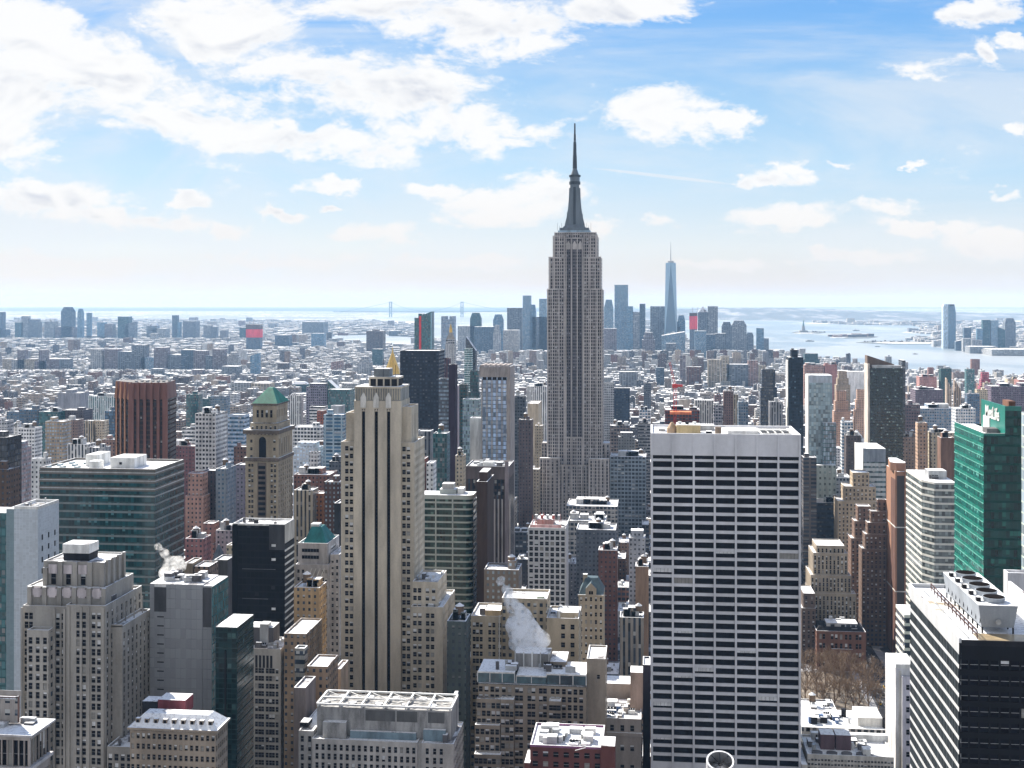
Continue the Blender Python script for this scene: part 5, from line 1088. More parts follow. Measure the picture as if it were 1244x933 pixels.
def tall_dark_right():
    Y = 1250; b = Bld('dark_slanted_tower', 'tall dark glass apartment tower with slanting brown top and pale left edge', 'apartment tower', Y, 1057, 1097)
    X = b.x; z1 = gz(1075, 447, Y); D = b.dep(1057, 1054) + 6
    G = facade('dark_balcony_glass', (.045, .055, .055), (.012, .022, .024), fh=3.1, bw=1.9, wz=(.2, .85), wx=(.1, .9), blind=.2, bcol=(.25, .34, .33), gspec=.8)
    b.part('wall', MB().box(X(1057), X(1097), 0, 22, 0, z1, G, SNOW)); b.part('edge_wall', MB().box(X(1054.5), X(1057) - .02, 1, 22, 0, z1 + 4, plain('beige_edge', (.55, .5, .45))))
    x0, x1 = X(1055), X(1088); k = MB(); m = plain('bronze_crown', (.16, .12, .1)); v = [(x0, 6, z1), (x1, 6, z1), (x1, 20, z1), (x0, 20, z1)]; za, zb = gz(1057, 432, Y), gz(1088, 443, Y)
    k.v += v + [(x0, 6, za), (x1, 6, zb), (x1, 20, zb), (x0, 20, za)]; mi = k.mat(m)
    for f in BOXF: k.f.append(f); k.mi.append(mi)
    b.part('slanted_crown', k); b.part('parapet', MB().box(X(1060), X(1095), 1, 5.9, z1 + .02, z1 + 2.6, METAL, SNOWC)); b.part('side_wing', MB().box(X(1097) + .02, X(1101), 4, 22, 0, gz(1098, 438, Y), st_mat('gls', 'slate')))
    reg(1054, 1100, 432, 568, Y)
    Y = 1400; b = Bld('navy_glass_tower', 'narrow navy glass tower with small left peak, right of the white slab tower', 'apartment tower', Y, 958, 976)
    X = b.x; G = facade('navy_glass', (.02, .03, .045), (.012, .022, .035), fh=3.3, bw=2, wz=(.15, .9), wx=(.08, .92), blind=.1, bcol=(.12, .2, .26))
    b.part('wall', MB().box(X(958), X(976), 0, 24, 0, gz(966, 434, Y), G, SNOW)); b.part('peak', MB().box(X(961.5), X(969.5), 2, 16, gz(966, 434, Y), gz(966, 425, Y), G)); b.part('white_edge', MB().box(X(957), X(958) - .02, 2, 20, 0, gz(958, 438, Y), WHITEP)); b.part('roof_unit', MB().box(X(962), X(965), 4, 8, gz(966, 425, Y), gz(966, 423.6, Y), DARK)); reg(957, 977, 424, 562, Y)
    Y = 1100; b = Bld('mirror_glass_tower', 'silvery mirror glass tower with plain pale top and lower blue-green wing', 'office tower', Y, 983, 1011)
    X = b.x; G = facade('mirror_glass', (.18, .24, .26), (.2, .27, .3), fh=3.6, bw=2, wz=(.05, .97), wx=(.04, .96), blind=.35, bcol=(.42, .5, .5), gspec=1, grough=.05, ripple=.4)
    b.part('wall', MB().box(X(983), X(1011), 0, 24, 0, gz(997, 465, Y), G)); b.part('screen_top', MB().box(X(983), X(1011), .01, 24, gz(997, 465, Y) + .02, gz(997, 456, Y), plain('pale_blue_screen', (.45, .5, .56)), SNOWC)); b.part('edge', MB().box(X(981.8), X(983) - .02, 1, 20, 0, gz(997, 456, Y), WHITEP)); b.part('wing', MB().box(X(1000, -6), X(1016, -6), -6, -.02, 0, gz(1008, 513, Y), st_mat('gls', 'teal', 'lt'), SNOWC)); b.part('base_block', MB().box(X(992, -12), X(1016, -12), -12, -6.02, 0, gz(1004, 563, Y), facade('pale_mosaic', (.4, .46, .44), (.12, .16, .16), fh=5, bw=4, wz=(.3, .7), wx=(.3, .7)), SNOWC)); reg(982, 1017, 456, 580, Y)
    Y = 1130; b = Bld('white_ribbon_building', 'white building with blue-grey top and ribbon windows, in front of the dark slanted tower', 'office building', Y, 1049, 1076)
    X = b.x; z1 = gz(1062, 545, Y); D = b.dep(1049, 1039); b.part('wall', MB().box(X(1049), X(1076), 0, D, 0, gz(1062, 561, Y), facade('ribbon_white', (.62, .64, .64), (.1, .15, .16), fh=4.4, bw=1.7, wz=(.3, .72), wx=(0, 1), blind=.3))); b.part('screen_top', MB().box(X(1049), X(1076), 0, D, gz(1062, 561, Y) + .02, z1, plain('blue_grey_screen', (.3, .34, .39)), SNOWC)); b.part('side_wall', MB().box(X(1049) - .5, X(1049) - .02, 0, D, 0, z1 + .6, WHITEP)); reg(1038, 1076, 541, 600, Y)
tall_dark_right()
def bottom_right():
    Y = 560; b = Bld('white_narrow_building', 'narrow white building with a column of small windows, squeezed left of the near black tower', 'office building', Y, 1088, 1112)
    X = b.x; z1 = gz(1097, 812, Y); b.part('wall', MB().box(X(1088), X(1115), 0, 24, 0, z1, plain('white_render', (.66, .66, .68)), SNOWC))
    b.block('front_bay', X(1096, -3), X(1115, -3), -3, -.02, 0, gz(1100, 825, Y - 3), plain('lilac_render', (.5, .49, .56)), WHITEP, dict(cols=[X(1103, -3)], ww=1.5, fh=4.9, wh=2.3, top=2.5), None, 'L', gz(1100, 990, Y)); b.part('parapet', MB().box(X(1088), X(1112), 0, .5, z1 + .02, z1 + 1.8, WHITEP, SNOWC)); b.part('water_stain_band', MB().box(X(1092), X(1095), -.1, -.01, 0, z1 - 1, plain('pale_stone', (.62, .6, .56)))); b.finish(); reg(1085, 1112, 807, 933, Y)
    Y = 585; b = Bld('snowy_plant_roof_building', 'low building with blue pipes and snowy machinery on its roof, just below the bare trees', 'office building', Y, 975, 1090)
    X = b.x; z1 = gz(1030, 885, Y); b.part('wall', MB().box(X(974), X(1086), 0, 26, 0, z1, st_mat('off', 'lgrey'), SNOW)); clutter(b.o, X(980), X(1040), 3, 20, z1, 18, random.Random(31), [plain('pipe_blue', (.1, .16, .3)), DARK, METAL], False); b.part('raised_roof', MB().box(X(1042, 4), X(1072, 4), 4, 20, z1, z1 + 4, WHITEP, SNOWC)); b.part('dark_frame', MB().box(X(1073, 2), X(1084, 2), 2, 14, z1, z1 + 5, DARK)); reg(974, 1087, 870, 900, Y)
    Y = 540; b = Bld('twin_penthouse_building', 'pale building with two brown rooftop boxes and scalloped snowy parapet, bottom right of centre', 'office building', Y, 980, 1086)
    X = b.x; z1 = gz(1030, 920, Y); b.block('wall', X(981), X(1086), 0, 24, 0, z1, plain('putty', (.5, .47, .43)), st_mat('off', 'cream'), dict(n=26, ww=1.0, fh=1.9, wh=.9, top=1.2), None, 'L', gz(1030, 960, Y), .8); b.part('parapet_wing', MB().box(X(974, -4), X(981, -4), -4, 24, 0, gz(978, 925, Y), plain('putty', (.5, .47, .43)), SNOWC))
    for (l, r) in ((997, 1014), (1015.5, 1034)): b.part('roof_house', MB().box(X(l, 8), X(r, 8), 8, 16, z1, gz(1015, 893, Y + 8), plain('plum_brown', (.13, .085, .1)), SNOWC))
    for i in range(4): b.part('swag', MB().cyl(X(993 + 18 * i, 2), 3, 2.3, z1, z1 + .8, TAR, n=14, top=TAR))
    clutter(b.o, X(1036), X(1080), 5, 18, z1, 8, random.Random(33), tank=False); b.part('raised_edge', MB().box(X(986, 18), X(1080, 18), 20, 23, z1, z1 + 3.0, WHITEP, SNOWC)); b.finish(seed=9); reg(974, 1087, 880, 933, Y)
    Y = 540; b = Bld('cluttered_roof_building', 'stone building with crowded snowy roof between the terraced block and the white slab tower', 'office building', Y, 710, 780)
    X = b.x; M, MF = stonepair('cluttered', (.33, .29, .26)); z1 = gz(745, 875, Y)
    b.block('wall', X(709), X(779), 0, 40, 0, z1, M, MF, dict(cols=[X(c) for c in (719, 731, 743.5, 756, 768)], ww=1.6, fh=8.6, wh=2.6, top=2.0), None, 'L', gz(745, 960, Y), .9); b.part('cornice', MB().box(X(709) - .6, X(779) + .4, -.9, -.02, gz(745, 893, Y), gz(745, 889, Y), M, SNOW))
    b.part('snow_roof', MB().box(X(716, 12), X(772, 12), 26, 38, z1, z1 + 8, M, SNOWC)); b.part('roof_house', MB().box(X(766, 20), X(781, 20), 14, 24, z1, gz(770, 812, Y + 20), plain('pinkish_tan', (.45, .33, .27)), SNOWC)); clutter(b.o, X(712), X(776), 2, 24, z1, 26, random.Random(34), [METAL, TAR, WHITEP, plain('pipe_blue', (.1, .16, .3)), M], False); b.finish(); reg(709, 781, 812, 933, Y)
bottom_right()
# ================================================================== the middle distance, one line per building
MIDS = '''
office_tower|black sliver of a tower cut by the left picture edge|-30,8,533,700,570,,dark,gls,nv,bulk
office_building|small brown stone building below the black sliver tower, left edge|-20,10,572,690,604,,brown,brk,nv,bulk
apartment_tower|grey and pink apartment tower with white window grid, left of the banded glass office|9,27,545,1000,600,39,(.34,.27,.28),off,lt,pent
office_building|white stepped building with slit windows touching the banded glass office's left edge|38,56,559,800,604,63,white,brk,nv,bulk
apartment_tower|tan brick tower with flat pale roof, tallest of its group above the banded glass office|55,77,513,1300,556,,tan,off,lt,bulk
apartment_tower|shaded tan slab joined right behind the flat-roofed tan brick tower|76,94,511,1350,540,,(.25,.18,.16),brk,nv,bulk
apartment_tower|dark grey-brown tower with round snowy drum on its roof, left|73,101,499,1500,540,,(.12,.11,.13),brk,nv,bulk
power_station|windowless grey block with rooftop chimneys at far left middle distance|70,97,478,1950,497,,(.26,.27,.31),blk,nv,bulk
office_building|dark blue-grey block with snowy roof and drum, left of the teal glass block|23,46,498,1500,522,,slate,off,bl,bulk
office_building|grey-blue block behind left of the drum-roofed dark block|8,23,501,1560,520,,(.16,.2,.25),off,bl,bulk
office_building|teal glass block left of the grey-brown drum-roofed tower|47,70,501,1480,528,,teal,gls,tl,busy
office_building|teal building with white vertical strips just left of the brown ribbed tower|107,141,482,1800,505,,(.62,.66,.68),ver,tl,busy
apartment_tower|twin cream apartment wings with a dark centre, left of the brown ribbed tower|101,113,512,1420,534,,cream,ver,nv,flat
apartment_tower|second cream apartment wing right of the dark centre strip|116,126,512,1420,534,,cream,brk,nv,flat
apartment_tower|dark strip tower set between two cream apartment wings|112,117,513,1430,534,,slate,gls,nv,flat
office_tower|dark blue tower edge touching the brown ribbed tower|127,141,500,1500,532,,navy,gls,bl,bulk
hotel|white hotel with cut-off corner left of the narrow blue ribbon block|22,42,521,1200,545,,white,off,nv,busy
office_building|pale flat building at left edge above the grey and pink tower|-10,8,512,1300,545,,lgrey,off,nv,bulk
apartment_building|white terraced building filling the gap behind the white hotel|8,22,519,1330,545,,white,brk,nv,busy
office_building|white building with dark vertical strips and sculpted roof, above the banded glass office|82,106,541,1000,562,,white,ver,nv,busy
office_building|darker half of the strip-fronted white building, with tilted roof fins|106,126,545,990,562,,lgrey,ver,nv,tank
apartment_building|brown block left of the ribbed tower's foot|124,141,535,1080,560,,(.3,.2,.17),brk,nv,bulk
apartment_tower|teal dark-fronted tower with white left edge, right of the brown ribbed tower|226,241,480,1600,503,,navy,gls,tl,bulk
apartment_tower|grey curved-looking tower right of the white-edged teal tower|256,274,482,1700,502,,(.22,.26,.3),off,bl,bulk
apartment_tower|low teal tower between the teal and the grey curved-looking towers|242,256,485,1720,502,,(.1,.16,.18),off,tl,bulk
office_tower|white tower with a regular grid of dark windows, right of the brown ribbed tower|237,262,504,1000,570,277,white,off,nv,busy
office_building|low blue-white ribbon building right of the white gridded tower|277,297,505,1120,540,,(.45,.55,.68),rib,bl,flat
office_building|low white hump-roofed building left of the white gridded tower|221,238,521,1200,535,,white,rib,nv,bulk
warehouse|white low warehouse right of the brown ribbed tower's foot|208,221,536,1150,545,,white,blk,nv,flat
apartment_building|plum brown block behind the pinkish turreted tower|213,237,543,1050,562,,(.2,.1,.11),brk,nv,busy
hotel|pinkish brick tower with a small turret on top, right of the banded glass office|225,247,577,860,640,,pink,brk,nv,step2
hotel|dark recess tower right of the pinkish turreted tower|247,262,573,880,640,,(.11,.09,.1),brk,nv,flat
hotel|grey-blue masonry tower with bulky dark roof tank, left of the green-roofed tower|262,275,571,870,636,287,(.23,.27,.32),brk,bl,tank
hotel|purplish narrow tower touching the green-roofed tower's left side|286,297,566,900,632,,(.24,.22,.28),brk,nv,flat
apartment_building|brown brick block left of the green-roofed tower at cornice height|284,299,544,1000,566,,(.24,.15,.13),brk,nv,bulk
office_building|wide mauve gridded slab right of the green pyramid roof|372,397,471,1700,492,,(.26,.24,.31),off,nv,pent
office_tower|dark teal glass tower with slanted right shoulder, left of the limestone skyscraper|398,425,474,1650,508,,(.05,.1,.12),gls,tl,flat
office_tower|upper teal fin rising behind the slant-shouldered teal tower|398,415,462,1700,476,,(.05,.1,.11),gls,tl,slant-
apartment_tower|blue glass tower with white vertical lines touching the limestone skyscraper's left|393,417,505,1150,555,,(.35,.45,.52),bay,bl,bulk
office_building|grey bulkhead tower top behind the white-lined blue glass tower|402,415,494,1200,507,,lgrey,blk,nv,flat
apartment_building|white ribbed block between the green pyramid roof and the mauve slab|351,365,481,1700,496,,white,ver,nv,bulk
office_building|small white flat-roofed block left of the red brick block|376,394,495,1500,508,,white,rib,nv,flat
apartment_building|small red brick block left of the white-lined blue glass tower|385,393,500,1400,518,,red,brk,nv,flat
office_building|white block with a row of small dark openings right of the green-roofed tower|356,390,520,1300,536,,white,lof,nv,bulk
office_building|brown shed left of the white-lined blue glass tower's base|383,394,537,1250,550,,brown,blk,nv,flat
hospital|white-blue block with a flat snowy deck right of the green-roofed tower|356,386,545,1150,566,,(.6,.66,.72),off,sk,pent
apartment_building|little white wedding-cake building beside the snowy-decked white-blue block|371,389,551,1080,566,,white,off,nv,step3
office_building|dark block with two white vents left of the limestone skyscraper|400,414,562,1050,585,,slate,off,nv,busy
apartment_building|long red-brown block with snowy roof right of the green-roofed tower|357,400,578,930,600,,(.22,.12,.1),brk,nv,busy
apartment_building|dark brown brick block with white window dots left of the limestone skyscraper|394,413,587,860,635,,(.1,.06,.055),brk,lt,bulk
club_house|columned cream block with snowy hipped roof right of the green-roofed tower|357,380,597,870,622,387,(.42,.38,.31),ver,nv,busy
apartment_building|orange brick block right of the columned cream block|382,393,601,880,636,,orange,brk,nv,flat
office_tower|black windowless sliver between the teal-roofed tower and the limestone skyscraper|406,413,613,720,690,,dark,blk,nv,flat
apartment_building|pink snowy-roofed low house in the rooftops left of the black office block|225,247,656,760,690,,(.35,.17,.17),brk,nv,busy
apartment_building|pinkish two-tier house behind the gabled house left of the black office block|244,260,638,800,668,,(.3,.17,.15),brk,nv,step2
apartment_building|low building with blue-white roof touching the black office block|262,284,646,790,672,,(.36,.33,.36),brk,nv,busy
row_house|dark gabled house in the rooftops left of the black office block|254,268,664,740,685,,(.1,.1,.11),brk,nv,pyr
row_house|dark cube house with yellowish snowy roof left of the black office block|260,276,682,690,703,,(.08,.075,.08),blk,nv,flat
row_house|cream narrow house against the black office block's left side|275,284,664,720,740,,cream,brk,nv,bulk
row_house|tan rooftop house emerging above the grey panelled slab|224,234,686,640,705,,tan,blk,nv,flat
row_house|low brown house right of the tan rooftop house|236,254,690,640,705,,(.36,.26,.2),brk,nv,flat
office_building|brown brick building under dark green roof, right of the black office block|357,388,716,610,775,,(.4,.28,.16),brk,nv,busy
office_building|long brown building with blue snowy roof, below the dark-roofed brick building|345,372,772,560,800,392,(.3,.22,.15),brk,nv,flat
office_building|brown building with strip roof stepping toward the limestone skyscraper's foot|373,398,812,520,870,411,(.28,.2,.14),brk,nv,flat
office_building|plain brown-grey building with blue roof ledge right of the punched grey block|357,371,838,500,893,384,(.24,.2,.19),blk,nv,flat
office_building|small white-roofed building between punched grey block and brown blue-roofed buildings|358,370,790,530,822,374,(.3,.3,.28),rib,nv,flat
loft_building|cream chimney block left of the limestone skyscraper's foot|406,414,815,540,850,,(.5,.38,.28),blk,nv,flat
office_tower|big black steel tower right of the gold pyramid|486,533,427,1250,528,,(.025,.03,.045),off,nv,flat
office_tower|narrow dark banded tower right of the big black steel tower|533,545,461,1180,545,,(.12,.13,.15),rib,lt,flat
office_tower|maroon brown tower top behind the dark banded tower|534,546,436,1500,462,,(.12,.05,.06),ver,nv,flat
office_tower|dark purple blank slab tower right of the dark banded tower|545,553,444,1150,568,,(.035,.02,.035),blk,nv,flat
office_tower|thin mauve tower edge right of the dark purple slab|553,558,470,1500,545,,(.4,.36,.42),blk,nv,flat
apartment_tower|dark green-grey tower between purple slab and blue-white glass tower|558,567,468,1350,560,,(.09,.1,.09),off,tl,bulk
office_tower|glass tower topped by a square gold turret left of the blue-white glass tower|567,584,452,1300,500,,(.08,.1,.13),gls,tl,step3
apartment_tower|pale aqua stepped glass tower left of the blue-white glass tower|562,582,486,1200,562,,(.35,.5,.48),gls,lt,flat
office_building|blank off-white wall block at the blue-white glass tower's left foot|571,585,509,1060,562,,(.6,.6,.57),blk,nv,flat
office_tower|black tower with striped pale left flank, behind the gold-turreted glass tower|566,578,409,2100,445,,dark,gls,nv,slant-
office_tower|striped pale flank block left of the black tower|564,573,424,2080,446,,(.5,.6,.6),rib,tl,flat
office_building|grey blank block right of the limestone skyscraper's shoulder|506,523,525,950,557,,(.3,.31,.33),ver,nv,flat
apartment_tower|blue-green glass tower with round white roof ornament, right of the limestone skyscraper|526,543,528,900,588,,(.1,.16,.18),gls,tl,tank
row_house|red brick sliver right of the limestone skyscraper|510,516,559,850,598,,red,brk,nv,flat
loft_building|small white block right of the red brick sliver|518,526,564,840,590,,white,brk,nv,flat
loft_building|cream block at the purple slab's foot|553,563,555,1020,578,,cream,brk,nv,busy
loft_building|dark brown block behind the curved glass office's right corner|579,592,587,690,700,600,dbrown,blk,nv,pent
office_tower|dark slab in the shade between blue-white tower and spired skyscraper|625,638,482,1350,585,,slate,off,nv,tank
office_tower|brown tower with snowy turret in the gap left of the spired skyscraper|630,646,511,1200,600,,(.13,.1,.1),brk,nv,tank
loft_building|cream building with green and yellow painted sign left of the spired skyscraper|641,654,491,1600,520,658,cream,blk,nv,flat
loft_building|small cream rooftop block touching the spired skyscraper's left side|650,659,518,1400,540,,cream,brk,nv,bulk
loft_building|cream block with snowy roof at the spired skyscraper's left foot|641,655,571,1250,608,,(.45,.38,.3),brk,nv,flat
office_building|white ribbed block left of the spired skyscraper|640,664,470,1900,484,,white,ver,nv,busy
office_building|stepped grey building with white-tiled annex in steam, below the dark pillared tower|588,630,694,660,742,,(.2,.17,.15),brk,lt,tank
office_building|white ribbed building touching the spired skyscraper's right side|733,746,466,1900,490,,lgrey,off,nv,bulk
office_building|long dark flat block right of the white ribbed building by the spired skyscraper|746,765,472,1850,484,,navy,off,nv,flat
loft_building|wide brown loft with snowy balustrade right of the spired skyscraper|741,765,518,1480,540,,(.24,.2,.19),lof,nv,busy
loft_building|white gridded loft right of the balustraded brown loft|776,791,499,1650,520,,white,lof,bl,busy
loft_building|narrow grey loft in front of the white gridded loft|775,790,515,1500,545,,(.3,.32,.34),rib,nv,busy
loft_building|grey block with dark snowy top hut and white flank, left of the white slab tower|751,771,532,1360,552,,(.22,.23,.24),brk,nv,pent
loft_building|long low blue-shaded building left of the white slab tower's crown|741,785,556,1280,572,,(.25,.3,.35),lof,nv,busy
office_building|grey stepped block above the balustraded brown loft|782,791,466,2200,484,,slate,off,nv,bulk
office_building|cream blank block left of the dark white-pillared block|825,840,486,1750,519,,(.48,.42,.37),blk,nv,bulk
office_building|dark block with white pillars behind the white slab tower's roof|844,867,487,1650,519,,(.62,.62,.6),ver,nv,flat
loft_building|unfinished dark red building under an orange deck behind the white slab tower|808,850,499,1500,519,,(.16,.05,.045),lof,nv,busy
loft_building|grey loft right of the dark white-pillared block|867,878,493,1600,519,,(.36,.35,.38),lof,nv,bulk
apartment_tower|brown brick tower with pale right edge behind the white slab tower|879,891,476,1600,519,,(.2,.13,.12),brk,nv,tank
apartment_tower|cream slab edge right of the brown brick tower behind the white slab tower|891,897,480,1600,519,,cream,ver,nv,flat
apartment_tower|grey-blue balconied block behind the white slab tower's roof|897,909,489,1550,519,,(.26,.3,.35),off,bl,bulk
office_tower|dark navy stepped tower behind the white slab tower's right end|924,944,450,1500,519,,navy,gls,nv,step2
office_tower|grey striped tower in front of the dark navy stepped tower|935,951,489,1400,519,,(.36,.36,.38),ver,nv,bulk
office_tower|dark brown gridded tower right behind the white slab tower|976,992,557,1060,700,,(.12,.105,.1),bay,nv,bulk
apartment_building|pinkish block with snowy roof under the harbour, left|977,1001,444,2900,462,,pink,off,nv,busy
apartment_building|salmon red block under the harbour right of the pinkish block|1002,1017,443,2900,458,,(.42,.2,.18),brk,nv,busy
apartment_building|dark teal stepped block rising over the harbour shore|976,996,430,3300,446,,(.06,.1,.13),off,tl,step2
loft_building|tan tapered building right of the salmon red block|1016,1033,452,2600,470,,tan,brk,nv,step3
warehouse|long snow-white shed on the harbour shore|1028,1053,452,3100,462,,white,blk,nv,flat
apartment_building|pink brick stepped tower left of the dark slanted tower|1013,1033,476,1900,500,,(.42,.26,.19),brk,nv,step3
apartment_building|cream pink stepped tower touching the dark slanted tower's left edge|1039,1054,474,1900,498,,(.5,.33,.25),brk,nv,step3
office_building|white gridded low block left of the dark slanted tower|1023,1036,513,1500,525,,white,lof,bl,bulk
office_building|blue-grey block with hipped roof left of the dark slanted tower|1031,1054,523,1400,545,,(.22,.26,.3),off,nv,pyr
apartment_building|dark brown block with red roof railing left of the dark slanted tower|1028,1046,530,1250,560,,(.1,.08,.08),brk,nv,busy
warehouse|broad snow-roofed low building left of the square-topped cream stepped tower|997,1034,581,1120,612,,lgrey,off,nv,busy
office_building|dark blue shaded block below the broad snow-roofed low building|990,1020,612,1080,650,,navy,rib,nv,busy
office_tower|purple-brown gridded block right of the dark slanted tower|1096,1118,492,1500,530,,(.16,.12,.13),off,nv,bulk
apartment_building|brown stone block with snow ledges right of the dark slanted tower's foot|1097,1117,532,1250,556,,(.24,.18,.15),brk,nv,busy
apartment_building|tall narrow peach tower in front of the purple-brown block|1115,1127,515,1150,562,1112,(.48,.33,.24),brk,nv,tank
apartment_building|cream L-shaped block left of the green glass tower|1131,1160,527,1150,560,,(.48,.42,.32),brk,nv,busy
apartment_building|dark brown block against the green glass tower's left corner|1143,1160,533,1100,556,,(.2,.12,.09),blk,nv,busy
office_building|long grey-blue low block across the right middle distance|1115,1161,497,1600,512,,(.3,.33,.38),off,bl,busy
office_building|white snowy block left of the green glass tower's upper storeys|1161,1185,497,1550,515,,white,off,bl,busy
apartment_building|wide purple-brown block left of the paired cream wedge towers|1112,1146,474,2300,494,,purple,off,nv,busy
apartment_building|pink brick building with turret near the harbour's right shore|1117,1138,458,2700,472,,(.45,.24,.22),brk,nv,busy
apartment_building|slim pinkish turret tower near the harbour's right shore|1126,1137,447,2750,460,,(.36,.22,.21),brk,nv,step3
apartment_building|dark green glass block near the harbour's right shore|1143,1156,448,2700,466,,(.05,.09,.09),off,tl,bulk
apartment_tower|slender cream wedge tower, left of a pair on the right|1150,1156,459,2000,492,1148,(.6,.47,.36),ver,nv,slant-
apartment_tower|slender cream wedge tower, right of a pair on the right|1160,1168,462,2000,490,1158,(.5,.38,.29),ver,nv,slant-
apartment_building|teal glass block with snowy edge on the right shore|1174,1184,449,2800,464,,(.12,.25,.27),gls,tl,bulk
apartment_building|magenta red stepped building on the right shore|1191,1205,453,2600,470,,magenta,off,nv,step3
apartment_building|cream narrow block left of the long violet slab|1196,1204,466,2200,485,,cream,ver,nv,bulk
apartment_building|long violet-brown slab across the right edge|1204,1262,470,2150,492,,(.17,.13,.17),off,nv,busy
apartment_building|pale cream low block right of the cream wedge pair|1187,1200,474,2000,488,,cream,brk,nv,bulk
apartment_building|bluish dark block above the green glass tower's sign|1175,1190,479,1900,500,,(.12,.15,.2),off,bl,bulk
warehouse|cream warehouse with chimneys at the right shore|1224,1238,461,2900,468,,cream,blk,nv,busy
apartment_building|brick red block at the right edge of the shore|1238,1262,462,2800,470,,(.4,.2,.17),brk,nv,busy
office_tower|pale green-white glass sliver at the right picture edge|1246,1290,505,430,700,1241,(.5,.58,.5),gls,lt,flat
office_building|white blank block behind the cooling unit at the right edge|1224,1290,700,400,760,1219,(.62,.62,.64),blk,nv,flat
loft_building|brown tan block with snow roof left of the white slab tower's upper floors|772,788,690,800,720,,(.3,.2,.14),blk,nv,busy
office_building|arched-window stone building left of the white slab tower's lower floors|753,782,752,720,812,,(.3,.27,.24),ver,nv,busy
loft_building|dark shaded block left of the white slab tower near the bottom|781,790,810,580,933,,(.04,.035,.05),blk,nv,flat
loft_building|red-brown low block with blue-white roof, centre rooftops|727,750,670,850,720,,(.16,.08,.07),brk,nv,busy
loft_building|pale tall block with blank top beside the white slab tower|764,784,655,880,690,,(.4,.42,.46),brk,nv,pent
loft_building|wide blue-shaded block with snowy ledges right of the white gridded tower|700,748,645,900,690,,(.12,.14,.17),brk,nv,busy
department_store|long flat snow-roofed building at the spired skyscraper's foot|688,750,616,1160,640,,(.4,.38,.36),lof,nv,busy
department_store|low snowy block left of the long flat building at the spired skyscraper's foot|690,736,634,1050,655,,(.5,.48,.46),lof,nv,busy
office_building|small dark mansard house right of the limestone skyscraper annex|543,566,757,560,850,,(.08,.1,.1),brk,nv,busy
office_building|white blank flank wall standing right of the framed-roof building|551,555,846,505,933,557,(.72,.7,.7),blk,nv,flat
'''
for ln in MIDS.strip().split('\n'):
    nm, lab, rest = ln.split('|'); p = []; dp = 0; cur = ''
    for ch in rest + ',':
        if ch == '(': dp += 1
        if ch == ')': dp -= 1
        if ch == ',' and dp == 0: p.append(cur); cur = ''
        else: cur += ch
    L, R, T, Y, vb = map(float, p[:5]); side = float(p[5]) if p[5] else None
    col = eval(p[6]) if p[6][0] == '(' else p[6]
    mid(nm, lab, nm.split('_')[-1] if nm in ('power_station', 'row_house', 'club_house', 'department_store') else nm.replace('_', ' '), L, R, T, Y, vb, side, None, col, p[7], p[8], p[9])

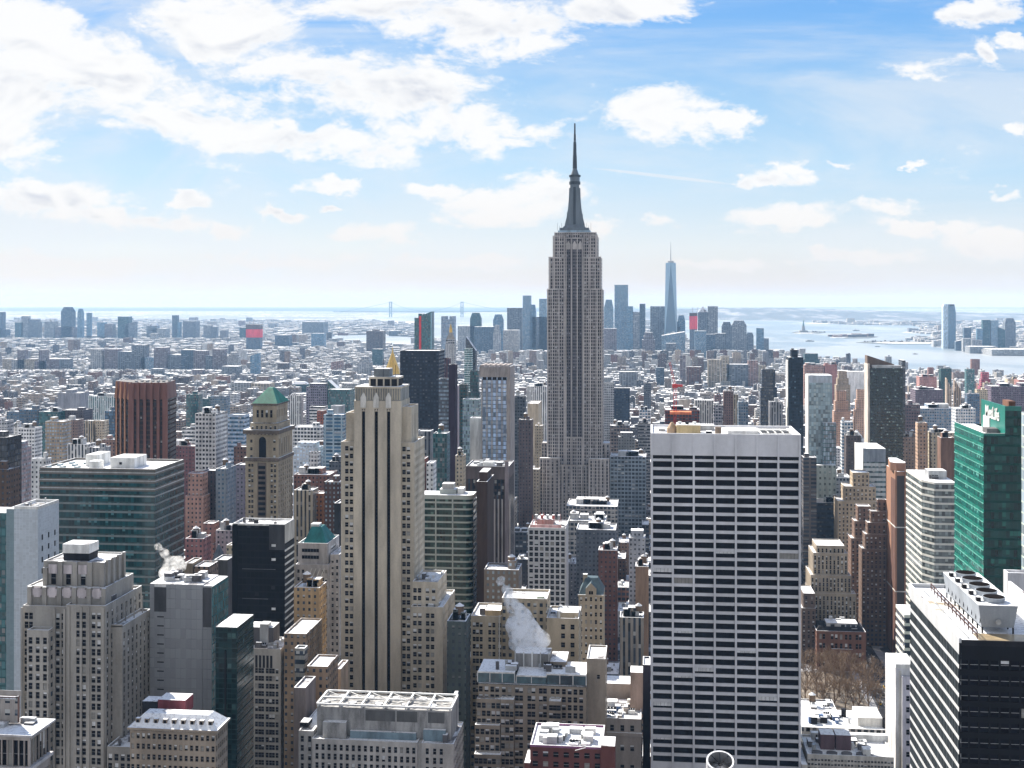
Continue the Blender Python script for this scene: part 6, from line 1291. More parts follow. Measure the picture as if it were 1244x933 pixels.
# ------------------------------------------------------------------ distant towers: name phrase, left, right, top, colour
def far_list(txt, Y, group, vbase, names):
    for ln in txt.strip().split('\n'):
        lab, rest = ln.split('|'); p = rest.split(','); L, R, T = map(float, p[:3]); c = p[3]; e = p[4] if len(p) > 4 else 'flat'; yy = Y + (float(p[5]) if len(p) > 5 else 0)
        mid(names, lab, 'skyscraper' if names == 'distant_skyscraper' else 'tower block', L, R, T, yy, min(vbase, HZ + EYE * FPX / yy - 5), None, max(25, (gx(R, yy) - gx(L, yy)) * .8), {'slate': (.19, .22, .26), 'purple': (.27, .23, .25), 'navy': (.08, .13, .19), 'grey': (.33, .35, .38), 'blue': (.16, .26, .36)}.get(c, c), 'bay' if c not in ('pblue', 'white') else 'gls', 'bl' if c in ('blue', 'pblue') else 'nv', e, group)
far_list('''
hazy dark downtown tower with pointed spire left of the tallest left spire|616,634,374,slate
tallest slim pale downtown tower left of the spired skyscraper|635,645,359,pblue
rounded shoulder tower right of the tallest slim downtown tower|644,651,370,blue,cham
pale narrow downtown tower nearly touching the spired skyscraper's left|655,664,363,pblue,flat
wide hazy downtown block touching the spired skyscraper's left edge|646,665,385,slate
green-grey downtown tower with pyramid cap|571,584,380,teal,cham
downtown tower with chamfered top left of the pointed-spire tower|599,611,382,blue,cham
broad pale downtown block left of the green-grey capped tower|556,576,396,lgrey
broad dark blue downtown block under the capped tower|576,599,397,navy,flat,-200
white-crowned municipal tower left of the slim pale tower|611,630,401,white,flat,-700
pale slim block in front of the chamfered downtown tower|599,608,395,lgrey,step3,-300
pale blue glass tower just right of the spired skyscraper|734,745,364,pblue,cham
bright blue glass downtown tower, tallest between the two spires|746.5,763,346,pblue,flat,100
darker shoulder of the bright blue downtown tower|761,769,372,blue
small grey downtown tower left of the tall dark slim one|769,777,379,grey
tall dark slim downtown tower left of the spired glass one|777,784,369,navy
wide grey flat-topped downtown tower left of the glass spire|790,808,372,slate
domed blue tower right of the glass spire tower|823,832.5,383,blue,cham
dark stepped block at the foot of the glass spire tower|814,826,391,navy,cham
dark tower with pyramid roof right of the red-topped downtown tower|848,860,372,slate,pyr
grey flat tower right of the dark pyramid-roofed one|860,872,372,grey
dark trapezoid-topped tower, left of two near the river|877,889,391,slate,cham
larger grey trapezoid-topped tower, right of two near the river|889,907,389.5,grey,cham
short teal-topped block right of the two trapezoid towers|907,915.5,404,slate,cham
narrow two-tone tower near the river's edge|919,928,398.5,blue
small dark block right of the narrow two-tone tower|928,934,411,slate
dark reddish stepped block left of the glass spire tower|780,796,404,purple,step3,-600
reddish wide tower touching the spired skyscraper's right side|733,749,399,purple,flat,-500
aqua glass block in front of the dark pyramid-roofed tower|844,858,402,pblue,flat,-600
dark blue block right of the aqua glass block|858,869,406,navy,flat,-500
dark shaded block left of the two trapezoid towers|869,882,405,slate,flat,-500
slate block with snowy steaming roof below the glass spire tower|809,821,417,slate,flat,-900
pale glass block with white slanting roof below the glass spire tower|804,832,403,pblue,slant,-800
''', 5900, 'hazy downtown towers', 425, 'distant_skyscraper')
far_list('''
cream block with twin bright faces in front of downtown|860,875,437,cream
cream stepped block right of the twin-faced cream block|876,886,433,cream
long grey-blue block right of the cream stepped block|883,909,443,slate
pink-cream block with round roof tank in front of downtown|909,921,438,pink
pale cream block right of the pink-cream block|922,930,444,cream
dark narrow tower with white left edge in front of downtown|826,833,432,purple
brick block right of the white-edged narrow tower|834,852,446,brick
deep blue netted building in the rooftops left of the red crane|797,807,447,navy
snow-roofed broad block left of the deep blue netted building|752,775,452,grey
''', 3600, 'blocks in front of downtown', 452, 'distant_block')
far_list('''
tallest dark tower of the far left cluster|74,87,373,navy,cham
second tallest slim tower right of the far left cluster's tallest|94,100,375,blue,cham
third slim tower of the far left row|105,110,380,blue
pale tower left of the far left cluster's tallest|54,66,387,grey,cham
dark teal block at left of the far left cluster|18,28,391.5,teal
grey slim tower behind the dark teal block|26,34,384,grey
grey blue stepped tower group right of the grey slim tower|34,46,388,slate,step2
broad low brown block under the tallest far left tower|67,90,397,purple
dark block right of the three slim far left towers|118,127,391.5,blue
mauve tower right of the dark block|127,137,393.5,purple
broad dark flat tower with teal top in the far left row|143,156,384.5,teal
dark sloping block right of the broad dark flat tower|151,163,391,slate,slant
long pale low block below the third slim tower|103,127,408,lgrey
blue tower sliver at the left picture edge|-8,2.5,379,navy
dark low tower at the left picture edge|-6,7,400,navy
brown tower left of the pale broad block|209,215.5,383,navy
lower shoulder of the brown far tower|214.5,219,391,blue
broad grey tower with white left edge|222,238,390,slate
grey twin tower, left one|247,256,395,grey
grey twin tower, right one|256.6,263.5,397,slate
dark block with pointed roof between the far left groups|178,190,393,slate,cham
pale broad block in front of the pointed-roof block|184,201,399,lgrey
pale narrow tower in front of the pale broad block|182,190,405,white,flat,-400
hazy teal block left of the red-topped tower|291,300,398,teal
''', 7900, 'far left borough towers', 412, 'distant_tower')
far_list('''
cream slab, leftmost of the riverside housing row|3,14,436,cream
grey slab, second of the riverside housing row|14,28,437,lgrey
mauve and cream slab, third of the riverside housing row|28,42,436,cream
mauve tower behind the riverside housing row, left|21,30,425,purple
mauve tower behind the riverside housing row, right|47,56,425,purple
brown slab right of the cream housing row|42,57,439,purple
dark brown slab at the middle of the housing row|57,72,436,purple
dark slate slab at the right end of the housing row|72,84,436,slate
squat blue-roofed block right of the housing row|82,93,447,teal
pale banded tower left of the dark housing slabs|110,124,424,lgrey
purple-grey slab, first of the dark housing slabs|127,143,424,purple
slate slab, second of the dark housing slabs|143,160,427,slate
slate slab with roof mast, behind the pale dome|160,176,419,slate
white low dome-fronted block among the dark housing slabs|171,187,434,pblue
brown-grey slab right of the white low block|187,202,422,purple
slate block right of the brown-grey slab|205,220,431,slate
dark blue wide slab in the housing belt|220,235,425,navy
mauve wide slab in the housing belt|235,250,426,purple
blue-grey tower before the mauve wide slab|249,258,432,slate
grey slab left of the white pyramid building|258,272,424,purple
pale pyramid-stepped building in the housing belt|276,289,428,white,step3
grey snow-roofed block, first of the nearer row|183,196,448,slate,flat,-500
grey block, second of the nearer row|200,214,454,slate,flat,-500
brown-grey taller block, third of the nearer row|233,246,449,purple,flat,-500
purple-grey block, fourth of the nearer row|253,265,453,purple,flat,-500
broad grey pair, fifth of the nearer row|269,289,445,slate,flat,-500
blue glass angled block below the red-topped tower|304,314,429,blue,slant,-300
pale wide slab left of the white-ribbed wide slab|280,304,465,lgrey,flat,-1300
pale ribbed wide slab left of the green pyramid roof|305,328,466,cream,flat,-1300
broad brown housing tower standing alone left of the glass tower with red stripe|445,465,402,brown,bulk,1500
low blue block pair at centre left far band|378,393,405,blue,flat,2200
dark blue far low block left of the blue block pair|334,351,407,navy,flat,2200
long hazy block behind the blue block pair|367,393,391,slate,flat,4500
dark little block in rooftops left of the pink sloped building|337,349,441,brown
pink sloped building among centre-left rooftops|402,415,438,pink,slant
pale stepped building left of the gold pyramid|434,450,433,lgrey,step3,-400
cyan glass block left of the gold pyramid|452,464,424,teal,flat,300
dark green domed mass among centre-left rooftops|355,372,464,teal,cham,-1200
white striped long block left of the limestone crown|415,434,466,white,flat,-1500
''', 4400, 'housing slabs of the left middle distance', 455, 'distant_slab')
far_list('''
low dark block right of the tallest waterfront tower|1161,1169,413,navy,slant
dark tower, first right of the tallest waterfront tower|1171,1180,398,navy
teal tower, second right of the tallest waterfront tower|1187,1194,399,blue
tall dark teal tower right of the tallest waterfront tower|1194,1203,388.5,teal
pale-edged blue tower right of the tall dark teal tower|1204,1213,389,pblue
dark sloping shoulder right of the pale-edged blue tower|1212,1221,397,teal,slant-
grey tower with flared foot at the waterfront's right|1221,1234,386.5,slate,cham
white low block at the tallest waterfront tower's right foot|1170,1180,411,lgrey,flat,-100
white low block left of the long grey quay building|1181,1193,413,lgrey,flat,-60
long grey quay building on the far waterfront|1178,1208,421,grey,flat,-350
white waterside terrace with arches at the far waterfront|1205,1260,424.5,white,flat,-600
''', 6700, 'far waterfront towers', 430, 'distant_tower')

# ------------------------------------------------------------------ named shapes in the distance
def one_wtc():
    Y = 5800; b = Bld('glass_spire_tower', 'tall tapering blue glass tower with needle mast, tallest of the hazy downtown', 'skyscraper', Y, 807, 823)
    x0, x1 = b.x(807), b.x(823); z1 = gz(815, 319, Y); D = x1 - x0; c = (x0 + x1) / 2; h = D / 2; mb = MB()
    lo = [(c - h, 0), (c + h, 0), (c + h, D), (c - h, D)]; s = h * .78; hi = [(c, h - s), (c + s, h), (c, h + s), (c - s, h)]
    G1 = plain('sky_glass', (.28, .42, .55), .15, .9, var=.15, scale=.01); G2 = plain('deep_glass', (.08, .16, .25), .15, .9, var=.2, scale=.01); mb.box(c - h, c + h, 0, D, 0, 55, G2)
    for i in range(4):
        a, b_ = lo[i], lo[(i + 1) % 4]; t1 = hi[i]; t0 = hi[i - 1]
        mb.quad([(*a, 55), (*b_, 55), (*t1, z1)], G2 if i == 0 else G1); mb.quad([(*a, 55), (*t1, z1), (*t0, z1)][::1], G1)
    mb.quad([(*p, z1) for p in hi], G2); b.part('wall', mb); b.part('roof_ring', MB().cyl(c, h, s * .6, z1, z1 + 8, METAL, n=14)); b.part('mast', MB().cyl(c, h, 2.6, z1, gz(815, 293, Y), METAL, .5, n=6)); reg(807, 823, 293, 425, Y)
one_wtc()
def red_tops():
    for (L, R, T, y0, y1, Y, lab) in ((299, 316, 394, 400, 410, 6300, 'hazy tower wrapped in bright red netting, far left of centre'), (838, 847, 380, 384, 400, 5700, 'downtown tower under construction with bright red upper floors')):
        b = Bld('red_netted_tower', lab, 'skyscraper', Y, L, R); x0, x1 = b.x(L), b.x(R); z = lambda py: gz(L, py, Y)
        b.part('wall', MB().box(x0, x1, 0, 40, 0, z(y1), st_mat('off', 'slate', 'bl'))); b.part('netting', MB().box(x0 - 1, x1 + 1, -1, 41, z(y1) + .02, z(y0), plain('red_netting', (.75, .06, .09), .8, var=.3, scale=.03))); b.part('crown', MB().box(x0 - 1, x1 + 1, -1, 41, z(y0) + .02, z(T), st_mat('off', 'brown')))
        for k in (0, 1): b.part('hoist', MB().bar((x0 + 12 + k * 20, 20, z(T)), (x0 + 14 + k * 24, 20, z(T) + 26), .8, RUST))
        reg(L, R, T, 425, Y)
red_tops()
def red_stripe():
    Y = 2500; b = Bld('red_striped_glass_tower', 'teal glass tower with a red vertical stripe above the big black steel tower', 'apartment tower', Y, 503, 524); z = lambda py: gz(513, py, Y); X = b.x; G = st_mat('gls', (.03, .08, .1), 'tl')
    b.part('wall', MB().box(X(503), X(508), 4, 30, 0, z(386), G)); b.part('wall', MB().box(X(508) + .02, X(512.5), 2, 32, 0, z(381), G)); 
    k = MB(); x0, x1 = X(512.5) + .02, X(524); zz = (z(383), z(378.5)); k.v += [(x0, 0, 0), (x1, 0, 0), (x1, 34, 0), (x0, 34, 0), (x0, 0, zz[0]), (x1, 0, zz[1]), (x1, 34, zz[1]), (x0, 34, zz[0])]; mi = k.mat(G)
    for f in BOXF: k.f.append(f); k.mi.append(mi)
    b.part('wall', k); b.part('red_stripe', MB().box(X(509), X(511.5), .8, 1.9, 0, z(384), plain('signal_red', (.7, .05, .05)))); b.part('light_edge', MB().box(X(523.4), X(524.1), -.6, -.02, 0, z(380), plain('light_blue_edge', (.3, .5, .6)))); reg(503, 525, 378, 428, Y)
    Y = 3200; b = Bld('twin_topped_tower', 'pale blue-grey tower with notched twin top behind the golden-tipped clock tower', 'skyscraper', Y, 536, 551.5); X = b.x; z = lambda py: gz(543, py, Y); m = st_mat('off', (.3, .36, .45), 'bl')
    b.part('wall', MB().box(X(536), X(551.5), 0, 34, 0, z(388), m, SNOW)); b.part('top_wing', MB().box(X(536), X(542), 0, 34, z(388) + .02, z(384), m)); b.part('top_wing', MB().box(X(546), X(551.5), 0, 34, z(388) + .02, z(384), m)); reg(536, 552, 384, 445, Y)
    Y = 2050; b = Bld('clock_tower', 'pale stone campanile with pyramidal roof and small golden tip, right of the big black tower', 'tower', Y, 541, 552.5); X = b.x; z = lambda py: gz(547, py, Y); m = st_mat('brk', 'lgrey'); GO = plain('gilding', (.75, .48, .12), .35, .6, .6, var=.2)
    c = (X(541) + X(552.5)) / 2; h = (X(552.5) - X(541)) / 2; b.part('wall', MB().box(c - h, c + h, 0, 2 * h, 0, z(418), m)); b.part('belfry', MB().box(c - h + 1, c + h - 1, 1, 2 * h - 1, z(418), z(412), st_mat('lof', 'lgrey')))
    b.part('pyramid_roof', MB().frustum((c - h + 1, c + h - 1, 1, 2 * h - 1), (c - 2.4, c + 2.4, h - 2.4, h + 2.4), z(412), z(404), plain('roof_pale', (.32, .3, .27)))); b.part('cupola', MB().cyl(c, h, 2.6, z(404), z(399.5), GO, n=8)); b.part('gold_tip', MB().cyl(c, h, 2.4, z(399.5), z(393), GO, .2, n=8)); reg(541, 553, 393, 446, Y)
    Y = 1900; b = Bld('gold_pyramid_tower', 'stone tower with bright gilded pyramid roof just above the limestone skyscraper', 'skyscraper', Y, 464, 490); X = b.x; z = lambda py: gz(474, py, Y)
    b.part('wall', MB().box(X(463), X(491), 0, 30, 0, z(457), st_mat('brk', 'lgrey'), SNOW)); c = X(474.5); hw = (X(484.5) - X(464.5)) / 2; n = 8; o = [(c + hw * 1.05 * cos(2 * pi * (i + .5) / n), 15 + hw * sin(2 * pi * (i + .5) / n)) for i in range(n)]; q = [(c + .8 * cos(2 * pi * (i + .5) / n), 15 + .8 * sin(2 * pi * (i + .5) / n)) for i in range(n)]
    b.part('gold_roof', MB().poly(o, z(455), z(427), GO, None, q)); b.part('lantern', MB().cyl(c, 15, 1.2, z(428), z(421.5), GO, .2, n=8)); b.part('drum', MB().cyl(c, 15, hw, z(457) + .1, z(455), m, n=8)); reg(462, 492, 422, 460, Y)
red_stripe()
def waterfront_tower():
    Y = 7000; b = Bld('waterfront_skyscraper', 'tallest lone rounded blue tower on the far waterfront, right', 'skyscraper', Y, 1147, 1161); X = b.x; z = lambda py: gz(1154, py, Y)
    b.part('wall', MB().box(X(1146), X(1152), 0, 45, 0, z(373), st_mat('gls', 'pblue', 'sk')).frustum((X(1146), X(1152), 0, 45), (X(1147.5), X(1152), 4, 40), z(373), z(369.5), st_mat('gls', 'pblue', 'sk'))); b.part('shaft', MB().box(X(1152) + .1, X(1161), -4, 45, 0, z(380), st_mat('gls', 'blue', 'bl')).frustum((X(1152) + .1, X(1161), -4, 45), (X(1152.5), X(1159.5), 0, 40), z(380), z(369.6), st_mat('gls', 'blue', 'bl')))
    b.part('crown_slot', MB().box(X(1153.5), X(1159), -3.4, 10, z(371.5), z(370), DARK)); b.part('podium', MB().box(X(1160), X(1166), 2, 60, 0, z(413), st_mat('gls', 'navy'))); reg(1146, 1166, 369, 424, Y)
waterfront_tower()
def statue():
    x, y = ground(976, 404); d = gd(976, y); u = d / FPX; t = thing('colossal_statue', 'tiny dark statue with raised arm on its pedestal on the low island in the bay', 'statue', (x, y, 3)); G = plain('verdigris', (.1, .2, .2))
    MB().box(-32, 32, -32, 32, 0, 14, plain('fort_stone', (.3, .28, .26))).frustum((-14, 14, -14, 14), (-9, 9, -9, 9), 14, 52, plain('fort_stone', (.3, .28, .26))).obj('pedestal', t)
    MB().cyl(0, 0, 8.5, 52, 78, G, 5.2).cyl(0, 0, 5.4, 78, 88, G, 3).cyl(0, 0, 2.6, 88, 96, G, 2.2).obj('robed_figure', t); MB().bar((3, 0, 84), (6.5, 0, 103), (1.8, 1.3), G, 6).obj('raised_arm', t); MB().cyl(6.7, 0, 1.6, 103, 108, plain('gilding', (.75, .48, .12)), .4).obj('torch', t); MB().cyl(0, 0, 3.6, 94.5, 95.6, G, 4.4, n=7).obj('crown', t)
    r = random.Random(3)
    for k in range(9):
        px = 1012 + k * 5.8; X_, Y_ = ground(px, 409.6 + r.uniform(-.6, .8)); w_ = r.uniform(20, 42); tag(MB().box(X_ - w_, X_ + w_, Y_, Y_ + 40, 3, 3 + r.uniform(9, 24), st_mat('off', 'red' if k % 2 else 'brown'), SNOW).obj('island_building'), f'low island building, {["first", "second", "third", "fourth", "fifth", "sixth", "seventh", "eighth", "ninth"][k]} from the left on the brown island', 'building', 'buildings on the brown island')
    for k in range(34):
        px = r.uniform(982, 1002) if k < 10 else (r.uniform(1045, 1130)); X_, Y_ = ground(px, 404.2 if k < 10 else 416.2); tree_far(X_, Y_ + r.uniform(-60, 60), r, k)
def tree_far(x, y, r, k):
    o = MB(); h = r.uniform(9, 16); c = plain('bare_wood', (.14, .11, .1))
    for j in range(5): a = r.uniform(0, 6.28); o.cyl(x + 5 * cos(a), y + 5 * sin(a), 3, h * .4, h * r.uniform(.8, 1.1), c, 1.2, n=5)
    o.cyl(x, y, .8, 2, h * .5, c, n=5); tag(o.obj('island_tree'), ('small bare tree behind the statue on the low island' if k < 10 else 'small bare tree on the long low pier island'), 'tree', 'bare trees on the low island' if k < 10 else 'bare trees on the long pier island')
statue()
def bridge():
    ya = 20000; t = thing('suspension_bridge', 'faint suspension bridge with two tall towers crossing the far horizon', 'bridge', (gx(517, ya), ya, 0)); ox = gx(517, ya); z = lambda py: gz(517, py, ya); B = plain('bridge_grey', (.22, .3, .34))
    xs = [gx(474.5, ya) - ox, gx(561.3, ya) - ox]
    for xx in xs:
        for s in (-1, 1): MB().box(xx + s * 17 - 7, xx + s * 17 + 7, -10, 10, 0, z(366.4), B).obj('tower_leg', t)
        for q in (366.5, 373, 380): MB().box(xx - 10, xx + 10, -8, 8, z(q) - 14, z(q), B).obj('cross_beam', t)
    MB().box(gx(405, ya) - ox, gx(640, ya) - ox, -12, 12, z(379.4), z(378.5), B).obj('deck', t)
    def cable(xa, za, xb, zb, sag):
        n = 24; P = [(xa + (xb - xa) * i / n, 0, za + (zb - za) * i / n - sag * 4 * (i / n) * (1 - i / n)) for i in range(n + 1)]; m = MB()
        for p, q in zip(P, P[1:]): m.bar(p, q, 3.2, B)
        m.obj('cable', t)
    zt = z(366.8); zd = z(378.6); cable(xs[0], zt, xs[1], zt, (zt - zd) * .95); cable(gx(415, ya) - ox, zd, xs[0], zt, 12); cable(xs[1], zt, gx(622, ya) - ox, zd, 12)
    reg(470, 565, 366, 386, ya)
bridge()
def crane():
    Y = 1480; R_ = plain('crane_red', (.62, .05, .04), .6, var=.15); t = thing('tower_crane', 'red lattice tower crane rising behind the roof of the white slab tower', 'crane', (gx(820, Y), Y, 0)); z = lambda py: gz(820, py, Y)
    def lattice(name, p, q, w_, n):
        m = MB(); d = tuple(q[i] - p[i] for i in range(3)); off = [(-w_, 0), (w_, 0), (w_, 2 * w_), (-w_, 2 * w_)]
        for (a, c) in off: m.bar((p[0] + a, p[1] + c, p[2]), (q[0] + a * .8, q[1] + c, q[2]), .32, R_)
        for i in range(n):
            f0, f1 = i / n, (i + 1) / n; A = [tuple(p[k] + d[k] * f for k in range(3)) for f in (f0, f1)]; s = 1 if i % 2 else -1
            m.bar((A[0][0] - w_ * s, A[0][1], A[0][2]), (A[1][0] + w_ * s, A[1][1], A[1][2]), .26, R_); m.bar((A[0][0] - w_ * s, A[0][1] + 2 * w_, A[0][2]), (A[1][0] + w_ * s, A[1][1] + 2 * w_, A[1][2]), .26, R_)
        m.obj(name, t)
    zb, zt = z(505), z(471); lattice('mast', (0, 0, 0), (0, 0, zb), 1.3, 20); lattice('mast', (0, 0, zb), (0, 0, zt), 1.8, 9); MB().box(-3, 3, -2, 4, zt, zt + 4, R_).obj('cab', t); lattice('jib', (0, 0, zt + 3), (gx(813.5, Y) - gx(820, Y), 0, z(440)), 1.1, 10)
    MB().box(1, 9, -1, 3, zt + 1, zt + 3.5, R_).obj('counter_jib', t); MB().box(gx(814, Y) - gx(820, Y), gx(840, Y) - gx(820, Y), -6, 10, z(503), z(500), plain('orange_deck', (.7, .2, .08))).obj('orange_deck', t); reg(812, 824, 440, 505, Y)
crane()
# ------------------------------------------------------------------ the park, the avenue, the boats
BARK = plain('bare_bark', (.24, .17, .115), streak=False)
def bare_tree(seed):
    r = random.Random(seed); tr = MB(); br = MB(); H = 19
    tr.bar((0, 0, 0), (.3, .1, 6.5), (.42, .3), BARK, 6)
    def grow(p, d, L, rad, k):
        q = tuple(p[i] + d[i] * L for i in range(3)); br.bar(p, q, (rad, rad * .65), BARK, 3)
        if k == 0: return
        for _ in range(r.choice((2, 3, 3)) if k > 1 else 3):
            e = [d[i] + r.uniform(-.62, .62) for i in range(3)]; e[2] = max(e[2], .05) + .12; l = sqrt(sum(c * c for c in e)); grow(q, tuple(c / l for c in e), L * r.uniform(.62, .84), rad * .66, k - 1)
    for _ in range(5):
        a = r.uniform(0, 6.28); e = (cos(a) * .5, sin(a) * .5, .9); l = sqrt(sum(c * c for c in e)); grow((.3, .1, 6.2 - _ * .3), tuple(c / l for c in e), 4.2, .23, 5)
    return tr.mesh('trunk'), br.mesh('crown')
TREES = [bare_tree(s) for s in (1, 2, 3)]; rt = random.Random(21); spots = []
ordw = ['first', 'second', 'third', 'fourth', 'fifth', 'sixth', 'seventh', 'eighth', 'ninth', 'tenth', 'eleventh', 'twelfth']
for row, (py, px0, px1, n) in enumerate(((868, 976, 1072, 9), (850, 974, 1070, 9), (834, 976, 1062, 8))):
    for i in range(n):
        px = px0 + (px1 - px0) * (i + .5) / n + rt.uniform(-2.5, 2.5); x, y = ground(px, py + rt.uniform(-4, 4))
        t = thing('bare_tree', f'leafless brown park tree, {ordw[i]} from left in the {["nearest", "middle", "farthest"][row]} row beside the white slab tower', 'tree', (x, y, 0), 'bare park trees'); t.rotation_euler = (0, 0, rt.uniform(0, 6)); s = rt.uniform(1.0, 1.4); t.scale = (s, s, s)
        a, c = TREES[rt.randrange(3)]
        for nm_, me in (('trunk', a), ('crown', c)): o = bpy.data.objects.new(nm_, me); C.objects.link(o); o.parent = t
ax_, ay_ = ground(1088, 858); MB().box(ground(960, 866)[0] - 20, ax_ - 17.05, 760, 884, -.4, .05, plain('park_ground', (.2, .17, .14), scale=.08, streak=False, var=.6)).obj('park_ground', None, 'structure'); ASPH = plain('asphalt', (.05, .05, .055), streak=False); LN = plain('lane_paint', (.7, .7, .68))
MB().box(ax_ - 12, ax_ + 9, 640, 1500, -.5, .02, ASPH).obj('road', None, 'structure'); MB().box(ax_ - 17, ax_ - 12.02, 640, 1500, -.5, .17, plain('pavement_slab', (.35, .35, .37), streak=False)).obj('pavement', None, 'structure')
MB().box(ax_ + 9.02, ax_ + 14, 640, 1500, -.5, .17, plain('pavement_slab', (.35, .35, .37), streak=False)).obj('pavement', None, 'structure')
lm = MB()
for k in range(3):
    for j in range(60): lm.box(ax_ - 7 + k * 5, ax_ - 6.8 + k * 5, 660 + j * 9, 664 + j * 9, .024, .03, LN)
lm.obj('road_markings', None, 'structure')
def car(kind, colm, cn, label, x, y):
    t = thing(kind, label, 'car' if kind != 'delivery_van' else 'van', (x, y, .03), 'vehicles on the avenue beside the park'); L, Wd = (4.7, 1.85) if kind != 'delivery_van' else (6.2, 2.2); H = .95 if kind != 'delivery_van' else 1.1; h2 = 1.5 if kind != 'delivery_van' else 2.7
    MB().box(-Wd / 2, Wd / 2, -L / 2, L / 2, .35, H, colm).obj('body', t); (MB().frustum((-Wd / 2 + .05, Wd / 2 - .05, -L * .33, L * .3), (-Wd / 2 + .25, Wd / 2 - .25, -L * .2, L * .15), H, h2, colm if kind == 'delivery_van' else GL)).obj('cabin', t)
    for sx in (-1, 1):
        for sy in (-1, 1): MB().bar((sx * Wd / 2 - .1, sy * L * .32, .34), (sx * Wd / 2 + .1, sy * L * .32, .34), .34, DARK, 10).obj('wheel', t)
YEL = plain('taxi_yellow', (.75, .45, .03), .4, .5, var=.05); CM = [('yellow', YEL), ('white', WHITEP), ('black', DARK), ('grey', METAL)]
rc = random.Random(5); seen = {}
for i in range(18):
    cn, cm = rc.choice(CM); kind = 'delivery_van' if cn == 'white' and rc.random() < .6 else ('taxi' if cn == 'yellow' else 'parked_car'); y = 700 + i * 15 + rc.uniform(-3, 3); lane = i % 4; seen[cn, kind] = seen.get((cn, kind), 0) + 1
    car(kind, cm, cn, f'{cn} {kind.replace("_", " ")}, {ordw[seen[cn, kind] - 1]} nearest of its colour on the avenue right of the bare trees', ax_ - 9.5 + lane * 5, y)
def boat(px, py, L, lab):
    x, y = ground(px, py); t = thing('boat', lab, 'boat', (x, y, .7)); h = plain('hull_dark', (.1, .12, .14))
    MB().poly([(-L / 2, -L * .12), (L * .35, -L * .12), (L / 2, 0), (L * .35, L * .12), (-L / 2, L * .12)], 0, L * .09, h).obj('hull', t); MB().box(-L * .35, L * .2, -L * .08, L * .08, L * .09, L * .2, WHITEP).obj('cabin', t)
    m = MB(); m.quad([(x - L * .5, y - L * .1, .68), (x - L * .5, y + L * .1, .68), (x - L * 9, y + L * 1.1, .68), (x - L * 9, y - L * .2, .68)], SNOWFAR); m.obj('wake', None, 'structure')
boat(1112, 430.5, 26, 'small dark boat on the open river right of the dark slanted tower'); boat(984, 415, 55, 'ferry trailing a white wake below the statue island'); boat(1040, 402, 60, 'flat cargo ship in the bay beyond the brown island'); boat(1066, 421.5, 30, 'small boat near the white pier island'); boat(905, 412, 45, 'ferry beside the trapezoid towers')
wm_ = MB()
for (a, b_) in (((996, 436.2), (1052, 442.0)),):
    p, q = ground(*a), ground(*b_); wm_.quad([(p[0], p[1], .7), (q[0], q[1] - 25, .7), (q[0], q[1] + 12, .7), (p[0], p[1] + 6, .7)], SNOWFAR)
wm_.obj('breaking_wake', None, 'structure')

# ------------------------------------------------------------------ steam
def steam(label, Y, puffs, dens, seed):
    mbd = bpy.data.metaballs.new('steam'); mo = bpy.data.objects.new('steam_tmp', mbd); C.objects.link(mo); mbd.resolution = 1.2 if Y < 2000 else 8; mbd.threshold = .35
    cx = gx(puffs[0][0], Y); rs = random.Random(seed)
    puffs = [(px, py, r * .8, dy) for px, py, r, dy in puffs] + [(px + rs.uniform(-1, 1) * r * .8, py + rs.uniform(-1, .8) * r * .8, r * rs.uniform(.25, .5), dy + rs.uniform(-2, 2)) for px, py, r, dy in puffs for _ in range(5)]
    for (px, py, r, dy) in puffs:
        e = mbd.elements.new(); e.co = (gx(px, Y + dy) - cx, dy, gz(px, py, Y + dy)); e.radius = r * gd(px, Y) / FPX * 2.2
    bpy.context.view_layer.update(); me = bpy.data.meshes.new_from_object(mo.evaluated_get(bpy.context.evaluated_depsgraph_get())); bpy.data.objects.remove(mo)
    m = bpy.data.materials.new('steam_' + str(seed)); m.use_nodes = True; t = NT(m.node_tree); t.n.clear(); g = t.new('ShaderNodeNewGeometry').outputs['Position']
    n = t.noise(g, .26 if Y < 2000 else .03, 8, .68, 1.2); dn = t.rng(n, .40, .68, 0, dens)
    pv = t.new('ShaderNodeVolumePrincipled'); pv.inputs['Color'].default_value = (1, 1, 1, 1); pv.inputs['Anisotropy'].default_value = .35; t.put(pv.inputs['Density'], dn)
    o_ = t.new('ShaderNodeOutputMaterial'); t.l.new(pv.outputs[0], o_.inputs['Volume']); me.materials.clear(); me.materials.append(m)
    o = bpy.data.objects.new('steam_plume', me); C.objects.link(o); o.location = (cx, Y, 0); o['kind'] = 'stuff'; o['label'] = label
steam('white steam billowing from the roof of the terraced block', 545, [(646, 784, 15, 0), (632, 782, 10, 2), (658, 776, 9, -2), (640, 768, 15, 0), (628, 760, 12, 2), (634, 750, 11, 0), (626, 740, 9, 0), (620, 730, 7, 0), (617, 718, 6, 1), (608, 706, 5, 2)], .7, 1)
steam('steam drifting behind the grey panelled slab', 560, [(203, 697, 9, 0), (208, 692, 8, 0), (213, 685, 8, 0), (206, 683, 6, 0), (220, 688, 6, 0), (200, 672, 5, 0), (192, 664, 4, 0)], .45, 2)
steam('distant steam rising in front of downtown', 5200, [(808, 414, 3.2, 0), (812, 408, 3, 0), (818, 405, 2.6, 0), (826, 404, 2, 0), (807, 422, 2, 0)], .03, 3)

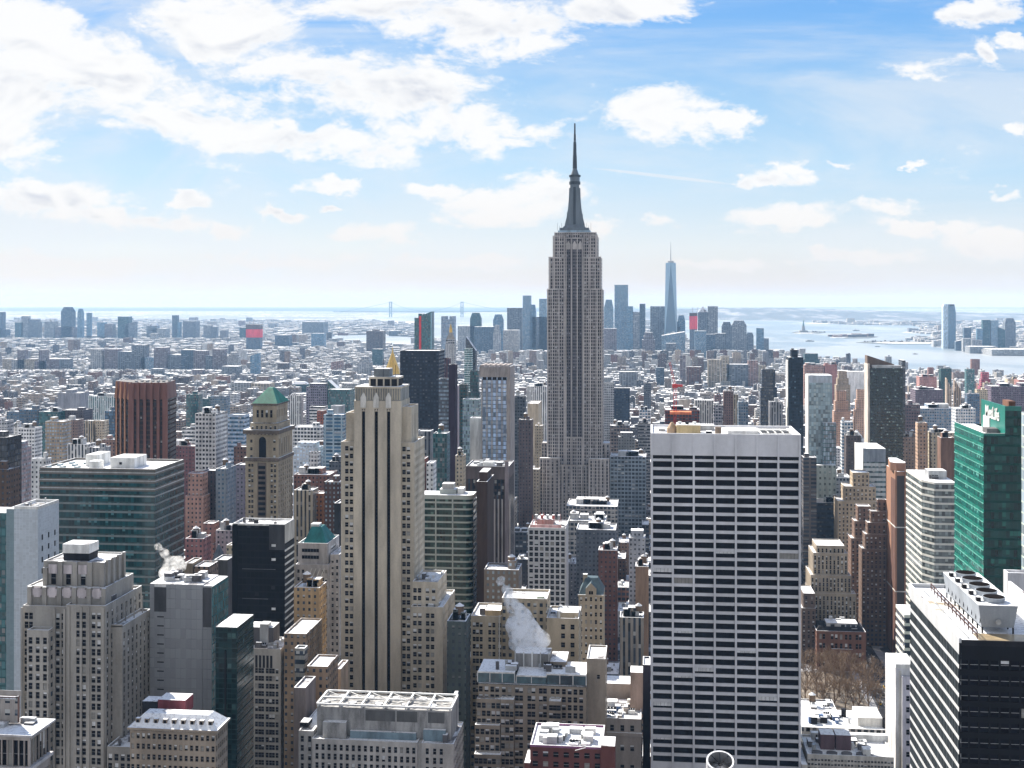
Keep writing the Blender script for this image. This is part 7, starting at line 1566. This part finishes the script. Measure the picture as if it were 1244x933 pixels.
# ------------------------------------------------------------------ the thousands of ordinary buildings
import numpy as np
rf = random.Random(99)
NAMED = [('banded glass office', 48, 225), ]
REFS = [('the banded glass office', 136, 620), ('the brown ribbed tower', 175, 500), ('the white gridded tower', 256, 530), ('the green-roofed tower', 325, 550), ('the black office block', 318, 680), ('the teal-roofed tower', 384, 680),
        ('the limestone skyscraper', 458, 640), ('the big black steel tower', 508, 470), ('the dark purple slab', 549, 500), ('the blue-white glass tower', 604, 500), ('the curved glass office', 540, 660), ('the dark pillared tower', 592, 610),
        ('the spired skyscraper', 698, 450), ('the spired skyscraper\'s foot', 698, 600), ('the white gridded roof-red tower', 664, 680), ('the steep blue roof', 719, 730), ('the white slab tower', 850, 640), ('the red crane', 820, 475), ('the white-pillared block', 856, 500), ('the navy peaked tower', 966, 480),
        ('the mirror glass tower', 998, 510), ('the dark slanted tower', 1077, 500), ('the white ribbon building', 1060, 570), ('the cream wedge pair', 1158, 476), ('the green glass tower', 1200, 560), ('the violet slab', 1225, 480), ('the glass spire tower', 815, 400), ('the red-netted tower', 307, 410), ('the gold pyramid', 474, 440),
        ('the housing slabs', 50, 445), ('the far left cluster', 80, 400), ('the blue glass lined tower', 405, 530), ('the slant-shouldered teal tower', 411, 490), ('the orange slab tower', 1088, 650), ('the cream ribbed block', 1010, 700), ('the buff stepped building', 630, 760), ('the long flat building', 720, 625), ('the shore shed', 1040, 455), ('the mauve slab', 385, 480), ('the brown balustraded loft', 752, 530)]
def inpoly(px, py, P):
    c = False; j = len(P) - 1
    for i in range(len(P)):
        if (P[i][1] > py) != (P[j][1] > py) and px < (P[j][0] - P[i][0]) * (py - P[i][1]) / (P[j][1] - P[i][1]) + P[i][0]: c = not c
        j = i
    return c
PB = [(430, 384), (720, 380), (720, 409), (600, 412), (560, 416), (520, 412), (505, 404), (520, 396), (470, 393), (452, 388)]
PR = [(394, 408.5), (452, 406.5), (520, 411), (530, 418), (470, 421), (390, 414)]
PARK = (ground(975, 866)[0] - 12, ax_ + 10, 665, 886)
FILL = []      # x0,x1,y0,y1,z,colour,style
PAL_N = [(.15, .09, .07), (.2, .13, .1), (.28, .2, .16), (.36, .29, .23), (.12, .12, .14), (.2, .2, .22), (.33, .33, .35), (.5, .48, .45), (.62, .62, .63), (.24, .12, .09), (.08, .08, .09), (.42, .34, .27)]
CN = ['dark brown', 'brown', 'tan-brown', 'tan', 'charcoal', 'slate grey', 'grey', 'pale stone', 'white', 'brick red', 'near-black', 'buff']
def add(x0, x1, y0, y1, z, near):
    xc = (x0 + x1) / 2; pl, _ = proj(x0, y0, 0); pr, _ = proj(x1, y0, 0); pc, pg = proj(xc, y0, 0)
    if pr < -520 or pl > 1750: return
    for P in (PW, PB, PR):
        if inpoly(pc, pg, P) or inpoly(pc, proj(xc, y1, 0)[1], P): return
    if y0 < 886 and x1 > PARK[0] and x0 < PARK[1] and y1 > PARK[2]: return
    if x1 > ax_ - 17 and x0 < ax_ + 14 and 640 < y1 and y0 < 1500: return
    lim = 0
    l2, r2 = min(pl, proj(x0, y1, z)[0]), max(pr, proj(x1, y1, z)[0])
    for (l, r, t, vb, Y) in REG:
        if r2 > l - 1 and l2 < r + 1:
            if y1 > Y - 6 - (20 if Y < 700 else 0) and y0 < Y + 46:
                if r2 > l - 2 and l2 < r + 2 and not (Y > 3400): return
            if Y > y0 and vb > lim: lim = vb
    zl = gz(pc, lim, y0) if lim else 999
    if zl < 5: return
    z = min(z, zl * (1 - .12 * rf.random()))
    c = rf.randrange(12) if y0 > 1350 else rf.choice((0, 1, 4, 5, 9, 10, 10, 4, 2, 6, 0, 8))  # near walls pick mostly dark colours, painting in the canyon shade
    FILL.append((x0, x1, y0, y1, max(z, 5), c, rf.randrange(3)))
# near and middle: streets every 80 m, avenues every 250 m
y = 470.0
while y < 4200:
    xw = y * .78 + 60; 
    for half in (0, 1):
        ya = y + 9 + half * 31; x = -xw - 100
        while x < xw * .72 + 80:
            av = (x + 4000 - ax_) % 250
            if av < 24: x += 24 - av + .5; continue
            w_ = rf.choice((7, 8, 10, 12, 15, 18, 24, 34)) * (1 if y < 2600 else 1.1)
            if y < 1300: h = rf.choice((14, 17, 20, 24, 30, 38, 50)) * rf.uniform(.8, 1.2)
            elif y < 2200: h = rf.choice((12, 15, 18, 22, 26, 34, 50)) * rf.uniform(.8, 1.15)
            elif y < 3000: h = rf.choice((10, 12, 14, 17, 20, 26, 38)) * rf.uniform(.8, 1.15)
            else: h = rf.choice((9, 11, 12, 14, 16, 20, 32)) * rf.uniform(.8, 1.15)
            if rf.random() > .04: add(x, x + w_ - .4, ya, ya + rf.uniform(22, 30), h, True)
            x += w_
    y += 80
y = 4200.0
while y < 15500:
    s = 32 if y < 6000 else 52 if y < 9000 else 90; x = -y * .62
    while x < y * .5:
        w_ = s * rf.uniform(.5, 1.0); h = rf.choice((10, 12, 14, 18, 26)) * rf.uniform(.8, 1.3)
        if rf.random() < .05: h *= 2.1
        pxc = proj(x, y, 0)[0]
        if 590 < pxc < 935 and 4300 < y < 5700 and rf.random() < .5: h *= rf.uniform(1.5, 3.2)
        if rf.random() > .1: add(x, x + w_, y + rf.uniform(0, s * .3), y + s * rf.uniform(.55, .9), h, False)
        x += s * rf.uniform(.75, 1.3)
    y += s * 1.12
# which of them can be seen, and how large
buf = np.full((933, 1244), -1, np.int32)
ev = [(f[2], 0, i) for i, f in enumerate(FILL)] + [(r[4], 1, i) for i, r in enumerate(REG)]; ev.sort(key=lambda q: -q[0])
for (yy, k, i) in ev:
    if k: l, r, t, vb, Y = REG[i]; buf[max(0, int(t)):, max(0, int(l)):max(0, int(r))] = -2
    else:
        x0, x1, y0, y1, z, c, s = FILL[i]; a, ty = proj(x0, y0, z); b_, _ = proj(x1, y0, z); _, by = proj((x0 + x1) / 2, y0, 0); a2, tt_ = proj(x0, y1, z); b2, _ = proj(x1, y1, z)
        buf[max(0, int(tt_)):max(0, int(by) + 1), max(0, int(round(min(a, a2)))):max(0, int(round(max(b_, b2))))] = i
ids, cnt = np.unique(buf[buf >= 0], return_counts=True); vis = dict(zip(ids.tolist(), cnt.tolist()))
order = sorted(vis, key=lambda i: -vis[i]); SOLO = set(order[:290])
STY = ['brk', 'off', 'lof']; used = {}; cand = []
for i in order[:290]:
    x0, x1, y0, y1, z, c, s = FILL[i]; px, py = proj((x0 + x1) / 2, y0, z)
    best = min(REFS, key=lambda q: (abs(q[1] - px) * 1.0 + abs(q[2] - py) * 1.3)); dx, dy = px - best[1], py - best[2]
    rel = ('left of' if dx < 0 else 'right of') if abs(dx) > abs(dy) * .8 else ('above' if dy < 0 else 'below')
    form = 'tall' if z > 45 else 'narrow' if x1 - x0 < 13 else 'broad' if x1 - x0 > 34 else 'low' if z < 20 else 'mid-height'
    kind = ['brick building', 'office building', 'loft building'][s]; tank = y0 < 1800 and rf.random() < .45; nb = rf.choice((0, 1, 1, 2))
    roof = 'water tank on roof' if tank else ['plain snowy roof', 'one rooftop box', 'two rooftop boxes'][nb]
    cand.append((i, best[0], rel, form, kind, tank, nb, roof, CN[c], abs(dx) + abs(dy)))
key = {}
for q in cand: key.setdefault(q[1:5] + q[7:9], []).append(q)
for k_, L in key.items():
    L.sort(key=lambda q: q[9])
    for n, q in enumerate(L):
        i, ref, rel, form, kind, tank, nb, roof, cn, _d = q; x0, x1, y0, y1, z, c, s = FILL[i]
        lab = f'{cn} {form} {kind}, {roof}, {rel} {ref}' + ('' if len(L) == 1 else f', {["nearest", "second nearest", "third nearest", "farthest", "fifth", "sixth", "seventh"][min(n, 6)]}')
        t = thing(kind.replace(' ', '_'), lab, 'building', ((x0 + x1) / 2, y0, 0), 'ordinary city buildings'); w2 = (x1 - x0) / 2; D = y1 - y0
        m = facade(f'city_{STY[s]}_{c}', PAL_N[c], **dict(ST[STY[s]], blind=.3)); mb = MB().box(-w2, w2, 0, D, 0, z, m)
        for b4 in ((-w2, w2, 0, .4), (-w2, w2, D - .4, D), (-w2, -w2 + .4, .4, D - .4), (w2 - .4, w2, .4, D - .4)): mb.box(*b4, z + .003, z + rf.uniform(.7, 1.0), m, SNOWC)
        mb.obj('wall', t); MB().box(-w2 + .4, w2 - .4, .4, D - .4, z + .01, z + .1, SNOW).obj('roof', t)
        for j in range(nb):
            bw_ = w2 * rf.uniform(.3, .6); xx = rf.uniform(-w2 + 1, w2 - bw_ - 1); yy = rf.uniform(D * .2, D * .6); MB().box(xx, xx + bw_, yy, yy + D * .25, z + .1, z + rf.uniform(2.5, 4.5), m, SNOWC).obj('bulkhead', t)
        if tank and w2 > 3: water_tank(t, rf.uniform(-w2 + 2.5, w2 - 2.5), D * rf.uniform(.3, .7), z, 1.7, 3.2)
        if y0 < 1100: clutter(t, -w2, w2, 0, D, z, 4, rf, tank=False)
# the rest as masses of roofs
def mass(name, idx, st):
    nb_ = len(idx); V = []; F = []; K = []
    for i in idx:
        x0, x1, y0, y1, z, c, s = FILL[i]; bx = [(x0, x1, y0, y1, 0, z)]
        if y0 < 5000:
            for _ in range(rf.choice((1, 1, 2, 3) if y0 < 3000 else (0, 1, 1))):
                w_ = (x1 - x0) * rf.uniform(.15, .4); xx = rf.uniform(x0, x1 - w_); yy = rf.uniform(y0, y1 - 8); bx.append((xx, xx + w_, yy, yy + rf.uniform(3, 8), z, z + rf.uniform(2, 5)))
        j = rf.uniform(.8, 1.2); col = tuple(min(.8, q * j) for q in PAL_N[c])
        k_ = min(1, max(0, (y0 - 1300) / 2500)) * .75; g3 = sum(col) / 3; col = tuple(min(.8, (1 - k_) * q + k_ * (.33 + .5 * g3)) for q in col)  # walls paler with distance, snow light and sun painted into the colour
        for (a, b_, c0, c1, z0, z1) in bx:
            k = len(V); V += [(a, c0, z0), (b_, c0, z0), (b_, c1, z0), (a, c1, z0), (a, c0, z1), (b_, c0, z1), (b_, c1, z1), (a, c1, z1)]
            for f in BOXF[1:]: F.append(tuple(k + q for q in f)); K.append(col)
    me = bpy.data.meshes.new(name); me.from_pydata(V, [], F); ca = me.color_attributes.new('Col', 'FLOAT_COLOR', 'CORNER')
    arr = np.repeat(np.array([(*k, 1.0) for k in K], np.float32), 4, axis=0).ravel(); ca.data.foreach_set('color', arr)
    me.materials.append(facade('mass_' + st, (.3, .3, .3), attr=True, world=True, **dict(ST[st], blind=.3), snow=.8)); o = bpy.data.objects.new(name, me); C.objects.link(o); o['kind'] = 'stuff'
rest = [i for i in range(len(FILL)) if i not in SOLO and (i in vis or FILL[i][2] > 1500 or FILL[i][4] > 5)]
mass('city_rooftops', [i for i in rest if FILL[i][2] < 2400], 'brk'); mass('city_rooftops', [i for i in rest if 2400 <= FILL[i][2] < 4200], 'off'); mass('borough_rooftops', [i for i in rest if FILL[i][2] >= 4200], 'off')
print('FILL', len(FILL), 'visible', len(vis), 'solo min px', vis[order[min(289, len(order) - 1)]], 'objects', len(bpy.data.objects))
